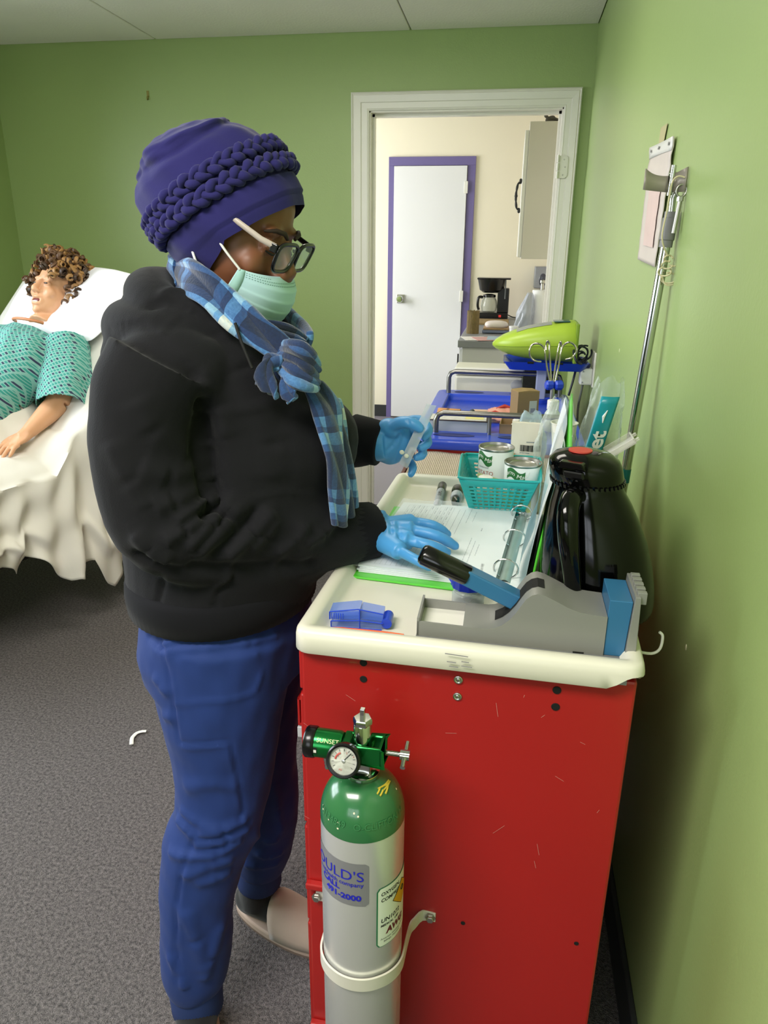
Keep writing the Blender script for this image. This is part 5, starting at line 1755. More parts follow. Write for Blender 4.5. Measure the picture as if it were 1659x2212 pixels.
for t in np.linspace(0, 1, 9):
    x = lerp(cx_ - 0.046, cx_ - 0.002, t)
    rows.append([(x, YP - 0.016 - 0.010 * (1 - t) ** 2, cz_ - 0.020 + 0.004 * (1 - t)), (x, YP - 0.016 - 0.010 * (1 - t) ** 2, cz_ + 0.008 + 0.012 * (1 - t) ** 3)])
m_ = MB().grid(rows)
m_.build('clamp_plate', TAUPE, ivp, smooth=50, solid=0.003)
rows = []
for t in np.linspace(0, 1, 7):
    x = lerp(cx_ + 0.004, cx_ + 0.028, t)
    rows.append([(x, YP - 0.020 - 0.012 * t * t, cz_ - 0.020), (x, YP - 0.020 - 0.012 * t * t, cz_ + 0.010 + 0.012 * t)])
MB().grid(rows).build('clamp_plate', TAUPE, ivp, smooth=50, solid=0.003)
MB().cyl((cx_ + 0.003, YP - 0.02, cz_ - 0.026), (cx_ + 0.005, YP - 0.02, cz_ + 0.026), 0.005, n=14).build('clamp_rod', CHROME, ivp, smooth=50)
MB().cyl((cx_ - 0.002, YP - 0.014, cz_ + 0.012), (cx_ + 0.012, YP - 0.014, cz_ + 0.012), 0.0035, n=10).build('clamp_pin', CHROME, ivp, smooth=50)
# hanging eye bolt
MB().tube([Vector((cx_ + 0.022, YP - 0.028, cz_ - 0.018)) + Vector((0.009 * math.sin(a), 0, 0.011 * math.cos(a))) for a in np.linspace(0, math.tau, 19)[:-1]], 0.0022, 8, closed=True).build('eye_ring', STEEL, ivp, smooth=60)
MB().cyl((cx_ + 0.022, YP - 0.028, cz_ - 0.028), (cx_ + 0.022, YP - 0.028, cz_ - 0.036), 0.006, n=6).build('eye_nut', STEEL, ivp)
MB().cyl((cx_ + 0.022, YP - 0.028, cz_ - 0.036), (cx_ + 0.018, YP - 0.028, cz_ - 0.092), 0.0042, n=12).build('eye_shank', STEEL, ivp, smooth=50)
# cord tied round the pole
ct = []
kp_ = onp(1.397) + Vector((0.004, -0.017, 0))
P = [Vector((cx_ + 0.024, YP - 0.034, cz_ + 0.004)), Vector((cx_ + 0.012, YP - 0.032, cz_ + 0.006)), Vector((cx_ + 0.003, YP - 0.030, cz_ - 0.006)), Vector((cx_ + 0.001, YP - 0.030, cz_ - 0.05)), Vector((cx_ - 0.002, YP - 0.030, cz_ - 0.10)), kp_]
CORD = mat('cream_cord', 'cfc6a0', 0.7)
MB().tube([Vector(p) for p in smoothpath(P, 5)], 0.0016, 7).build('tie_cord', CORD, ivp, smooth=60)
rng = random.Random(9)
for k in range(4):
    c_ = kp_ + Vector((rng.uniform(-.004, .008), -0.003, -0.004 - 0.012 * k))
    r_ = 0.008 + 0.002 * k
    MB().tube([c_ + Vector((r_ * math.cos(t), 0.004 * math.sin(t * 2), 0.7 * r_ * math.sin(t))) for t in np.linspace(k, k + 5.2, 18)], 0.0016, 7).build('cord_loop', CORD, ivp, smooth=60)
MB().tube([Vector(p) for p in smoothpath([kp_ + Vector((-0.006, 0, -0.035)), kp_ + Vector((0.002, -0.004, -0.052)), kp_ + Vector((0.018, -0.006, -0.050)), kp_ + Vector((0.028, -0.006, -0.030))], 5)], 0.0015, 7).build('cord_end', CORD, ivp, smooth=60)
MB().tube([Vector(p) for p in smoothpath([kp_ + Vector((0.004, -0.002, -0.016)), kp_ + Vector((0.014, -0.004, -0.018)), kp_ + Vector((0.026, -0.006, -0.014))], 5)], 0.0015, 7).build('cord_end', CORD, ivp, smooth=60)

# paper pouch taped to the wall
wp_ = thing('wall_pouch', (XR - 0.004, 1.87, 1.38), 'flat pinkish paper pouch taped to the green wall behind the pole', 'pouch')
c4 = [at(x, y, X=XR - 0.006) for x, y in ((1378, 560), (1414, 577), (1457, 294), (1406, 319))]


def wq(u, v, off=0.0):
    p = c4[0].lerp(c4[1], u).lerp(c4[3].lerp(c4[2], u), v)
    return p + Vector((-off - 0.004 * math.sin(u * math.pi) * math.sin(v * math.pi) - 0.0012 * math.sin(v * 40 + u * 5) * (1 if v > 0.6 else 0.3), 0, 0))


MB().grid([[wq(u, v) for u in np.linspace(0, 1, 10)] for v in np.linspace(0, 1, 30)]).build('pouch_paper', mat('blush_paper', 'cfc4bd', 0.5, var=0.05, vscale=12), wp_, smooth=60, solid=0.002)
MB().grid([[wq(u, v, 0.002) for u in np.linspace(0.0, 1.0, 8)] for v in np.linspace(0.90, 1.0, 4)]).build('folded_top', mat('grey_white_paper', 'd7d6d2', 0.4), wp_, smooth=60, solid=0.001)
for u in (0.15, 0.5, 0.88):
    MB().add([wq(u - 0.025, 0.945, 0.0045), wq(u + 0.025, 0.945, 0.0045), wq(u + 0.025, 0.97, 0.0045), wq(u - 0.025, 0.97, 0.0045)], [(0, 1, 2, 3)]).build('staple', mat('dark_staple', '6b6b70', 0.4), wp_)
MB().grid([[wq(u, v, 0.0035) for u in np.linspace(0.35, 0.85, 6)] for v in np.linspace(0.15, 0.72, 8)]).build('inner_slip', mat('pink_slip', 'd6bdb8', 0.5, var=0.08, vscale=20), wp_, smooth=60)
tp = [at(x, y, X=XR - 0.003) for x, y in ((1423, 310), (1434, 306), (1442, 266), (1428, 276))]
MB().add([Vector(p) for p in tp], [(0, 1, 2, 3)]).build('masking_tape', mat('masking_tape', 'b5ae84', 0.6), wp_, solid=0.0008)

# wall socket with plugged white adaptor
so = thing('wall_socket', (XR, 2.72, 1.0), 'white wall socket plate with a plugged-in white adaptor by the blue shelf', 'socket')
sz0, sz1 = 0.965, 1.075
MB().box2((XR - 0.007, 2.66, 0.955), (XR, 2.735, 1.075)).build('socket_plate', WHITEP, so, bevel=0.002)
MB().box2((XR - 0.050, 2.665, 0.962), (XR - 0.007, 2.715, 1.020)).build('power_adaptor', mat('white_adaptor', 'dcdcd8', 0.3), so, bevel=0.006)
for z in (0.972, 1.010):
    MB().cyl((XR - 0.040, 2.6655, z), (XR - 0.040, 2.6635, z), 0.003, n=10).build('adaptor_screw', PRN, so)
MB().tube(smoothpath([(XR - 0.035, 2.69, 0.963), (XR - 0.037, 2.70, 0.93), (XR - 0.04, 2.72, 0.86), (XR - 0.03, 2.74, 0.70)], 5), 0.004, 8).build('adaptor_lead', mat('grey_lead', '6d706c', 0.5), so, smooth=60)
# pale nicks in the wall paint and the picture hook on the back wall
for (x, y) in ((1482, 1398), (1338, 757)):
    p = at(x, y, X=XR)
    tag(MB().ell(p, (0.001, 0.004, 0.0055), None, 10, 6).build('wall_nick', mat('exposed_plaster', 'cfd3a8', 0.8), None, p), 'pale nick in the right wall paint ' + ('low beside the carafe' if y > 1000 else 'above the clear bags'), 'paint nick')
p = at(320, 207, Y=YB)
hkk = thing('picture_hook', (p.x, YB, p.z), 'small brass picture hook left in the back green wall', 'hook')
MB().box((p.x, YB - 0.0015, p.z + 0.008), (0.012, 0.003, 0.028)).build('hook_plate', mat('aged_brass', '8d8548', 0.4, 0.7), hkk, bevel=0.001)
MB().tube(smoothpath([(p.x, YB - 0.003, p.z), (p.x, YB - 0.005, p.z - 0.016), (p.x, YB - 0.014, p.z - 0.018), (p.x, YB - 0.016, p.z - 0.006)], 4), 0.0025, 8).build('hook_arm', MATS['aged_brass'], hkk, smooth=60)
# white scrap on the carpet
ps = [at(x, y, Z=0.006) for x, y in ((284, 1608), (285, 1595), (290, 1588), (296, 1583), (305, 1580), (316, 1579))]
tag(MB().tube([Vector(q) for q in smoothpath(ps, 4)], 0.006, 8, flat=0.3, up=(0, 0, 1)).build('paper_scrap', mat('white_scrap', 'e2e2de', 0.7), None, ps[0], smooth=60), 'curved white scrap of plastic on the grey carpet', 'scrap')

# ================================================================== IN THE KITCHEN
GREYL = mat('pale_grey_laminate', 'c7c7c6', 0.45)
cn = thing('kitchen_counter', (0.05, 5.4, 0), 'grey topped kitchen base unit seen through the doorway', 'kitchen unit')
ctz = 0.895
MB().box2((-0.270, 4.58, 0.10), (KXR - 0.002, KY1 - 0.002, ctz - 0.04)).build('base_unit', GREYL, cn, bevel=0.002)
MB().box2((-0.230, 4.60, 0.0), (KXR - 0.002, KY1 - 0.002, 0.10)).build('plinth', BASEB, cn)
MB().box2((-0.298, 4.555, ctz - 0.042), (KXR - 0.001, KY1 - 0.001, ctz)).build('worktop', mat('grey_worktop', '84868a', 0.4), cn, bevel=0.004)
for y in (4.62, 5.05, 5.48, 5.91):
    d = MB().box2((-0.290, y, 0.13), (-0.271, y + 0.40, ctz - 0.06)).build('unit_door', mat('white_unit_door', 'd8d9da', 0.4), cn, bevel=0.003)
    MB().cyl((-0.30, y + 0.05, 0.70), (-0.30, y + 0.05, 0.80), 0.005, n=10).build('door_handle', BLACKP, d, smooth=50)
ub = thing('wall_cupboard', (0.2, 5.2, 1.37), 'tall white wall cupboard on the kitchen wall with ornate black handle', 'cupboard')
MB().box2((0.050, 4.90, 1.365), (KXR - 0.001, 5.80, 2.13)).build('cupboard_body', mat('grey_white_cupboard', 'c9c4b8', 0.5), ub, bevel=0.002)
d = MB().box2((0.026, 4.905, 1.375), (0.049, 5.345, 2.085)).build('cupboard_door', mat('white_cupboard_door', 'dcdad4', 0.4), ub, bevel=0.003)
MB().box2((0.026, 5.355, 1.375), (0.049, 5.795, 2.085)).build('cupboard_door', MATS['white_cupboard_door'], ub, bevel=0.003)
hm = MB()
hp_ = [(0.024, 4.96, 1.655), (0.004, 4.96, 1.66), (-0.004, 4.96, 1.70), (-0.006, 4.96, 1.73), (-0.004, 4.96, 1.76), (0.004, 4.96, 1.80), (0.024, 4.96, 1.805)]
hm.tube([Vector(q) for q in smoothpath(hp_, 4)], [0.005 + 0.003 * abs(math.sin(i * 0.8)) for i in range(25)], 8)
for z in (1.645, 1.73, 1.815):
    hm.ell((0.018 if z != 1.73 else -0.005, 4.96, z), (0.010, 0.010, 0.014), None, 10, 6)
hm.build('ornate_handle', mat('black_iron', '191715', 0.5), d, smooth=60)
fg = thing('dark_figurine', (0.18, 4.95, 2.13), 'small dark carved bird ornament on top of the wall cupboard', 'ornament')
me = remesh(MB().ell((0.165, 4.95, 2.150), (0.030, 0.016, 0.014), (0, -0.35, 0)).ell((0.140, 4.95, 2.166), (0.012, 0.010, 0.012)).ell((0.195, 4.95, 2.146), (0.030, 0.010, 0.010), (0, 0.2, 0)).ell((0.165, 4.95, 2.134), (0.03, 0.014, 0.006)), 0.003, 4)
obj_from_mesh('bird_body', me, mat('dark_carved_wood', '4a463d', 0.6), fg, smooth=70)
# coffee maker
KX, KY = -0.135, 6.16
cm_ = thing('coffee_maker', (KX, KY, ctz), 'black drip coffee maker with glass jug on the kitchen worktop', 'coffee maker')
MB().box2((KX - 0.115, KY - 0.10, ctz), (KX + 0.125, KY + 0.09, ctz + 0.055)).build('warming_base', BLACKP, cm_, bevel=0.008)
MB().box2((KX + 0.035, KY - 0.06, ctz + 0.05), (KX + 0.125, KY + 0.09, ctz + 0.24)).build('water_tank', BLACKP, cm_, bevel=0.008)
MB().lathe([(0.060, 0.205), (0.085, 0.225), (0.100, 0.30), (0.104, 0.318), (0, 0.318)], (KX - 0.015, KY - 0.01, ctz), 28, sx=1.12).build('brew_head', BLACKP, cm_, smooth=40)
MB().box2((KX - 0.13, KY - 0.095, ctz + 0.306), (KX + 0.132, KY + 0.095, ctz + 0.318)).build('brew_lid', BLACKP, cm_, bevel=0.004)
MB().lathe([(0.045, 0.058), (0.060, 0.065), (0.066, 0.10), (0.060, 0.145), (0.045, 0.170), (0.047, 0.178)], (KX - 0.030, KY - 0.02, ctz), 28, cap1=False).build('glass_jug', clear_plastic('jug_glass', 'cfd0c4', 0.5, 0.05), cm_, smooth=50)
MB().tube(smoothpath([(KX - 0.082, KY - 0.05, ctz + 0.17), (KX - 0.112, KY - 0.065, ctz + 0.168), (KX - 0.118, KY - 0.065, ctz + 0.11), (KX - 0.108, KY - 0.06, ctz + 0.075)], 5), 0.011, 10).build('jug_handle', BLACKP, cm_, smooth=60)
MB().lathe([(0.05, 0.17), (0.05, 0.188), (0.02, 0.196), (0, 0.196)], (KX - 0.030, KY - 0.02, ctz), 24).build('jug_lid', BLACKP, cm_, smooth=50)
MB().box2((KX + 0.052, KY - 0.104, ctz + 0.022), (KX + 0.072, KY - 0.099, ctz + 0.040)).build('power_switch', mat('red_switch', 'c2302a', 0.35, emit=0.4), cm_)
MB().box2((KX + 0.088, KY - 0.063, ctz + 0.16), (KX + 0.098, KY - 0.059, ctz + 0.30)).build('water_gauge', mat('grey_gauge', '6a6d70', 0.2), cm_)
MB().tube(smoothpath([(KX + 0.125, KY + 0.05, ctz + 0.03), (KX + 0.17, KY + 0.06, ctz + 0.012), (KX + 0.23, KY + 0.10, ctz + 0.006), (KX + 0.30, KY + 0.12, ctz + 0.006)], 5), 0.004, 8).build('power_lead', BLACKP, cm_, smooth=60)
wpot = thing('wicker_holder', (-0.235, 4.98, ctz), 'brown woven cane pen holder at the worktop corner', 'holder')
m_ = MB()
for k in range(26):
    a = k * math.tau / 26
    m_.cyl((-0.232 + 0.036 * math.cos(a), 4.99 + 0.036 * math.sin(a), ctz), (-0.232 + 0.036 * math.cos(a + 0.02), 4.99 + 0.036 * math.sin(a + 0.02), ctz + 0.145 + 0.003 * math.sin(k * 2.3)), 0.0048, n=7)
m_.build('cane_wall', mat('brown_cane', '7d6a42', 0.7, var=0.3, vscale=60), wpot, smooth=50)['kind'] = 'stuff'
MB().lathe([(0, 0.001), (0.033, 0.001), (0.033, 0.10), (0, 0.10)], (-0.232, 4.99, ctz), 20).build('holder_liner', mat('dark_cane', '4a3b22', 0.8), wpot)
# papers and plates on the worktop
rng = random.Random(6)
names = ('white printed leaflet under the cane holder', 'red edged leaflet on the worktop front', 'blue and white leaflet beside the cane holder', 'grey printed leaflet lying behind the others')
for k, (x, y, c_) in enumerate(((-0.20, 4.68, 'dfdcd8'), (-0.13, 4.66, 'c79a98'), (-0.05, 4.69, '9db2c0'), (0.03, 4.70, 'd8d4cf'))):
    z = ctz + 0.0015 + 0.002 * k
    tag(MB().box((x, y, z), (0.15, 0.20, 0.0018), (0, 0, rng.uniform(-.4, .4))).build('leaflet', mat('leaflet_' + c_, c_, 0.6, var=0.25, vscale=40), None, (x, y, z)), names[k], 'leaflet', 'leaflets on the worktop')
pk = thing('bread_packet', (-0.085, 5.1, ctz), 'white and tan food packet on a stack of trays on worktop', 'packet')
MB().box2((-0.17, 5.0, ctz + 0.004), (0.01, 5.22, ctz + 0.022)).build('lower_tray', mat('blue_grey_tray', '6d7690', 0.5), pk, bevel=0.004)
MB().box2((-0.165, 5.01, ctz + 0.023), (0.005, 5.21, ctz + 0.034)).build('upper_tray', mat('tan_tray', 'a3845c', 0.6), pk, bevel=0.004)
MB().ell((-0.08, 5.11, ctz + 0.050), (0.078, 0.085, 0.026), None, 24, 12, 0.8).build('packet_top', mat('white_packet', 'ddd3cc', 0.5), pk, smooth=60)
bx_ = thing('cane_mat', (-0.10, 5.75, ctz), 'flat tan woven mat in front of the coffee maker', 'mat')
MB().box2((-0.245, 5.62, ctz), (0.0, 5.98, ctz + 0.016)).build('mat_slab', mat('tan_mat', '927a50', 0.7, var=0.2, vscale=50), bx_, bevel=0.003)
rr_ = thing('paper_towel_roll', (0.215, 5.05, ctz), 'white paper towel roll standing upright near the kitchen wall', 'paper towel')
MB().lathe([(0.018, 0), (0.058, 0), (0.06, 0.003), (0.06, 0.277), (0.058, 0.28), (0.018, 0.28), (0.018, 0.0)], (0.200, 5.05, ctz), 32).build('towel_roll', mat('white_tissue', 'e8e8ea', 0.8), rr_, smooth=40)
MB().lathe([(0.010, 0), (0.010, 0.32), (0.016, 0.325), (0.016, 0.34), (0, 0.345)], (0.200, 5.05, ctz), 16).build('roll_holder', STEEL, rr_, smooth=40)
sb = thing('plastic_bag_bundle', (0.10, 5.0, ctz), 'grey clear plastic bag bundle leaning beside the towel roll', 'plastic bag')
m_, _ = bag('x', (0.085, 4.98, ctz), 0.052, 0.04, 0.26, '', 3.0, 0.9, (0.04, 0.02))
m_.build('bag_film', clear_plastic('grey_film', 'b9bfcc', 0.6, 0.2), sb, smooth=70)
jr = thing('white_jar_cluster', (0.02, 4.86, ctz), 'small white tub with lid beside the plastic bag bundle', 'tub')
MB().lathe([(0, 0), (0.026, 0), (0.028, 0.05), (0.030, 0.052), (0.030, 0.066), (0, 0.068)], (0.035, 4.86, ctz), 24).build('tub_body', mat('white_tub', 'dcdce0', 0.4), jr, smooth=40)
ds_ = thing('wall_dispenser', (0.30, 6.2, 1.05), 'grey steel dispenser fixed to the kitchen wall above the towels', 'dispenser')
MB().box2((0.18, 6.20, 1.135), (0.385, 6.41, 1.30)).build('dispenser_body', mat('grey_steel_dispenser', '9a9ca6', 0.35, 0.5), ds_, bevel=0.006)
MB().ell((0.245, 6.20, 1.20), (0.03, 0.006, 0.05), None, 16, 8).build('dispenser_window', mat('smoked_window', '4a4c58', 0.2), ds_, smooth=60)
# ================================================================== BED, MANIKIN
from mathutils.bvhtree import BVHTree
BA = Vector((-1.58, 2.5, 0))
BD, BN = Vector((0.326, 0.946, 0)).normalized(), Vector((0.946, -0.326, 0)).normalized()


def BP(v, w, z):
    return BA + BD * v + BN * w + Vector((0, 0, z))


V0, V1, HV, SL = -0.86, 0.50, -0.15, R_(46)        # foot end, head end, hinge, slope of the raised back
MT = 0.62


def top_z(v):
    return MT if v < HV else MT + (v - HV) * math.tan(SL)


bed = thing('hospital_bed', BP(-0.1, -0.42, 0), 'hospital bed with raised white back section against the green back wall', 'bed')
MATT = mat('white_mattress_cover', 'e2e0da', 0.7, var=0.03, vscale=6)
me = MB()
out = []
for v in (V0, HV - 0.04, HV, HV + 0.04, V1):
    out.append((v, top_z(v)))
nrm = [(0, 1), (0, 1), (-math.sin(SL / 2), math.cos(SL / 2)), (-math.sin(SL), math.cos(SL)), (-math.sin(SL), math.cos(SL))]
low = [(v - n_[0] * 0.15, z - n_[1] * 0.15) for (v, z), n_ in zip(out, nrm)]
poly = out + low[::-1]
me.prism([BP(v, 0.0, z) for v, z in poly], (0, 0, 0), BN * -0.86)
me.build('mattress', MATT, bed, bevel=0.03, seg=4, smooth=50)
FRM = mat('dark_brown_steel', '2a2422', 0.5)
MB().prism([BP(V0, -0.06, 0.30), BP(0.70, -0.06, 0.30), BP(0.70, -0.06, 0.36), BP(V0, -0.06, 0.36)], (0, 0, 0), BN * -0.035).build('side_rail', FRM, bed, bevel=0.004)
MB().prism([BP(V0, -0.80, 0.30), BP(0.70, -0.80, 0.30), BP(0.70, -0.80, 0.36), BP(V0, -0.80, 0.36)], (0, 0, 0), BN * -0.035).build('side_rail', FRM, bed, bevel=0.004)
MB().prism([BP(V0, -0.06, 0.40), BP(HV, -0.06, 0.40), BP(HV, -0.06, 0.465), BP(V0, -0.06, 0.465)], (0, 0, 0), BN * -0.76).build('bed_deck', FRM, bed)
for v in (V0 + 0.06, 0.62):
    for w in (-0.08, -0.79):
        MB().cyl(BP(v, w, 0.04), BP(v, w, 0.32), 0.022, n=14).ell(BP(v, w, 0.035), (0.035, 0.035, 0.035), None, 14, 8).build('leg', FRM, bed, smooth=50)
b_ = MB()
b_.prism([BP(V1 + 0.06, 0.0, 0.45), BP(V1 + 0.10, 0.0, 0.45), BP(V1 + 0.10, 0.0, 1.27), BP(V1 + 0.06, 0.0, 1.27)], (0, 0, 0), BN * -0.86)
b_.build('headboard', mat('white_headboard', 'd5d3cb', 0.5), bed, bevel=0.015, seg=3)
for w in (-0.1, -0.76):
    MB().cyl(BP(0.60, w, 0.30), BP(V1 + 0.08, w, 0.50), 0.018, n=12).build('headboard_post', FRM, bed, smooth=50)

# pillow
pil = MB()
PC = BP(0.36, -0.40, top_z(0.36)) + (BD * -math.sin(SL) + Vector((0, 0, math.cos(SL)))) * 0.045
PMx = Matrix((BN, BD * math.cos(SL) + Vector((0, 0, math.sin(SL))), BD * -math.sin(SL) + Vector((0, 0, math.cos(SL))))).transposed()
n_ = 26
rows_t, rows_b = [], []
for i in range(n_ + 1):
    rt, rb2 = [], []
    for k in range(n_ + 1):
        x, y = -1 + 2 * i / n_, -1 + 2 * k / n_
        t = (max(0, 1 - abs(x) ** 3.0) * max(0, 1 - abs(y) ** 3.0)) ** 0.55
        pin = 1 + 0.10 * (abs(x) * abs(y)) ** 3
        px_, py_ = x * 0.33 * (1 - 0.05 * y * y) / pin * 0.95, y * 0.20 / pin * 0.95
        wv = 0.006 * math.sin(x * 7 + y * 5) + 0.004 * math.sin(x * 13 - y * 9)
        dip = 0.03 * math.exp(-(x / 0.4) ** 2 - (y / 0.6) ** 2)
        rt.append(PC + PMx @ Vector((px_, py_, t * (0.065 + wv) - dip * t)))
        rb2.append(PC + PMx @ Vector((px_, py_, -t * 0.045)))
    rows_t.append(rt)
    rows_b.append(rb2)
pil.grid(rows_t).grid(rows_b)
tag(pil.build('pillow', mat('white_pillowcase', 'f2f4fa', 0.75, var=0.02, vscale=12), None, PC, smooth=70), 'plump white pillow under the manikin head on the raised bed', 'pillow')


# generic head, local frame: X side, Y towards the face, Z crown
def head_parts(m, mouth_open=False, ears=True, nose=1.0):
    m.ell((0, -0.012, 0.035), (0.074, 0.094, 0.085))
    m.ell((0, 0.020, -0.030), (0.064, 0.068, 0.085))
    m.ell((0, 0.035, -0.075), (0.048, 0.050, 0.040))
    m.ell((0, 0.068, -0.100), (0.020, 0.016, 0.016))
    m.tube([(0, 0.082, 0.016), (0, 0.092, -0.004), (0, 0.106 * (0.9 + 0.1 * nose), -0.028)], [0.008, 0.009, 0.012 * nose], 12)
    m.ell((0, 0.104, -0.031), (0.012 * nose, 0.010, 0.009))
    for s in (-1, 1):
        m.ell((s * 0.011 * nose, 0.094, -0.034), (0.009, 0.010, 0.008))
        m.ell((s * 0.028, 0.073, 0.026), (0.022, 0.012, 0.008))
        m.ell((s * 0.036, 0.060, -0.028), (0.026, 0.022, 0.024))
        m.ell((s * 0.031, 0.074, 0.004), (0.016, 0.011, 0.010))
        if ears:
            m.ell((s * 0.076, -0.006, -0.006), (0.009, 0.020, 0.032), (0.2, 0, 0))
    if mouth_open:
        m.ell((0, 0.084, -0.054), (0.025, 0.012, 0.006))
        m.ell((0, 0.080, -0.080), (0.024, 0.012, 0.007))
        for s in (-1, 1):
            m.ell((s * 0.024, 0.076, -0.067), (0.006, 0.008, 0.012))
    else:
        m.ell((0, 0.088, -0.060), (0.024, 0.012, 0.006))
        m.ell((0, 0.086, -0.070), (0.022, 0.012, 0.007))


# ---- manikin body: one skin
bed_up = BD * -math.sin(SL) + Vector((0, 0, math.cos(SL)))
slope = BD * math.cos(SL) + Vector((0, 0, math.sin(SL)))
HC_ = BP(0.315, -0.425, 1.225)
hz_ = (slope * 0.93 + bed_up * 0.30).normalized()
hf_ = (bed_up * 0.95 - slope * 0.30 + BN * 0.02)
hf_ = (hf_ - hz_ * hf_.dot(hz_)).normalized()
hx_ = hf_.cross(hz_)
HM = Matrix.Translation(HC_) @ Matrix((hx_, hf_, hz_)).transposed().to_4x4() @ Matrix.Scale(1.04, 4)
mb = MB(HM)
head_parts(mb, True)
mb.M = None
neck0 = HM @ Vector((0, 0.0, -0.07))
chest = BP(0.10, -0.42, top_z(0.10)) + bed_up * 0.10
mb.tube([neck0, HM @ Vector((0, -0.004, -0.115)), BP(0.215, -0.42, 1.085)], [0.052, 0.055, 0.066], 18)


def tors(v, up, rw, rt):
    c_ = BP(v, -0.42, top_z(v)) + (bed_up if v > HV else Vector((0, 0, 1))) * up
    return c_, rw, rt


def loft_torso(m, items, infl=0.0, nn=36):
    rows = []
    for v, up, rw, rt in items:
        c_ = BP(v, -0.42, top_z(v)) + (bed_up if v > HV else Vector((0, 0, 1))) * up
        ud = bed_up if v > HV else Vector((0, 0, 1))
        rows.append([c_ + BN * ((rw + infl) * math.copysign(abs(math.cos(a)) ** 0.85, math.cos(a))) + ud * ((rt + infl) * math.copysign(abs(math.sin(a)) ** 0.85, math.sin(a))) for a in [k * math.tau / nn for k in range(nn)]])
    n2 = nn
    m.add([p for r in rows for p in r], [(i * n2 + k, i * n2 + (k + 1) % n2, (i + 1) * n2 + (k + 1) % n2, (i + 1) * n2 + k) for i in range(len(rows) - 1) for k in range(n2)] + [tuple(range(n2))[::-1], tuple((len(rows) - 1) * n2 + k for k in range(n2))])


TORSO = [(-0.42, 0.09, 0.16, 0.085), (-0.30, 0.10, 0.175, 0.095), (-0.16, 0.105, 0.165, 0.10), (-0.04, 0.105, 0.165, 0.10), (0.06, 0.11, 0.185, 0.105), (0.13, 0.11, 0.195, 0.10), (0.18, 0.10, 0.165, 0.08), (0.215, 0.09, 0.10, 0.06)]
loft_torso(mb, TORSO)
sh_l = BP(0.165, -0.235, 1.02)
elb = BP(0.022, -0.140, 0.832)
wri = BP(-0.118, -0.140, 0.750)
mb.tube([sh_l, sh_l.lerp(elb, 0.5) + BN * 0.02, elb], [0.062, 0.052, 0.045], 16)
mb.tube([elb, elb.lerp(wri, 0.35), wri], [0.044, 0.041, 0.027], 16)
sh_r = BP(0.165, -0.62, 1.02)
mb.tube([sh_r, BP(0.04, -0.70, 0.84), BP(-0.10, -0.66, 0.74)], [0.062, 0.048, 0.030], 16)
for w in (-0.33, -0.51):
    mb.tube([BP(-0.36, w, MT + 0.09), BP(-0.60, w, MT + 0.10), BP(-0.84, w, MT + 0.07)], [0.085, 0.065, 0.045], 16)
# left hand lying on the sheet
hdv = (BP(-0.232, -0.145, 0.692) - wri).normalized()
hw = Vector((0, 0, 1)).cross(hdv).normalized()          # sideways
pc_ = wri + hdv * 0.045
mb.ell(pc_ + Vector((0, 0, 0.001)), (0.048, 0.036, 0.015), Matrix((hdv, hw, hdv.cross(hw))).transposed())
mb.tube([wri - hdv * 0.01, pc_], [0.026, 0.024], 12)
for k, (s, L) in enumerate(((-0.030, 0.062), (-0.010, 0.076), (0.011, 0.074), (0.030, 0.058))):
    r0 = pc_ + hdv * 0.030 + hw * s + Vector((0, 0, 0.002))
    r1 = r0 + hdv * L * 0.45 + hw * s * 0.25 + Vector((0, 0, 0.006))
    r2 = r0 + hdv * L + hw * s * 0.45 + Vector((0, 0, -0.008))
    mb.tube([r0, r1, r1.lerp(r2, 0.6), r2], [0.0095, 0.0092, 0.0085, 0.006], 10)
th0 = pc_ - hdv * 0.015 - hw * 0.028
mb.tube([th0, th0 + hdv * 0.028 - hw * 0.022, th0 + hdv * 0.058 - hw * 0.030], [0.013, 0.011, 0.008], 10)
me = remesh(mb, 0.0045, 5)
SKINM = mat('manikin_vinyl_skin', 'd9a47c', 0.42, sss=0.05, var=0.04, vscale=10)
man = obj_from_mesh('training_manikin', me, SKINM, None, BP(-0.2, -0.42, MT), smooth=80)
tag(man, 'vinyl nursing manikin with curly wig and patterned gown lying in the bed', 'manikin')
WLm = lambda o_: o_
# mouth, eye, neck seam
MB(HM).ell((0, 0.081, -0.067), (0.021, 0.006, 0.010)).build('open_mouth', mat('dark_mouth', '6a1512', 0.5), man, smooth=60)
MB(HM).ell((0, 0.0855, -0.0735), (0.016, 0.004, 0.0035)).build('lower_teeth', WHITEP, man, smooth=60)
for s in (-1, 1):
    MB(HM).ell((s * 0.031, 0.0842, 0.003), (0.010, 0.003, 0.0035)).build('eye', mat('dark_eye', '2c2420', 0.25), man, smooth=60)
nk = [BP(0.205, -0.42, 1.075) + BN * (0.085 * math.cos(a)) + bed_up * (0.052 + 0.052 * math.sin(a)) - slope * 0.02 * math.sin(a) for a in np.linspace(0.15, math.pi - 0.15, 17)]
MB().tube(nk, 0.006, 8).build('neck_seam', mat('orange_skin_seam', 'c07d52', 0.5), man, smooth=60)

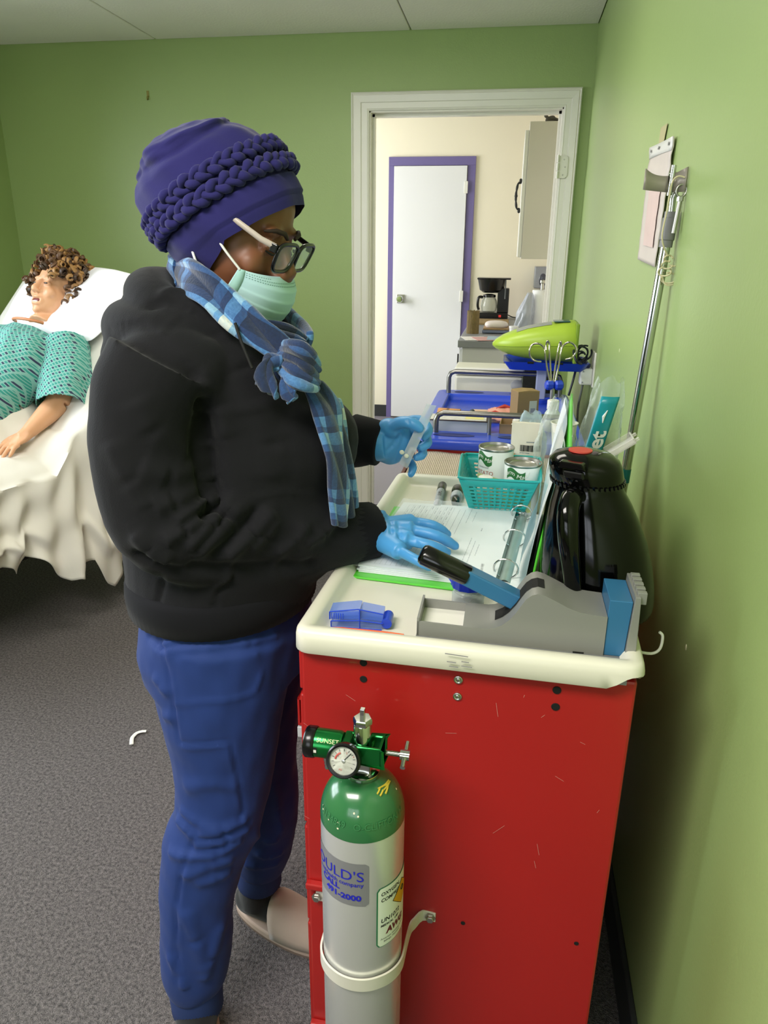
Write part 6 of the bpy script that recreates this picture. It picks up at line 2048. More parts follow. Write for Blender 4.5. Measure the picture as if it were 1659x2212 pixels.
# gown: loose shell round torso, sleeve on the near arm
gm = MB()
GT = [(-0.30, 0.10, 0.165, 0.10), (-0.16, 0.105, 0.165, 0.112), (-0.04, 0.112, 0.178, 0.12), (0.06, 0.12, 0.215, 0.125), (0.13, 0.12, 0.22, 0.115), (0.19, 0.105, 0.18, 0.092), (0.225, 0.09, 0.12, 0.07)]
loft_torso(gm, GT, 0.0)
sle = sh_l.lerp(elb, 1.10)
gm.tube([sh_l + slope * 0.015, sh_l.lerp(elb, 0.45) + BN * 0.03, sle + BN * 0.03 - Vector((0, 0, 0.01))], [0.088, 0.094, 0.092], 22)
gm.tube([sh_r, BP(0.06, -0.70, 0.87)], [0.085, 0.085], 20)
gm.ell(BP(0.13, -0.13, 0.86), (0.075, 0.085, 0.10))
gme = remesh(gm, 0.006, 6)
a_ = co_of(gme)
nn_ = nor_of(gme)
a_ += nn_ * (0.007 * wave_noise(a_, 30, 11) + 0.004 * wave_noise(a_, 62, 12))[:, None]
set_co(gme, a_)
bm = bmesh.new()
bm.from_mesh(gme)
neck_c = BP(0.235, -0.42, 1.11)
eld = (elb - sh_l).normalized()
kill = []
for f_ in bm.faces:
    c_ = f_.calc_center_median()
    d_ = c_ - neck_c
    along = d_.dot(slope)
    wq_ = d_.dot(BN)
    cut = -0.055 + 0.45 * abs(wq_) if d_.dot(bed_up) > -0.02 else 0.02
    if along > min(cut, 0.03):
        kill.append(f_)
    elif (c_ - elb).dot(eld) > 0.018 and (c_ - elb).length < 0.135 and (c_ - BP(0.04, -0.42, 0)).dot(BN) > 0.125:
        kill.append(f_)
bmesh.ops.delete(bm, geom=kill, context='FACES')
bm.to_mesh(gme)
bm.free()


def gown_uv(a):
    p = a - np.array(BA)
    v = p @ np.array(BD)
    w = p @ np.array(BN)
    return np.stack([w + 0.35 * p[:, 2], v * 0.72 + p[:, 2] * 0.69], 1)


set_uv(gme, gown_uv)


def gown_nodes(nt, b, new, link):
    uv = new('ShaderNodeTexCoord')
    mp = new('ShaderNodeMapping')
    mp.inputs['Scale'].default_value = (88, 88, 88)
    mp.inputs['Rotation'].default_value = (0, 0, 0.785)
    link(uv.outputs['UV'], mp.inputs[0])
    sx = new('ShaderNodeSeparateXYZ')
    link(mp.outputs[0], sx.inputs[0])

    def m_(op, a, b2=None, c=None):
        n = new('ShaderNodeMath')
        n.operation = op
        for i, q in enumerate((a, b2, c)):
            if q is None:
                continue
            if isinstance(q, (int, float)):
                n.inputs[i].default_value = q
            else:
                link(q, n.inputs[i])
        return n.outputs[0]

    fx, fy = m_('FRACT', sx.outputs[0]), m_('FRACT', sx.outputs[1])
    ix, iy = m_('FLOOR', sx.outputs[0]), m_('FLOOR', sx.outputs[1])
    dx, dy = m_('ABSOLUTE', m_('SUBTRACT', fx, 0.5)), m_('ABSOLUTE', m_('SUBTRACT', fy, 0.5))
    inside = m_('LESS_THAN', m_('MAXIMUM', dx, dy), 0.33)
    par = m_('MODULO', m_('ABSOLUTE', m_('ADD', ix, m_('MULTIPLY', iy, 2))), 4)
    isdark = m_('LESS_THAN', par, 0.5)
    cells = new('ShaderNodeMix')
    cells.data_type = 'RGBA'
    cells.inputs[6].default_value = lin('2f8f84')
    cells.inputs[7].default_value = lin('2c3352')
    link(isdark, cells.inputs[0])
    base = new('ShaderNodeMix')
    base.data_type = 'RGBA'
    base.inputs[6].default_value = lin('7db0a8')
    link(inside, base.inputs[0])
    link(cells.outputs[2], base.inputs[7])
    link(base.outputs[2], b.inputs['Base Color'])
    b.inputs['Roughness'].default_value = 0.8


obj_from_mesh('patterned_gown', gme, node_mat('teal_gown_print', gown_nodes), man, smooth=80, solid=0.0022)
# gown neck binding
nb = []
for k in range(25):
    t = -1 + 2 * k / 24
    wq_ = 0.135 * t
    p = neck_c + BN * wq_ + slope * (-0.055 + 0.45 * abs(wq_)) + bed_up * (0.035 - 1.9 * wq_ * wq_)
    nb.append(p)

# wig of separate curls
rng = random.Random(21)
wig = MB()
k = 0
while k < 470:
    u, th = rng.uniform(-0.95, 1), rng.uniform(0, math.tau)
    rr = math.sqrt(1 - u * u)
    d_ = Vector((rr * math.cos(th), rr * math.sin(th), u))
    # keep the face clear: the face looks along +Y, hair falls mostly on the near side
    if d_.y > 0.22 and d_.z < (0.60 if d_.x > -0.28 else 0.12) and -0.86 < d_.x < 0.80:
        continue
    if d_.z < -0.55 and (d_.y > 0.1 or d_.x > -0.3):
        continue
    k += 1
    base = Vector((d_.x * 0.100, -0.014 + d_.y * 0.114, 0.034 + d_.z * 0.108))
    o1 = d_.orthogonal().normalized()
    o1 = Matrix.Rotation(rng.uniform(0, math.tau), 3, d_) @ o1
    o2 = d_.cross(o1)
    rad = rng.uniform(0.010, 0.019)
    L = rng.uniform(0.012, 0.038)
    turns = rng.uniform(1.1, 1.9)
    axis = (o1 * rng.uniform(0.3, 1.0) + d_ * rng.uniform(0.1, 0.5) - Vector((0, 0, 0.4)) * rng.random()).normalized()
    e1 = axis.orthogonal().normalized()
    e2 = axis.cross(e1)
    st = base + d_ * rng.uniform(-0.004, 0.034)
    pts = []
    for q in range(11):
        t = q / 10
        a = t * turns * math.tau
        pts.append(st + axis * (L * t) + (e1 * math.cos(a) + e2 * math.sin(a)) * rad * (1 - 0.25 * t))
    wig.cur = rng.choice((0, 0, 1, 1, 2))
    wig.M = HM
    wig.tube(pts, [0.0046] * 4 + [0.0052] * 4 + [0.004, 0.003, 0.0015], 5, flat=1.5)
wig.cur = 0
wig.M = HM
wig.ell((0, -0.030, 0.038), (0.082, 0.092, 0.094), None, 24, 14)
wme = wig.mesh()
obj_from_mesh('curly_wig', wme, [mat('wig_brown', '5b4028', 0.5), mat('wig_honey', '97703f', 0.5), mat('wig_dark', '3a2818', 0.5)], man, smooth=60)

# ---- crumpled white sheet over legs, hanging down the near side
hemv = [-0.9, -0.5, -0.42, -0.36, -0.32, -0.27, -0.20, -0.13, -0.06, -0.02, 0.01, 0.06, 0.12, 0.2, 0.3]
hemz = [0.40, 0.37, 0.36, 0.30, 0.36, 0.30, 0.21, 0.21, 0.25, 0.15, 0.10, 0.16, 0.21, 0.26, 0.40]
rows = []
NV, NS = 130, 96
for i in range(NV):
    v = lerp(V0 + 0.01, 0.235, i / (NV - 1))
    row = []
    hz2 = float(np.interp(v, hemv, hemz)) + 0.012 * math.sin(v * 61)
    for k in range(NS):
        s = k / (NS - 1)
        if s < 0.55:                                 # lying on top
            q = s / 0.55
            w = lerp(-0.84, 0.012, q)
            bump = float(np.interp(v, [-0.9, -0.6, -0.25, -0.10, 0.0, 0.06], [0.14, 0.17, 0.25, 0.27, 0.16, 0.0])) * math.exp(-abs((w + 0.46) / 0.215) ** 4)
            zt3 = max(top_z(v), MT) if v < 0.06 else top_z(0.06)
            base = MT if v < HV else MT + (v - HV) * 0.62
            if w > -0.10 and v > HV:
                base = lerp(base, top_z(v), min(1, (w + 0.10) / 0.1))
            z = base + 0.006 + bump + 0.052 * min(1, max(0, -w) / 0.10) * float(np.interp(v, [-0.05, 0.02], [1, 0.3]))
            wr = 0.007 * math.sin(v * 19 + w * 12 + 2 * math.sin(w * 5)) + 0.004 * math.sin(v * 37 - w * 18)
            z += abs(wr) * (0.25 if w > -0.27 else 1.0)
            e = max(0, (q - 0.94) / 0.06)
            z -= 0.015 * e * e
            row.append(BP(v, w, z))
        else:                                        # hanging
            q = (s - 0.55) / 0.45
            base = (MT if v < HV else top_z(v)) + 0.0
            ztop = base - 0.003
            z = lerp(ztop, hz2, q)
            amp = 0.010 + 0.052 * q
            ph = v * 24 + 1.3 * math.sin(v * 9) + q * (1.6 + 1.2 * math.sin(v * 5))
            wv = amp * (0.5 + 0.5 * math.sin(ph)) + 0.4 * amp * math.sin(v * 57 + q * 5) + 0.006 * math.sin(q * 16 + v * 30)
            fold = 0.035 * math.exp(-((q - 0.72 - 0.1 * math.sin(v * 8)) / 0.07) ** 2) * (0.5 + 0.5 * math.sin(v * 13 + 1))
            row.append(BP(v + 0.012 * math.sin(q * 6 + v * 20) * q, 0.016 + 0.02 * q + wv + fold, z))
    rows.append(row)
smm = MB().grid(rows)
so_ = smm.build('bed_sheet', mat('white_cotton_sheet', 'dfdcd2', 0.8, var=0.04, vscale=5), None, BP(-0.2, 0.0, 0.3), smooth=80, solid=0.002)
tag(so_, 'crumpled white bed sheet draped over the manikin legs and hanging off the bed', 'bed sheet')
# ================================================================== THE PERSON AT THE CART
def bvh_of(me):
    a = co_of(me)
    return BVHTree.FromPolygons([Vector(p) for p in a], [tuple(p.vertices) for p in me.polygons])


def hit(bv, px_, py_):
    """first point of a surface along the sight line of an image point (only used to find where a seam or crease runs on the cloth)"""
    d_ = rgt * ((px_ - IMG_W / 2) / FPX) - upv * ((py_ - IMG_H / 2) / FPX) + fwd
    d_.normalize()
    return bv.ray_cast(CAM, d_)[0]


def crease(me, lines):
    """lines: (list of image points, width, height)"""
    bv = bvh_of(me)
    items = []
    for pts, wd_, ht in lines:
        P = [hit(bv, *q) for q in pts]
        for p, q in zip(P, P[1:]):
            if p is not None and q is not None and (p - q).length < 0.3:
                m = (p + q) / 2
                items.append((tuple(p), tuple(q), wd_, ht))
    a = co_of(me)
    a = folds(a, nor_of(me), items)
    set_co(me, a)


SKIN = mat('deep_brown_skin', '7a4c34', 0.48, sss=0.06, var=0.06, vscale=25)
HCN = Vector((-0.417, 1.130, 1.432))
yaw, pit = R_(-7), R_(-24)
Ff = Vector((math.cos(yaw) * math.cos(pit), math.sin(yaw) * math.cos(pit), math.sin(pit)))
Fx = Vector((math.sin(yaw), -math.cos(yaw), 0))            # the person's right, towards the camera
Fu = Fx.cross(Ff)
PM = Matrix.Translation(HCN) @ Matrix((Fx, Ff, Fu)).transposed().to_4x4()

# limbs (x, y, z, radius)
ARM_N = [(-0.470, 0.965, 1.250, .078), (-0.497, 0.940, 1.180, .070), (-0.500, 0.928, 1.090, .067), (-0.470, 0.928, 1.010, .066), (-0.395, 0.985, 0.974, .066), (-0.305, 1.062, 0.960, .060), (-0.245, 1.115, 0.954, .050), (-0.213, 1.143, 0.951, .045)]
ARM_F = [(-0.450, 1.265, 1.245, .076), (-0.455, 1.345, 1.160, .068), (-0.440, 1.400, 1.080, .062), (-0.360, 1.400, 1.045, .057), (-0.300, 1.388, 1.045, .050), (-0.252, 1.380, 1.047, .043)]
LEG_N = [(-0.440, 1.020, 0.800, .124), (-0.436, 1.000, 0.692, .108), (-0.436, 0.985, 0.564, .087), (-0.442, 0.968, 0.478, .077), (-0.470, 0.955, 0.404, .075), (-0.487, 0.940, 0.291, .066), (-0.496, 0.926, 0.150, .063), (-0.496, 0.920, 0.105, .052)]
LEG_F = [(-0.440, 1.130, 0.800, .125), (-0.440, 1.150, 0.660, .105), (-0.440, 1.160, 0.470, .080), (-0.432, 1.165, 0.330, .070), (-0.440, 1.170, 0.220, .060), (-0.458, 1.175, 0.150, .052)]
TOR = [(0.852, -0.452, 1.085, .152, .172), (0.90, -0.446, 1.090, .164, .176), (0.96, -0.438, 1.098, .178, .174), (1.04, -0.436, 1.106, .188, .168), (1.12, -0.442, 1.112, .190, .162), (1.19, -0.455, 1.116, .172, .158), (1.25, -0.468, 1.118, .140, .155), (1.295, -0.470, 1.118, .105, .120), (1.325, -0.462, 1.12, .075, .075)]


def spline4(L, sub=4):
    s = smoothpath(L, sub)
    return [Vector(q[:3]) for q in s], [float(q[3]) for q in s]


def torso_tube(m, items, k=1.0, off=0.0, nn=40):
    s = smoothpath(items, 3)
    rows = []
    for z, cx2, cy2, rx2, ry2 in s:
        rows.append([Vector((cx2 + (rx2 * k + off) * math.cos(a), cy2 + (ry2 * k + off) * math.sin(a), z)) for a in [q * math.tau / nn for q in range(nn)]])
    m.add([p for r in rows for p in r], [(i * nn + q, i * nn + (q + 1) % nn, (i + 1) * nn + (q + 1) % nn, (i + 1) * nn + q) for i in range(len(rows) - 1) for q in range(nn)] + [tuple(range(nn))[::-1], tuple((len(rows) - 1) * nn + q for q in range(nn))])


# ---- body: one continuous skin, mostly under the clothes
mb = MB(PM)
head_parts(mb, False, False, 1.12)
mb.M = None
mb.tube([PM @ Vector((0, -0.006, -0.055)), PM @ Vector((0, -0.006, -0.105)), Vector((-0.450, 1.12, 1.30))], [0.054, 0.050, 0.060], 20)
torso_tube(mb, TOR, 0.70)
for L in (ARM_N, ARM_F):
    P, Rr = spline4(L)
    mb.tube(P, [max(0.024, r * 0.45) for r in Rr], 14)
for L in (LEG_N, LEG_F):
    P, Rr = spline4(L)
    mb.tube(P, [max(0.030, r * 0.72) for r in Rr], 16)
NA, FA = Vector((-0.496, 0.920, 0.06)), Vector((-0.462, 1.176, 0.07))
ndir, fdir = Vector((0.30, -0.95, 0)).normalized(), Vector((0.955, -0.295, 0)).normalized()
for A_, dd in ((NA, ndir), (FA, fdir)):
    mb.tube([A_ + Vector((0, 0, 0.09)), A_ + dd * 0.005, Vector((A_.x, A_.y, 0.040)) + dd * 0.06, Vector((A_.x, A_.y, 0.030)) + dd * 0.12], [0.032, 0.034, 0.026, 0.016], 14)
me = remesh(mb, 0.0045, 4)
per = obj_from_mesh('person', me, SKIN, None, (-0.45, 1.07, 0.0), smooth=80)
tag(per, 'person in black hoodie, navy turban, plaid scarf and face mask working at the tray', 'person')

# brow, lids
for s in (1, -1):
    MB(PM).tube([(s * 0.014, 0.0905, 0.022), (s * 0.026, 0.0895, 0.029), (s * 0.040, 0.082, 0.030), (s * 0.052, 0.069, 0.024)], [0.0028, 0.0036, 0.0034, 0.0016], 8).build('eyebrow', mat('dark_brow_hair', '2a1a12', 0.7), per, smooth=60)
    MB(PM).tube([(s * 0.018, 0.0845, 0.000), (s * 0.026, 0.0868, -0.0035), (s * 0.036, 0.0848, -0.004), (s * 0.046, 0.078, -0.001)], [0.0012, 0.0018, 0.0018, 0.001], 6).build('eyelashes', mat('lash_black', '100b09', 0.6), per, smooth=60)

# ---- hoodie
HOOD = mat('black_fleece', '111115', 0.88, spec=0.22, sheen=0.06, var=0.12, vscale=9, bump=0.12, bscale=420)
hm_ = MB()
torso_tube(hm_, TOR)
for L in (ARM_N, ARM_F):
    P, Rr = spline4(L)
    hm_.tube(P, Rr, 24)
hm_.ell((-0.470, 0.985, 1.235), (0.082, 0.062, 0.068))
hm_.ell((-0.455, 1.245, 1.230), (0.085, 0.070, 0.072))
hm_.ell((-0.345, 1.065, 1.10), (0.10, 0.085, 0.10))
hm_.ell((-0.335, 1.16, 1.10), (0.10, 0.10, 0.10))
hm_.ell((-0.345, 1.10, 0.98), (0.105, 0.14, 0.12))
hm_.ell((-0.535, 1.10, 1.15), (0.10, 0.15, 0.12))
# hood bunched round the neck
hp1 = [(-0.395, 1.035, 1.285, .022), (-0.445, 1.022, 1.305, .032), (-0.510, 1.045, 1.325, .036), (-0.548, 1.115, 1.335, .038), (-0.515, 1.190, 1.325, .036), (-0.445, 1.215, 1.300, .030), (-0.390, 1.20, 1.280, .02)]
P, Rr = spline4(hp1, 5)
hm_.tube(P, Rr, 16)
hp2 = [(-0.420, 1.000, 1.268, .018), (-0.480, 0.995, 1.290, .030), (-0.560, 1.045, 1.290, .036), (-0.590, 1.115, 1.285, .040), (-0.560, 1.190, 1.285, .036), (-0.470, 1.235, 1.285, .028)]
P, Rr = spline4(hp2, 5)
hm_.tube(P, Rr, 16)
hm_.ell((-0.565, 1.11, 1.235), (0.055, 0.12, 0.075))
hme = remesh(hm_, 0.0055, 4)
crease(hme, [
    ([(372, 1128), (420, 1096), (470, 1074)], .010, 0.0155), ([(352, 1168), (395, 1146), (430, 1128)], .011, 0.0139),
    ([(400, 1184), (450, 1135), (503, 1082)], .010, 0.0155), ([(424, 1199), (478, 1145), (524, 1090)], .009, 0.0124),
    ([(486, 1206), (545, 1155), (592, 1098)], .011, 0.0139), ([(541, 1192), (575, 1160), (600, 1120)], .009, 0.0093),
    ([(660, 1178), (700, 1150), (724, 1118)], .010, 0.0093), ([(600, 1200), (640, 1170), (665, 1130)], .010, 0.0078),
    ([(385, 1150), (440, 1112), (486, 1078)], .007, -0.0109), ([(412, 1190), (465, 1140), (513, 1086)], .007, -0.0093), ([(455, 1205), (515, 1150), (560, 1095)], .008, -0.0093),
    ([(330, 1100), (370, 1085), (440, 1050)], .016, 0.0109), ([(300, 1010), (360, 1030), (430, 1010)], .018, 0.0093),
    ([(290, 1150), (320, 1185), (370, 1215)], .012, 0.0093), ([(285, 1195), (330, 1215), (400, 1240)], .010, -0.0078),
    ([(290, 860), (330, 930), (400, 985)], .020, 0.0062), ([(240, 950), (280, 1040), (320, 1100)], .016, 0.0062),
    ([(405, 800), (440, 890), (452, 960), (455, 1030), (470, 1075)], .014, -0.0186), ([(420, 800), (465, 880), (480, 950)], .020, 0.0093),
    ([(400, 1225), (500, 1232), (600, 1226), (690, 1216)], .012, -0.0124),
    # seams
    ([(233, 716), (262, 704), (305, 700), (352, 730), (408, 790), (432, 850), (446, 900)], .0045, -.0022),
    ([(240, 712), (268, 699), (308, 694), (356, 724), (413, 785), (438, 846)], .007, .0012),
    ([(357, 728), (370, 706), (400, 681)], .005, -.0018), ([(352, 724), (364, 702), (394, 678)], .006, .0012),
    ([(514, 1236), (500, 1258), (470, 1276), (464, 1300), (466, 1318)], .005, -.004), ([(508, 1236), (494, 1254), (464, 1272), (459, 1300)], .006, .004),
    ([(343, 1243), (348, 1260), (340, 1290), (336, 1322)], .005, -.004),
    ([(548, 1075), (620, 1064), (690, 1070)], .005, .003),
    ([(300, 1325), (400, 1352), (500, 1362), (600, 1345), (640, 1320)], .0045, -.004),
    ([(345, 640), (380, 622), (420, 640), (470, 668), (520, 700)], .009, .005), ([(318, 662), (360, 650), (410, 668), (470, 695)], .007, -.006),
    ([(470, 720), (520, 800), (540, 900)], .030, .006), ([(560, 860), (590, 960), (585, 1040)], .025, .006),
])
a_ = co_of(hme)
a_ += nor_of(hme) * (0.0022 * wave_noise(a_, 55, 5) + 0.0035 * wave_noise(a_, 24, 6))[:, None]
set_co(hme, a_)
obj_from_mesh('black_hoodie', hme, HOOD, per, smooth=80)
RIB = mat('black_rib_knit', '121216', 0.92, spec=0.15, sheen=0.05)


def rib_tube(name, pts, rad, n=72, depth=0.0012, sq=1.0):
    m_ = MB()
    pts = [Vector(p) for p in pts]
    rows = []
    t = (pts[-1] - pts[0]).normalized()
    ref = Vector((0, 0, 1)) if abs(t.z) < 0.9 else Vector((1, 0, 0))
    e1 = (ref - t * ref.dot(t)).normalized()
    e2 = t.cross(e1)
    for p, r in zip(pts, rad):
        rows.append([p + (e1 * math.cos(q * math.tau / n) + e2 * math.sin(q * math.tau / n)) * (r + (depth if q % 2 else 0)) for q in range(n)])
    return loops_mesh(rows, True, True).build(name, RIB, per, smooth=80)


c0, c1 = Vector(ARM_N[-3][:3]), Vector(ARM_N[-1][:3])
cd_ = (c1 - Vector(ARM_N[-2][:3])).normalized()
cuf0 = at(735, 1160, Y=1.095)
rib_tube('sleeve_cuff', [c1 - cd_ * 0.052, c1 - cd_ * 0.046, c1 - cd_ * 0.02, c1 + cd_ * 0.006, c1 + cd_ * 0.010], [.0460, .0515, .0500, .0485, .045])
c1 = Vector(ARM_F[-1][:3])
cd_ = Vector((0.93, -0.15, -0.12)).normalized()
rib_tube('sleeve_cuff', [c1 - cd_ * 0.045, c1 - cd_ * 0.04, c1 - cd_ * 0.01, c1 + cd_ * 0.018, c1 + cd_ * 0.021], [.042, .046, .045, .043, .040])
# waistband
rows = []
for z, k in ((0.843, 0.95), (0.847, 1.0), (0.872, 1.015), (0.892, 1.005), (0.898, 0.97)):
    n_ = 160
    rows.append([Vector((-0.452 + (.1535 * k + (0.0012 if q % 2 else 0)) * math.cos(q * math.tau / n_), 1.082 + (.177 * k + (0.0012 if q % 2 else 0)) * math.sin(q * math.tau / n_), z)) for q in range(n_)])
loops_mesh(rows, True, True).build('waistband', RIB, per, smooth=80)
# draw cord
P = [Vector(q) for q in smoothpath([at(508, 698, Y=0.985), at(520, 735, Y=0.975), at(532, 765, Y=0.968), at(545, 796, Y=0.962)], 5)]
MB().tube(P, 0.0022, 7).build('draw_cord', DARK, per, smooth=60)

# ---- trousers
SCRUB = mat('navy_scrub_cloth', '1f3570', 0.75, spec=0.25, sheen=0.05, var=0.06, vscale=7, bump=0.05, bscale=500)
tm = MB()
torso_tube(tm, [(0.72, -0.448, 1.075, .140, .176), (0.80, -0.448, 1.078, .144, .178), (0.87, -0.450, 1.080, .126, .155)])
for L in (LEG_N, LEG_F):
    P, Rr = spline4(L)
    tm.tube(P, Rr, 26)
tm.ell((-0.490, 1.05, 0.77), (0.095, 0.14, 0.10))
tme = remesh(tm, 0.0058, 4)
crease(tme, [
    ([(342, 1356), (357, 1408), (372, 1500), (388, 1600)], .004, -0.0041), ([(348, 1356), (363, 1408), (378, 1500), (394, 1600)], .005, 0.0020),
    ([(388, 1604), (440, 1606), (497, 1602), (512, 1670), (526, 1750), (513, 1778)], .004, -0.0036), ([(392, 1610), (440, 1612), (492, 1608), (506, 1670), (520, 1748)], .006, 0.0031),
    ([(370, 1520), (440, 1516), (500, 1512), (550, 1496), (565, 1450)], .004, 0.0031),
    ([(357, 1406), (430, 1402), (540, 1388), (600, 1372)], .007, 0.0061), ([(352, 1396), (385, 1378), (400, 1372)], .006, 0.0061), ([(318, 1370), (345, 1395), (360, 1400)], .006, -0.0051),
    ([(427, 1792), (410, 1840), (391, 1890), (383, 1960), (381, 2042), (386, 2130)], .0045, -0.0051), ([(433, 1794), (416, 1842), (397, 1892), (389, 1962), (387, 2042)], .005, 0.0031),
    ([(386, 1765), (410, 1795), (425, 1812)], .009, 0.0092), ([(392, 1745), (430, 1778), (470, 1790)], .008, 0.0061),
    ([(430, 1800), (480, 1792), (535, 1765)], .009, 0.0082), ([(420, 1822), (490, 1812), (540, 1785)], .009, 0.0082), ([(400, 1850), (470, 1842), (525, 1808)], .009, 0.0082),
    ([(428, 1812), (480, 1803), (538, 1776)], .006, -0.0061), ([(410, 1838), (480, 1828), (530, 1797)], .006, -0.0061),
    ([(395, 1895), (450, 1870), (505, 1850)], .012, 0.0071), ([(420, 1912), (470, 1895), (500, 1880)], .010, 0.0061), ([(365, 1840), (385, 1848), (405, 1850)], .009, 0.0061),
    ([(400, 1960), (425, 2030), (440, 2100)], .012, 0.0071), ([(480, 1990), (455, 2070), (440, 2120)], .012, 0.0071), ([(365, 2060), (390, 2110), (400, 2135)], .009, 0.0061),
    ([(330, 1460), (345, 1480), (365, 1500)], .010, 0.0051), ([(335, 1530), (352, 1545), (375, 1550)], .009, 0.0051), ([(400, 1700), (450, 1690), (515, 1700)], .012, 0.0041),
    ([(545, 1800), (575, 1815), (600, 1812)], .009, 0.0071), ([(555, 1840), (580, 1850), (612, 1838)], .009, 0.0071), ([(530, 1862), (560, 1870), (605, 1860)], .009, 0.0061), ([(590, 1690), (600, 1750), (608, 1800)], .010, 0.0051),
])
a_ = co_of(tme)
low_ = np.clip((0.42 - a_[:, 2]) / 0.3, 0, 1)
a_ += nor_of(tme) * ((0.0025 * wave_noise(a_, 40, 8)) * (0.5 + low_) + 0.0015 * wave_noise(a_, 90, 9))[:, None]
set_co(tme, a_)
obj_from_mesh('scrub_trousers', tme, SCRUB, per, smooth=80)
for L, zc2, nm in ((LEG_N, 0.105, 0), (LEG_F, 0.15, 1)):
    x, y, z, r = L[-1]
    rows = []
    for dz, k in ((0.012, 1.0), (0.004, 1.03), (-0.025, 1.0), (-0.048, 0.99), (-0.052, 0.93)):
        n_ = 96
        rr_k = (0.047 if nm == 0 else 0.047) * k
        rows.append([Vector((x + (rr_k + 0.001 * (q % 2)) * math.cos(q * math.tau / n_), y + (rr_k + 0.001 * (q % 2)) * math.sin(q * math.tau / n_), z + dz)) for q in range(n_)])
    loops_mesh(rows, True, True).build('ankle_cuff', mat('navy_rib', '21356a', 0.8), per, smooth=80)
# socks and slippers
SOCK = mat('black_sock', '121215', 0.9, sheen=0.2)
SLIP = mat('beige_suede', 'b9a596', 0.8, sheen=0.2, var=0.06, vscale=40)
SOLE = mat('pale_sole', 'c3ac9e', 0.7)
for A_, dd in ((NA, ndir), (FA, fdir)):
    sd = Vector((-dd.y, dd.x, 0))
    fl_ = Vector((A_.x, A_.y, 0))
    sk = MB()
    sk.tube([A_ + Vector((0, 0, 0.07)), A_ + Vector((0, 0, 0.02)), fl_ + dd * 0.004 + Vector((0, 0, 0.052))], [0.042, 0.043, 0.046], 18)
    sk.ell(fl_ - dd * 0.012 + Vector((0, 0, 0.050)), (0.044, 0.040, 0.034))
    sk.tube([fl_ + Vector((0, 0, 0.058)), fl_ + dd * 0.06 + Vector((0, 0, 0.046)), fl_ + dd * 0.13 + Vector((0, 0, 0.036))], [0.043, 0.033, 0.022], 16)
    obj_from_mesh('sock', remesh(sk, 0.005, 4), SOCK, per, smooth=80)
    out_ = []
    for q in range(36):
        a = q * math.tau / 36
        l_ = 0.062 + 0.138 * math.cos(a) if True else 0
        wd_ = 0.046 * (1 + 0.12 * math.cos(a)) * math.sin(a)
        out_.append(fl_ + dd * (0.075 + 0.137 * math.cos(a)) + sd * wd_)
    so2 = MB().prism([p + Vector((0, 0, 0.001)) for p in out_], (0, 0, 0), (0, 0, 0.020)).build('slipper_sole', SOLE, per, bevel=0.004)
    MB().prism([p + Vector((0, 0, 0.0)) for p in out_], (0, 0, 0), (0, 0, 0.006)).build('slipper_tread', mat('brown_tread', '7d6a60', 0.8), per)
    up_ = []
    for i in range(12):
        l_ = lerp(0.062 if dd is fdir else 0.125, 0.206, i / 11)
        row = []
        hh = 0.024 + 0.046 * (1 - (i / 11) ** 1.6)
        ww = 0.049 * math.sqrt(max(0.02, 1 - ((l_ - 0.085) / 0.125) ** 2)) if l_ > 0.085 else 0.049
        for q in range(15):
            a = math.pi * q / 14
            row.append(fl_ + dd * (l_ - 0.02 * math.sin(a) * (1 - i / 11)) + sd * (ww * math.cos(a)) + Vector((0, 0, 0.018 + (hh) * math.sin(a) ** 0.8)))
        up_.append(row)
    MB().grid(up_).build('slipper_upper', SLIP, per, smooth=70, solid=0.004)

# ---- turban
TURB = mat('navy_jersey', '2a2762', 0.9, spec=0.2, sheen=0.1, var=0.08, vscale=14, bump=0.06, bscale=350)
E1 = Vector((0.875, -0.06, 0.484)).normalized()
E2 = Vector((0, 1, 0)) - E1 * E1.y
E2.normalize()
E3 = E1.cross(E2)
TC = Vector((-0.404, 1.130, 1.4255))


def tq(th, h, grow=0.0):
    """point on the turban: angle from the front, height along its axis"""
    s = np.interp(h, [-0.045, -0.01, 0.0, 0.02, 0.05, 0.08, 0.11, 0.135, 0.152, 0.163, 0.169], [0.80, 0.93, 0.97, 1.0, 1.02, 1.02, 0.95, 0.80, 0.58, 0.32, 0.0])
    sh2 = np.interp(h, [0, 0.05, 0.10, 0.14, 0.17], [0, -0.004, -0.013, -0.020, -0.022])
    a, b2 = 0.109 * s + grow, 0.089 * s + grow
    return TC + E1 * (a * math.cos(th) + sh2) + E2 * (b2 * math.sin(th)) + E3 * h


rows = []
hs = list(np.linspace(-0.012, 0.13, 46)) + list(np.linspace(0.133, 0.1685, 18))
NT = 160
for h in hs:
    row = []
    for q in range(NT):
        th = q * math.tau / NT
        g = 0.0035 * (1 if 0.006 < h < 0.034 else 0.0)
        if abs(h - 0.036) < 0.0035:
            g -= 0.0025
        if h > 0.05:
            tt_ = (h - 0.05) / 0.11
            g += 0.0048 * math.sin(th * 3 + h * 40) * tt_ + 0.0075 * tt_ * max(0, math.sin(th * 5 + 1 + h * 25)) * (1 if math.cos(th) < 0.2 else 0.4)
            g += 0.007 * math.exp(-((h - 0.142 - 0.008 * math.sin(th * 2)) / 0.006) ** 2) - 0.006 * math.exp(-((h - 0.128 - 0.01 * math.sin(th * 2 + 1)) / 0.006) ** 2)
        g += 0.0012 * math.sin(th * 11 + h * 60)
        hh = h if h > 0.01 else h - 0.030 * (0.01 - h) / 0.022 * max(0, -math.cos(th)) ** 0.7
        row.append(tq(th, hh, g))
    rows.append(row)
tb_ = loops_mesh(rows, True, False).build('navy_turban', TURB, per, smooth=80)
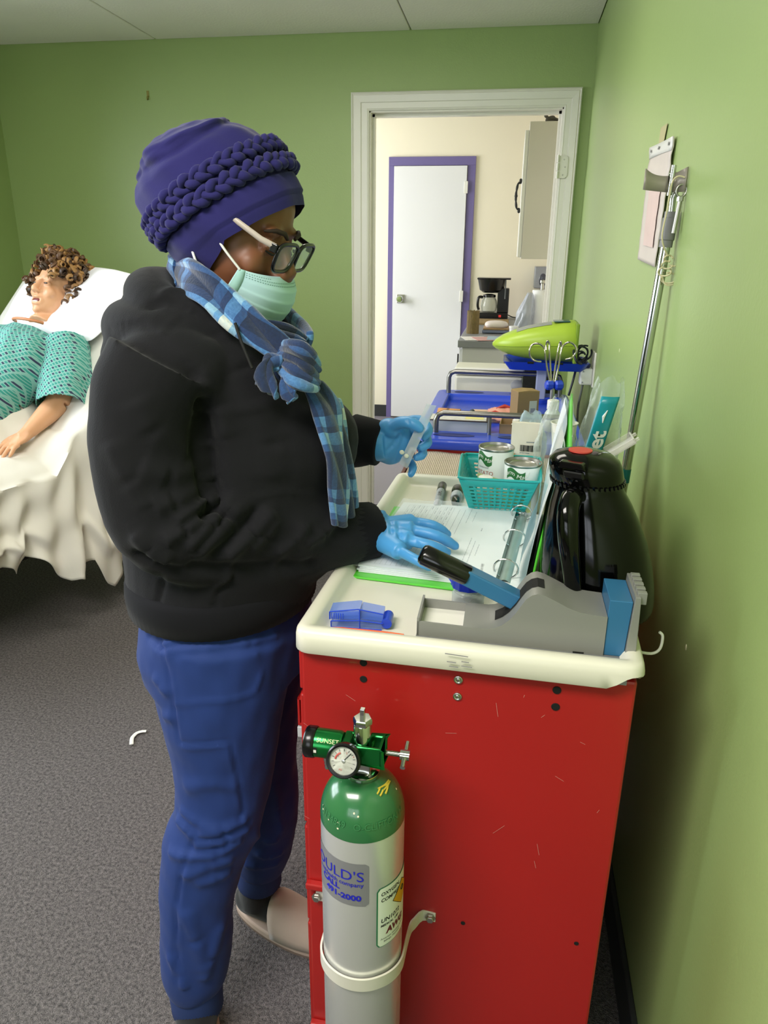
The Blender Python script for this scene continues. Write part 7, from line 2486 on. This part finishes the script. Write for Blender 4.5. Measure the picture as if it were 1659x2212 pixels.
# two braids lying round it
def braid(name, hfun, grow, phase, rstr=0.0072):
    N = 150
    for s in range(3):
        pts = []
        for i in range(N + 1):
            t = i / N
            th = lerp(R_(-178), R_(40), t)
            ph = t * math.tau * 8 + s * math.tau / 3 + phase
            h = hfun(th) + 0.0078 * math.sin(ph)
            pts.append(tq(th, h, grow + 0.0045 * math.sin(2 * ph)))
        MB().tube(pts, [rstr * (0.8 + 0.2 * math.sin(i * 0.9 + s)) for i in range(N + 1)], 8).build(name, TURB, tb_, smooth=60)


braid('braid_strand', lambda th: 0.048, 0.0065, 0.0)
braid('braid_strand', lambda th: 0.072 + 0.004 * math.cos(th), 0.0055, 1.2, 0.0066)

# ---- spectacles
SPB = mat('black_acetate', '141416', 0.2)
gl = thing_gl = bpy.data.objects.new('spectacles', None)
put(gl, per, HCN)
gz_ = 0.000                                           # they sit low on the nose
lens_y = 0.104
for s in (1, -1):
    cx2 = s * 0.0345
    out_ = []
    for q in range(32):
        a = q * math.tau / 32
        x = 0.0290 * math.copysign(abs(math.cos(a)) ** 0.55, math.cos(a))
        z = 0.0212 * math.copysign(abs(math.sin(a)) ** 0.55, math.sin(a))
        x *= 1 + 0.10 * (z / 0.0212)
        out_.append((cx2 + s * x, lens_y - 0.10 * (abs(cx2 + s * x) ** 2) * 12 * 0.6 + 0.10 * (z + 0.02), gz_ + z))
    MB(PM).tube(out_, 0.0030, 8, closed=True).build('lens_rim', SPB, gl, smooth=60)
    MB(PM).add(out_, [tuple(range(32))]).build('lens', clear_plastic('lens_glass', 'dfe4e8', 0.03, 0.03, 0.1), gl)
    hx2 = s * 0.066
    MB(PM).tube([(s * 0.0665, 0.099, gz_ + 0.014), (s * 0.0745, 0.078, gz_ + 0.016), (s * 0.079, 0.025, gz_ + 0.026), (s * 0.076, -0.010, gz_ + 0.034)], [0.0030, 0.0028, 0.0026, 0.0024], 8, flat=1.5, up=(0, 0, 1)).build('temple', mat('pale_temple', 'b9aca4', 0.3) if s == 1 else SPB, gl, smooth=60)
    MB(PM).box((s * 0.0675, 0.098, gz_ + 0.012), (0.007, 0.010, 0.012)).build('hinge_block', SPB, gl, bevel=0.001)
MB(PM).tube([(-0.009, lens_y, gz_ + 0.010), (0, lens_y + 0.003, gz_ + 0.013), (0.009, lens_y, gz_ + 0.010)], 0.003, 8).build('bridge', SPB, gl, smooth=60)

# ---- face mask
MASK = mat('aqua_mask_fabric', 'b4d8de', 0.75, var=0.03, vscale=40)
prof_v = [0, 0.08, 0.2, 0.35, 0.5, 0.65, 0.8, 0.92, 1.0]
prof_y = [0.103, 0.113, 0.122, 0.1245, 0.122, 0.117, 0.108, 0.094, 0.080]
prof_z = [-0.031, -0.037, -0.048, -0.062, -0.078, -0.091, -0.106, -0.118, -0.124]


def mq(u, v, off=0.0):
    yc = np.interp(v, prof_v, prof_y)
    zc2 = np.interp(v, prof_v, prof_z)
    x = 0.0690 * math.sin(u * R_(86))
    f2 = abs(u) ** 2.1
    ye = 0.058 - 0.016 * v
    ze = lerp(-0.036, -0.100, v)
    y = lerp(yc, ye, f2)
    z = lerp(zc2, ze, abs(u) ** 1.6)
    pl2 = 0.0016 * sum(1 / (1 + math.exp(-(v - q) * 160)) for q in (0.36, 0.52, 0.68)) * (1 - abs(u) ** 4) - 0.0022 * (1 - abs(u) ** 4)
    n_ = Vector((math.sin(u * 1.3), math.cos(u * 1.3), 0))
    return PM @ (Vector((x, y, z)) + n_ * (off + pl2))


msk = MB().grid([[mq(u, v) for u in np.linspace(-1, 1, 45)] for v in np.linspace(0, 1, 60)]).build('face_mask', MASK, per, smooth=80, solid=0.0014)
for v in (0.035, 0.075, 0.115):
    st = MB()
    for i in range(46):
        u = lerp(-0.93, 0.93, i / 45)
        st.add([mq(u, v, 0.0011), mq(u + 0.020, v, 0.0011), mq(u + 0.020, v + 0.012, 0.0011), mq(u, v + 0.012, 0.0011)], [(0, 1, 2, 3)])
    st.build('stitch_line', mat('mask_stitch', '5f8a86', 0.8), msk)['kind'] = 'stuff'
for u in (-0.94, 0.94):
    MB().grid([[mq(u + 0.05 * q, v, 0.0012) for q in (-1, 0, 1)] for v in np.linspace(0.0, 1, 20)]).build('mask_binding', mat('mask_binding', '9cc8c1', 0.75), msk, smooth=70, solid=0.001)
for s in (1, -1):
    for v, zz2, yy2 in ((0.02, 0.004, -0.004), (0.98, -0.036, -0.022)):
        p0 = mq(s * 0.97, v, 0.001)
        p1 = PM @ Vector((s * 0.0735, yy2, zz2))
        mid_ = p0.lerp(p1, 0.5) + (PM.to_3x3() @ Vector((s * 0.007, 0, 0)))
        MB().tube([Vector(q) for q in smoothpath([p0, mid_, p1], 6)], 0.0019, 7).build('ear_loop', mat('white_elastic', 'e6e4e4', 0.7), msk, smooth=60)
# ---- plaid scarf
def plaid(nt, b, new, link):
    tc = new('ShaderNodeTexCoord')
    sx = new('ShaderNodeSeparateXYZ')
    link(tc.outputs['UV'], sx.inputs[0])

    def ramp(src, scale, stops):
        m1 = new('ShaderNodeMath')
        m1.operation = 'MULTIPLY'
        m1.inputs[1].default_value = scale
        link(src, m1.inputs[0])
        m2 = new('ShaderNodeMath')
        m2.operation = 'FRACT'
        link(m1.outputs[0], m2.inputs[0])
        r = new('ShaderNodeValToRGB')
        r.color_ramp.interpolation = 'CONSTANT'
        e = r.color_ramp.elements
        while len(e) > 1:
            e.remove(e[-1])
        e[0].position = 0
        e[0].color = (stops[0][1],) * 3 + (1,)
        for p, v in stops[1:]:
            q = e.new(p)
            q.color = (v, v, v, 1)
        link(m2.outputs[0], r.inputs[0])
        return r.outputs[0]

    a = ramp(sx.outputs[0], 8.5, [(0, 0.12), (0.34, 0.55), (0.48, 0.30), (0.56, 0.85), (0.72, 0.55), (0.82, 0.12)])
    c = ramp(sx.outputs[1], 16.0, [(0, 0.15), (0.28, 0.60), (0.40, 0.30), (0.58, 0.9), (0.74, 0.4), (0.88, 0.12)])
    ad = new('ShaderNodeMix')
    ad.data_type = 'RGBA'
    ad.inputs[0].default_value = 0.5
    link(a, ad.inputs[6])
    link(c, ad.inputs[7])
    n = new('ShaderNodeTexNoise')
    n.inputs['Scale'].default_value = 260
    link(tc.outputs['Object'], n.inputs[0])
    mm = new('ShaderNodeMath')
    mm.operation = 'MULTIPLY_ADD'
    mm.inputs[1].default_value = 0.16
    link(n.outputs['Fac'], mm.inputs[0])
    link(ad.outputs[2], mm.inputs[2])
    cr = new('ShaderNodeValToRGB')
    e = cr.color_ramp.elements
    e[0].position = 0.16
    e[0].color = lin('12203c')
    e[1].position = 0.98
    e[1].color = lin('d3d6cf')
    for p, q in ((0.36, '1c3460'), (0.52, '2c558a'), (0.68, '5c90c4'), (0.84, '8fb6cf')):
        x = e.new(p)
        x.color = lin(q)
    link(mm.outputs[0], cr.inputs[0])
    link(cr.outputs[0], b.inputs['Base Color'])
    b.inputs['Roughness'].default_value = 0.95
    b.inputs['Sheen Weight'].default_value = 0.4
    bp2 = new('ShaderNodeBump')
    bp2.inputs['Strength'].default_value = 0.25
    bp2.inputs['Distance'].default_value = 0.004
    link(n.outputs['Fac'], bp2.inputs['Height'])
    link(bp2.outputs[0], b.inputs['Normal'])


PLAID = node_mat('blue_plaid_fleece', plaid)
scf = bpy.data.objects.new('plaid_scarf', None)
put(scf, per, (-0.33, 1.10, 1.25))


def ribbon(name, ctrl, thick=0.010, u0=0.0, nv=13, wave=0.004, sub=7, pleat=0, seed=0, bulge=0.35):
    """ctrl: (centre, half width vector) pairs; a soft strip of cloth, slightly domed and rippled"""
    C_ = smoothpath([tuple(c) + tuple(h) for c, h in ctrl], sub)
    rows, uvs = [], []
    L = u0
    prev = None
    for i, q in enumerate(C_):
        c, h = Vector(q[:3]), Vector(q[3:])
        nx = C_[min(i + 1, len(C_) - 1)]
        pv = C_[max(i - 1, 0)]
        t = Vector(nx[:3]) - Vector(pv[:3])
        n_ = t.cross(h).normalized()
        if prev is not None:
            L += (c - prev).length
        prev = c
        row = []
        for k in range(nv):
            s = -1 + 2 * k / (nv - 1)
            d_ = h.length * bulge * (1 - s * s) * 0.5 + wave * math.sin(s * 5 + i * 0.35 + seed)
            if pleat:
                d_ += 0.006 * math.sin(s * pleat)
            row.append(c + h * s + n_ * d_)
            uvs.append((L, s * h.length))
        rows.append(row)
    m = MB().grid(rows)
    me = mesh_from(m.v, m.f)
    idx = np.empty(len(me.loops), dtype=np.int32)
    me.loops.foreach_get('vertex_index', idx)
    l = me.uv_layers.new(name='UVMap')
    l.data.foreach_set('uv', np.array(uvs)[idx].reshape(-1))
    return obj_from_mesh(name, me, PLAID, scf, smooth=85, solid=thick, subsurf=1)


# strip from the back of the neck down the near side to the knot (half-width vectors lie across the strip)
A = lambda x, y, Y: Vector(at(x, y, Y=Y))
side_pts = [(A(380, 562, 1.115), A(376, 640, 1.105)), (A(412, 560, 1.045), A(392, 640, 1.030)), (A(462, 588, 1.015), A(428, 655, 1.000)), (A(520, 640, 1.005), A(485, 705, 0.985)), (A(575, 690, 1.005), A(540, 745, 0.985)), (A(625, 728, 1.010), A(585, 778, 0.990)), (A(655, 752, 1.015), A(625, 800, 1.000))]
ribbon('neck_wrap', [((a + b) / 2, (a - b) / 2) for a, b in side_pts], 0.012, 0.0, 15, 0.003, 7, 0, 0, -0.5)
back_pts = [(A(380, 562, 1.110), A(376, 640, 1.100)), (Vector((-0.530, 1.150, 1.395)), Vector((-0.540, 1.155, 1.335))), (Vector((-0.475, 1.235, 1.365)), Vector((-0.490, 1.255, 1.310))), (Vector((-0.390, 1.225, 1.335)), Vector((-0.390, 1.250, 1.275))), (Vector((-0.330, 1.165, 1.300)), Vector((-0.315, 1.185, 1.235))), (Vector((-0.295, 1.100, 1.285)), Vector((-0.290, 1.100, 1.225)))]
ribbon('neck_wrap', [((a + b) / 2, (a - b) / 2) for a, b in back_pts], 0.012, 0.30, 13, 0.003, 7, 0, 2, 0.4)
# second layer under the chin
und = [(A(560, 690, 1.055), A(545, 720, 1.040)), (A(610, 700, 1.065), A(590, 740, 1.045)), (A(645, 715, 1.085), A(640, 760, 1.065)), (A(660, 730, 1.10), A(665, 775, 1.08))]
ribbon('chin_fold', [((a + b) / 2, (a - b) / 2) for a, b in und], 0.010, 0.1, 11, 0.003, 7, 9, 1, -0.3)
# knot: pleated loop over the crossing
kc = A(645, 785, 1.005)
kn_pts = [(A(600, 745, 1.020), A(602, 790, 1.010)), (A(622, 738, 0.985), A(612, 812, 0.985)), (A(650, 742, 0.968), A(632, 832, 0.970)), (A(676, 762, 0.975), A(662, 842, 0.978)), (A(690, 790, 1.00), A(685, 842, 1.00))]
ribbon('knot_loop', [((a + b) / 2, (a - b) / 2) for a, b in kn_pts], 0.012, 0.42, 23, 0.002, 7, 13, 0, -0.6)
MB().ell(A(640, 788, 1.02), (0.034, 0.034, 0.034)).build('knot_core', mat('navy_fleece', '20365f', 0.95), scf, smooth=70)
# short end sticking out to the left below the knot
fl_pts = [(A(612, 768, 0.992), A(600, 800, 0.988)), (A(580, 765, 0.980), A(583, 805, 0.976)), (A(560, 790, 0.968), A(592, 825, 0.968)), (A(550, 815, 0.962), A(600, 848, 0.964)), (A(553, 828, 0.962), A(600, 863, 0.964))]
ribbon('short_end', [((a + b) / 2, (a - b) / 2) for a, b in fl_pts], 0.010, 0.08, 11, 0.003, 6, 0, 3, -0.2)
fl2 = [(A(612, 800, 0.992), A(640, 800, 0.992)), (A(605, 835, 0.972), A(638, 835, 0.976)), (A(612, 860, 0.966), A(640, 850, 0.972)), (A(622, 870, 0.965), A(642, 862, 0.970))]
ribbon('short_end', [((a + b) / 2, (a - b) / 2) for a, b in fl2], 0.010, 0.02, 9, 0.003, 6, 0, 5, -0.2)
# long tail hanging down the front
tail = [(A(648, 830, 1.010), A(698, 826, 1.045)), (A(672, 880, 0.995), A(728, 872, 1.050)), (A(690, 930, 0.995), A(735, 925, 1.055)), (A(702, 985, 1.000), A(742, 985, 1.060)), (A(710, 1040, 1.010), A(745, 1040, 1.065)), (A(716, 1090, 1.020), A(748, 1092, 1.07)), (A(716, 1135, 1.030), A(748, 1138, 1.075))]
ribbon('long_tail', [((a + b) / 2, (a - b) / 2) for a, b in tail], 0.010, 0.93, 13, 0.003, 6, 0, 0, -0.3)
tail2 = [(A(690, 860, 1.05), A(728, 860, 1.10)), (A(715, 930, 1.055), A(745, 930, 1.11)), (A(730, 1000, 1.06), A(756, 1000, 1.115)), (A(738, 1060, 1.065), A(764, 1062, 1.12)), (A(742, 1120, 1.07), A(766, 1122, 1.12))]
ribbon('long_tail', [((a + b) / 2, (a - b) / 2) for a, b in tail2], 0.010, 0.52, 11, 0.004, 6, 0, 2, -0.3)

# ---- gloved hands
GLV = mat('blue_nitrile', '4a96d2', 0.42, sss=0.03, var=0.05, vscale=30)


def finger(m, pts, r):
    P = smoothpath([tuple(p) for p in pts], 4)
    n_ = len(P)
    m.tube([Vector(p) for p in P], [lerp(r, r * 0.80, i / (n_ - 1)) for i in range(n_ - 2)] + [r * 0.66, r * 0.38], 12)
    m.ell(Vector(P[-2]), (r * 0.74,) * 3, None, 10, 8)


# near hand, palm down on the page, fingers spread
hz3 = 0.930
w0 = Vector(ARM_N[-1][:3]) + Vector((0.004, 0.002, -0.002))
gm2 = MB()
K = [at(893, 1128, Z=0.955), at(893, 1146, Z=0.958), at(888, 1168, Z=0.953), at(866, 1192, Z=0.946)]
T = [at(972, 1158, Z=hz3), at(990, 1184, Z=hz3), at(972, 1196, Z=hz3), at(932, 1228, Z=hz3 + 0.002)]
Md = [at(938, 1136, Z=0.955), at(945, 1158, Z=0.955), at(935, 1180, Z=0.949), at(900, 1210, Z=0.945)]
gm2.tube([w0 - Vector((0.03, 0.02, 0)), w0, w0.lerp(K[1], 0.35)], [0.041, 0.041, 0.038], 18, flat=0.95, up=(0, 0, 1))
for k, r in zip(K, (0.014, 0.015, 0.014, 0.013)):
    gm2.tube([w0 + Vector((0.008, 0, 0)), w0.lerp(k, 0.5), k], [0.024, 0.020, r + 0.002], 12)
for k, md2, t, r in zip(K, Md, T, (0.0105, 0.0110, 0.0105, 0.0098)):
    finger(gm2, [k.lerp(w0, 0.15), k, md2, t], r)
# thumb leaves the far side of the palm
tb0 = w0.lerp(K[0], 0.35) + Vector((0.0, 0.015, -0.006))
finger(gm2, [tb0, tb0 + Vector((0.022, 0.030, -0.010)), tb0 + Vector((0.050, 0.040, -0.014))], 0.0115)
gme2 = remesh(gm2, 0.0028, 4)
crease(gme2, [([(815 + 9 * k, 1112 + 3 * k), (822 + 8 * k, 1150), (812 + 10 * k, 1200)], .0035, .0022 * (1 if k % 2 == 0 else -1)) for k in range(6)] + [([(830, 1120), (862, 1165), (850, 1205)], .004, .002), ([(880, 1150), (895, 1165), (905, 1180)], .004, -.002)])
obj_from_mesh('glove', gme2, GLV, per, smooth=80)
# far hand, palm to the camera, thumb pressing the pouch against curled fingers
gm3 = MB()
w1 = Vector(ARM_F[-1][:3]) + Vector((0.010, -0.002, -0.002))
a3 = lambda x, y, Y: Vector(at(x, y, Y=Y))
gm3.tube([w1 - Vector((0.03, -0.004, 0)), w1, w1 + Vector((0.02, 0, 0.002))], [0.037, 0.036, 0.034], 18)
pal = a3(850, 958, 1.385)
gm3.ell(a3(848, 955, 1.385), (0.036, 0.024, 0.047), (0, 0.25, 0))
gm3.ell(a3(835, 960, 1.385), (0.032, 0.028, 0.038))
gm3.ell(a3(845, 925, 1.370), (0.026, 0.019, 0.019), (0, 0.3, 0))
finger(gm3, [a3(838, 930, 1.372), a3(862, 914, 1.352), a3(888, 914, 1.340), a3(910, 927, 1.338)], 0.0135)
for pts, r in (([(862, 915, 1.398), (905, 907, 1.405), (926, 928, 1.378), (914, 946, 1.358)], 0.0108), ([(862, 937, 1.402), (908, 932, 1.410), (924, 956, 1.380), (906, 968, 1.358)], 0.0110), ([(860, 958, 1.402), (900, 957, 1.408), (914, 980, 1.380), (896, 990, 1.358)], 0.0105), ([(858, 978, 1.398), (876, 988, 1.402), (892, 1008, 1.380), (886, 1028, 1.366)], 0.0098)):
    finger(gm3, [a3(*q) for q in pts], r)
gme3 = remesh(gm3, 0.0028, 4)
crease(gme3, [([(866, 935), (850, 960), (835, 975)], .004, -.003), ([(872, 945), (860, 975), (852, 1000)], .004, -.0025), ([(815, 920), (812, 955), (822, 1000)], .005, .003), ([(880, 905), (884, 915), (880, 928)], .003, -.002)])
obj_from_mesh('glove', gme3, GLV, per, smooth=80)

# ---- the clear pill pouch held up
pch = thing('pill_pouch', a3(872, 1008, 1.352), 'narrow clear plastic pouch with two white pills held between gloved fingers', 'pouch')
q4 = [a3(862, 1000, 1.352), a3(880, 1012, 1.352), a3(943, 876, 1.340), a3(922, 872, 1.340)]


def pq(u, v, off=0.0):
    p = q4[0].lerp(q4[1], u).lerp(q4[3].lerp(q4[2], u), v)
    return p + Vector((0, -off - 0.003 * math.sin(u * math.pi), 0))


FILM = clear_plastic('clear_pouch_film', 'e4ecee', 0.32, 0.12)
MB().grid([[pq(u, v) for u in np.linspace(0, 1, 7)] for v in np.linspace(0, 1, 16)]).build('pouch_film', FILM, pch, smooth=70)
MB().grid([[pq(u, v, 0.0035 * math.sin(v * 3.1)) for u in np.linspace(0, 1, 7)] for v in np.linspace(0, 1, 16)]).build('pouch_film', FILM, pch, smooth=70)
for x, y in ((868, 977), (878, 985)):
    c_ = a3(x, y, 1.345)
    MB().ell(c_, (0.0046, 0.0025, 0.0046), None, 14, 8).build('pill', mat('cream_pill', 'e9e8d2', 0.5), pch, smooth=60)
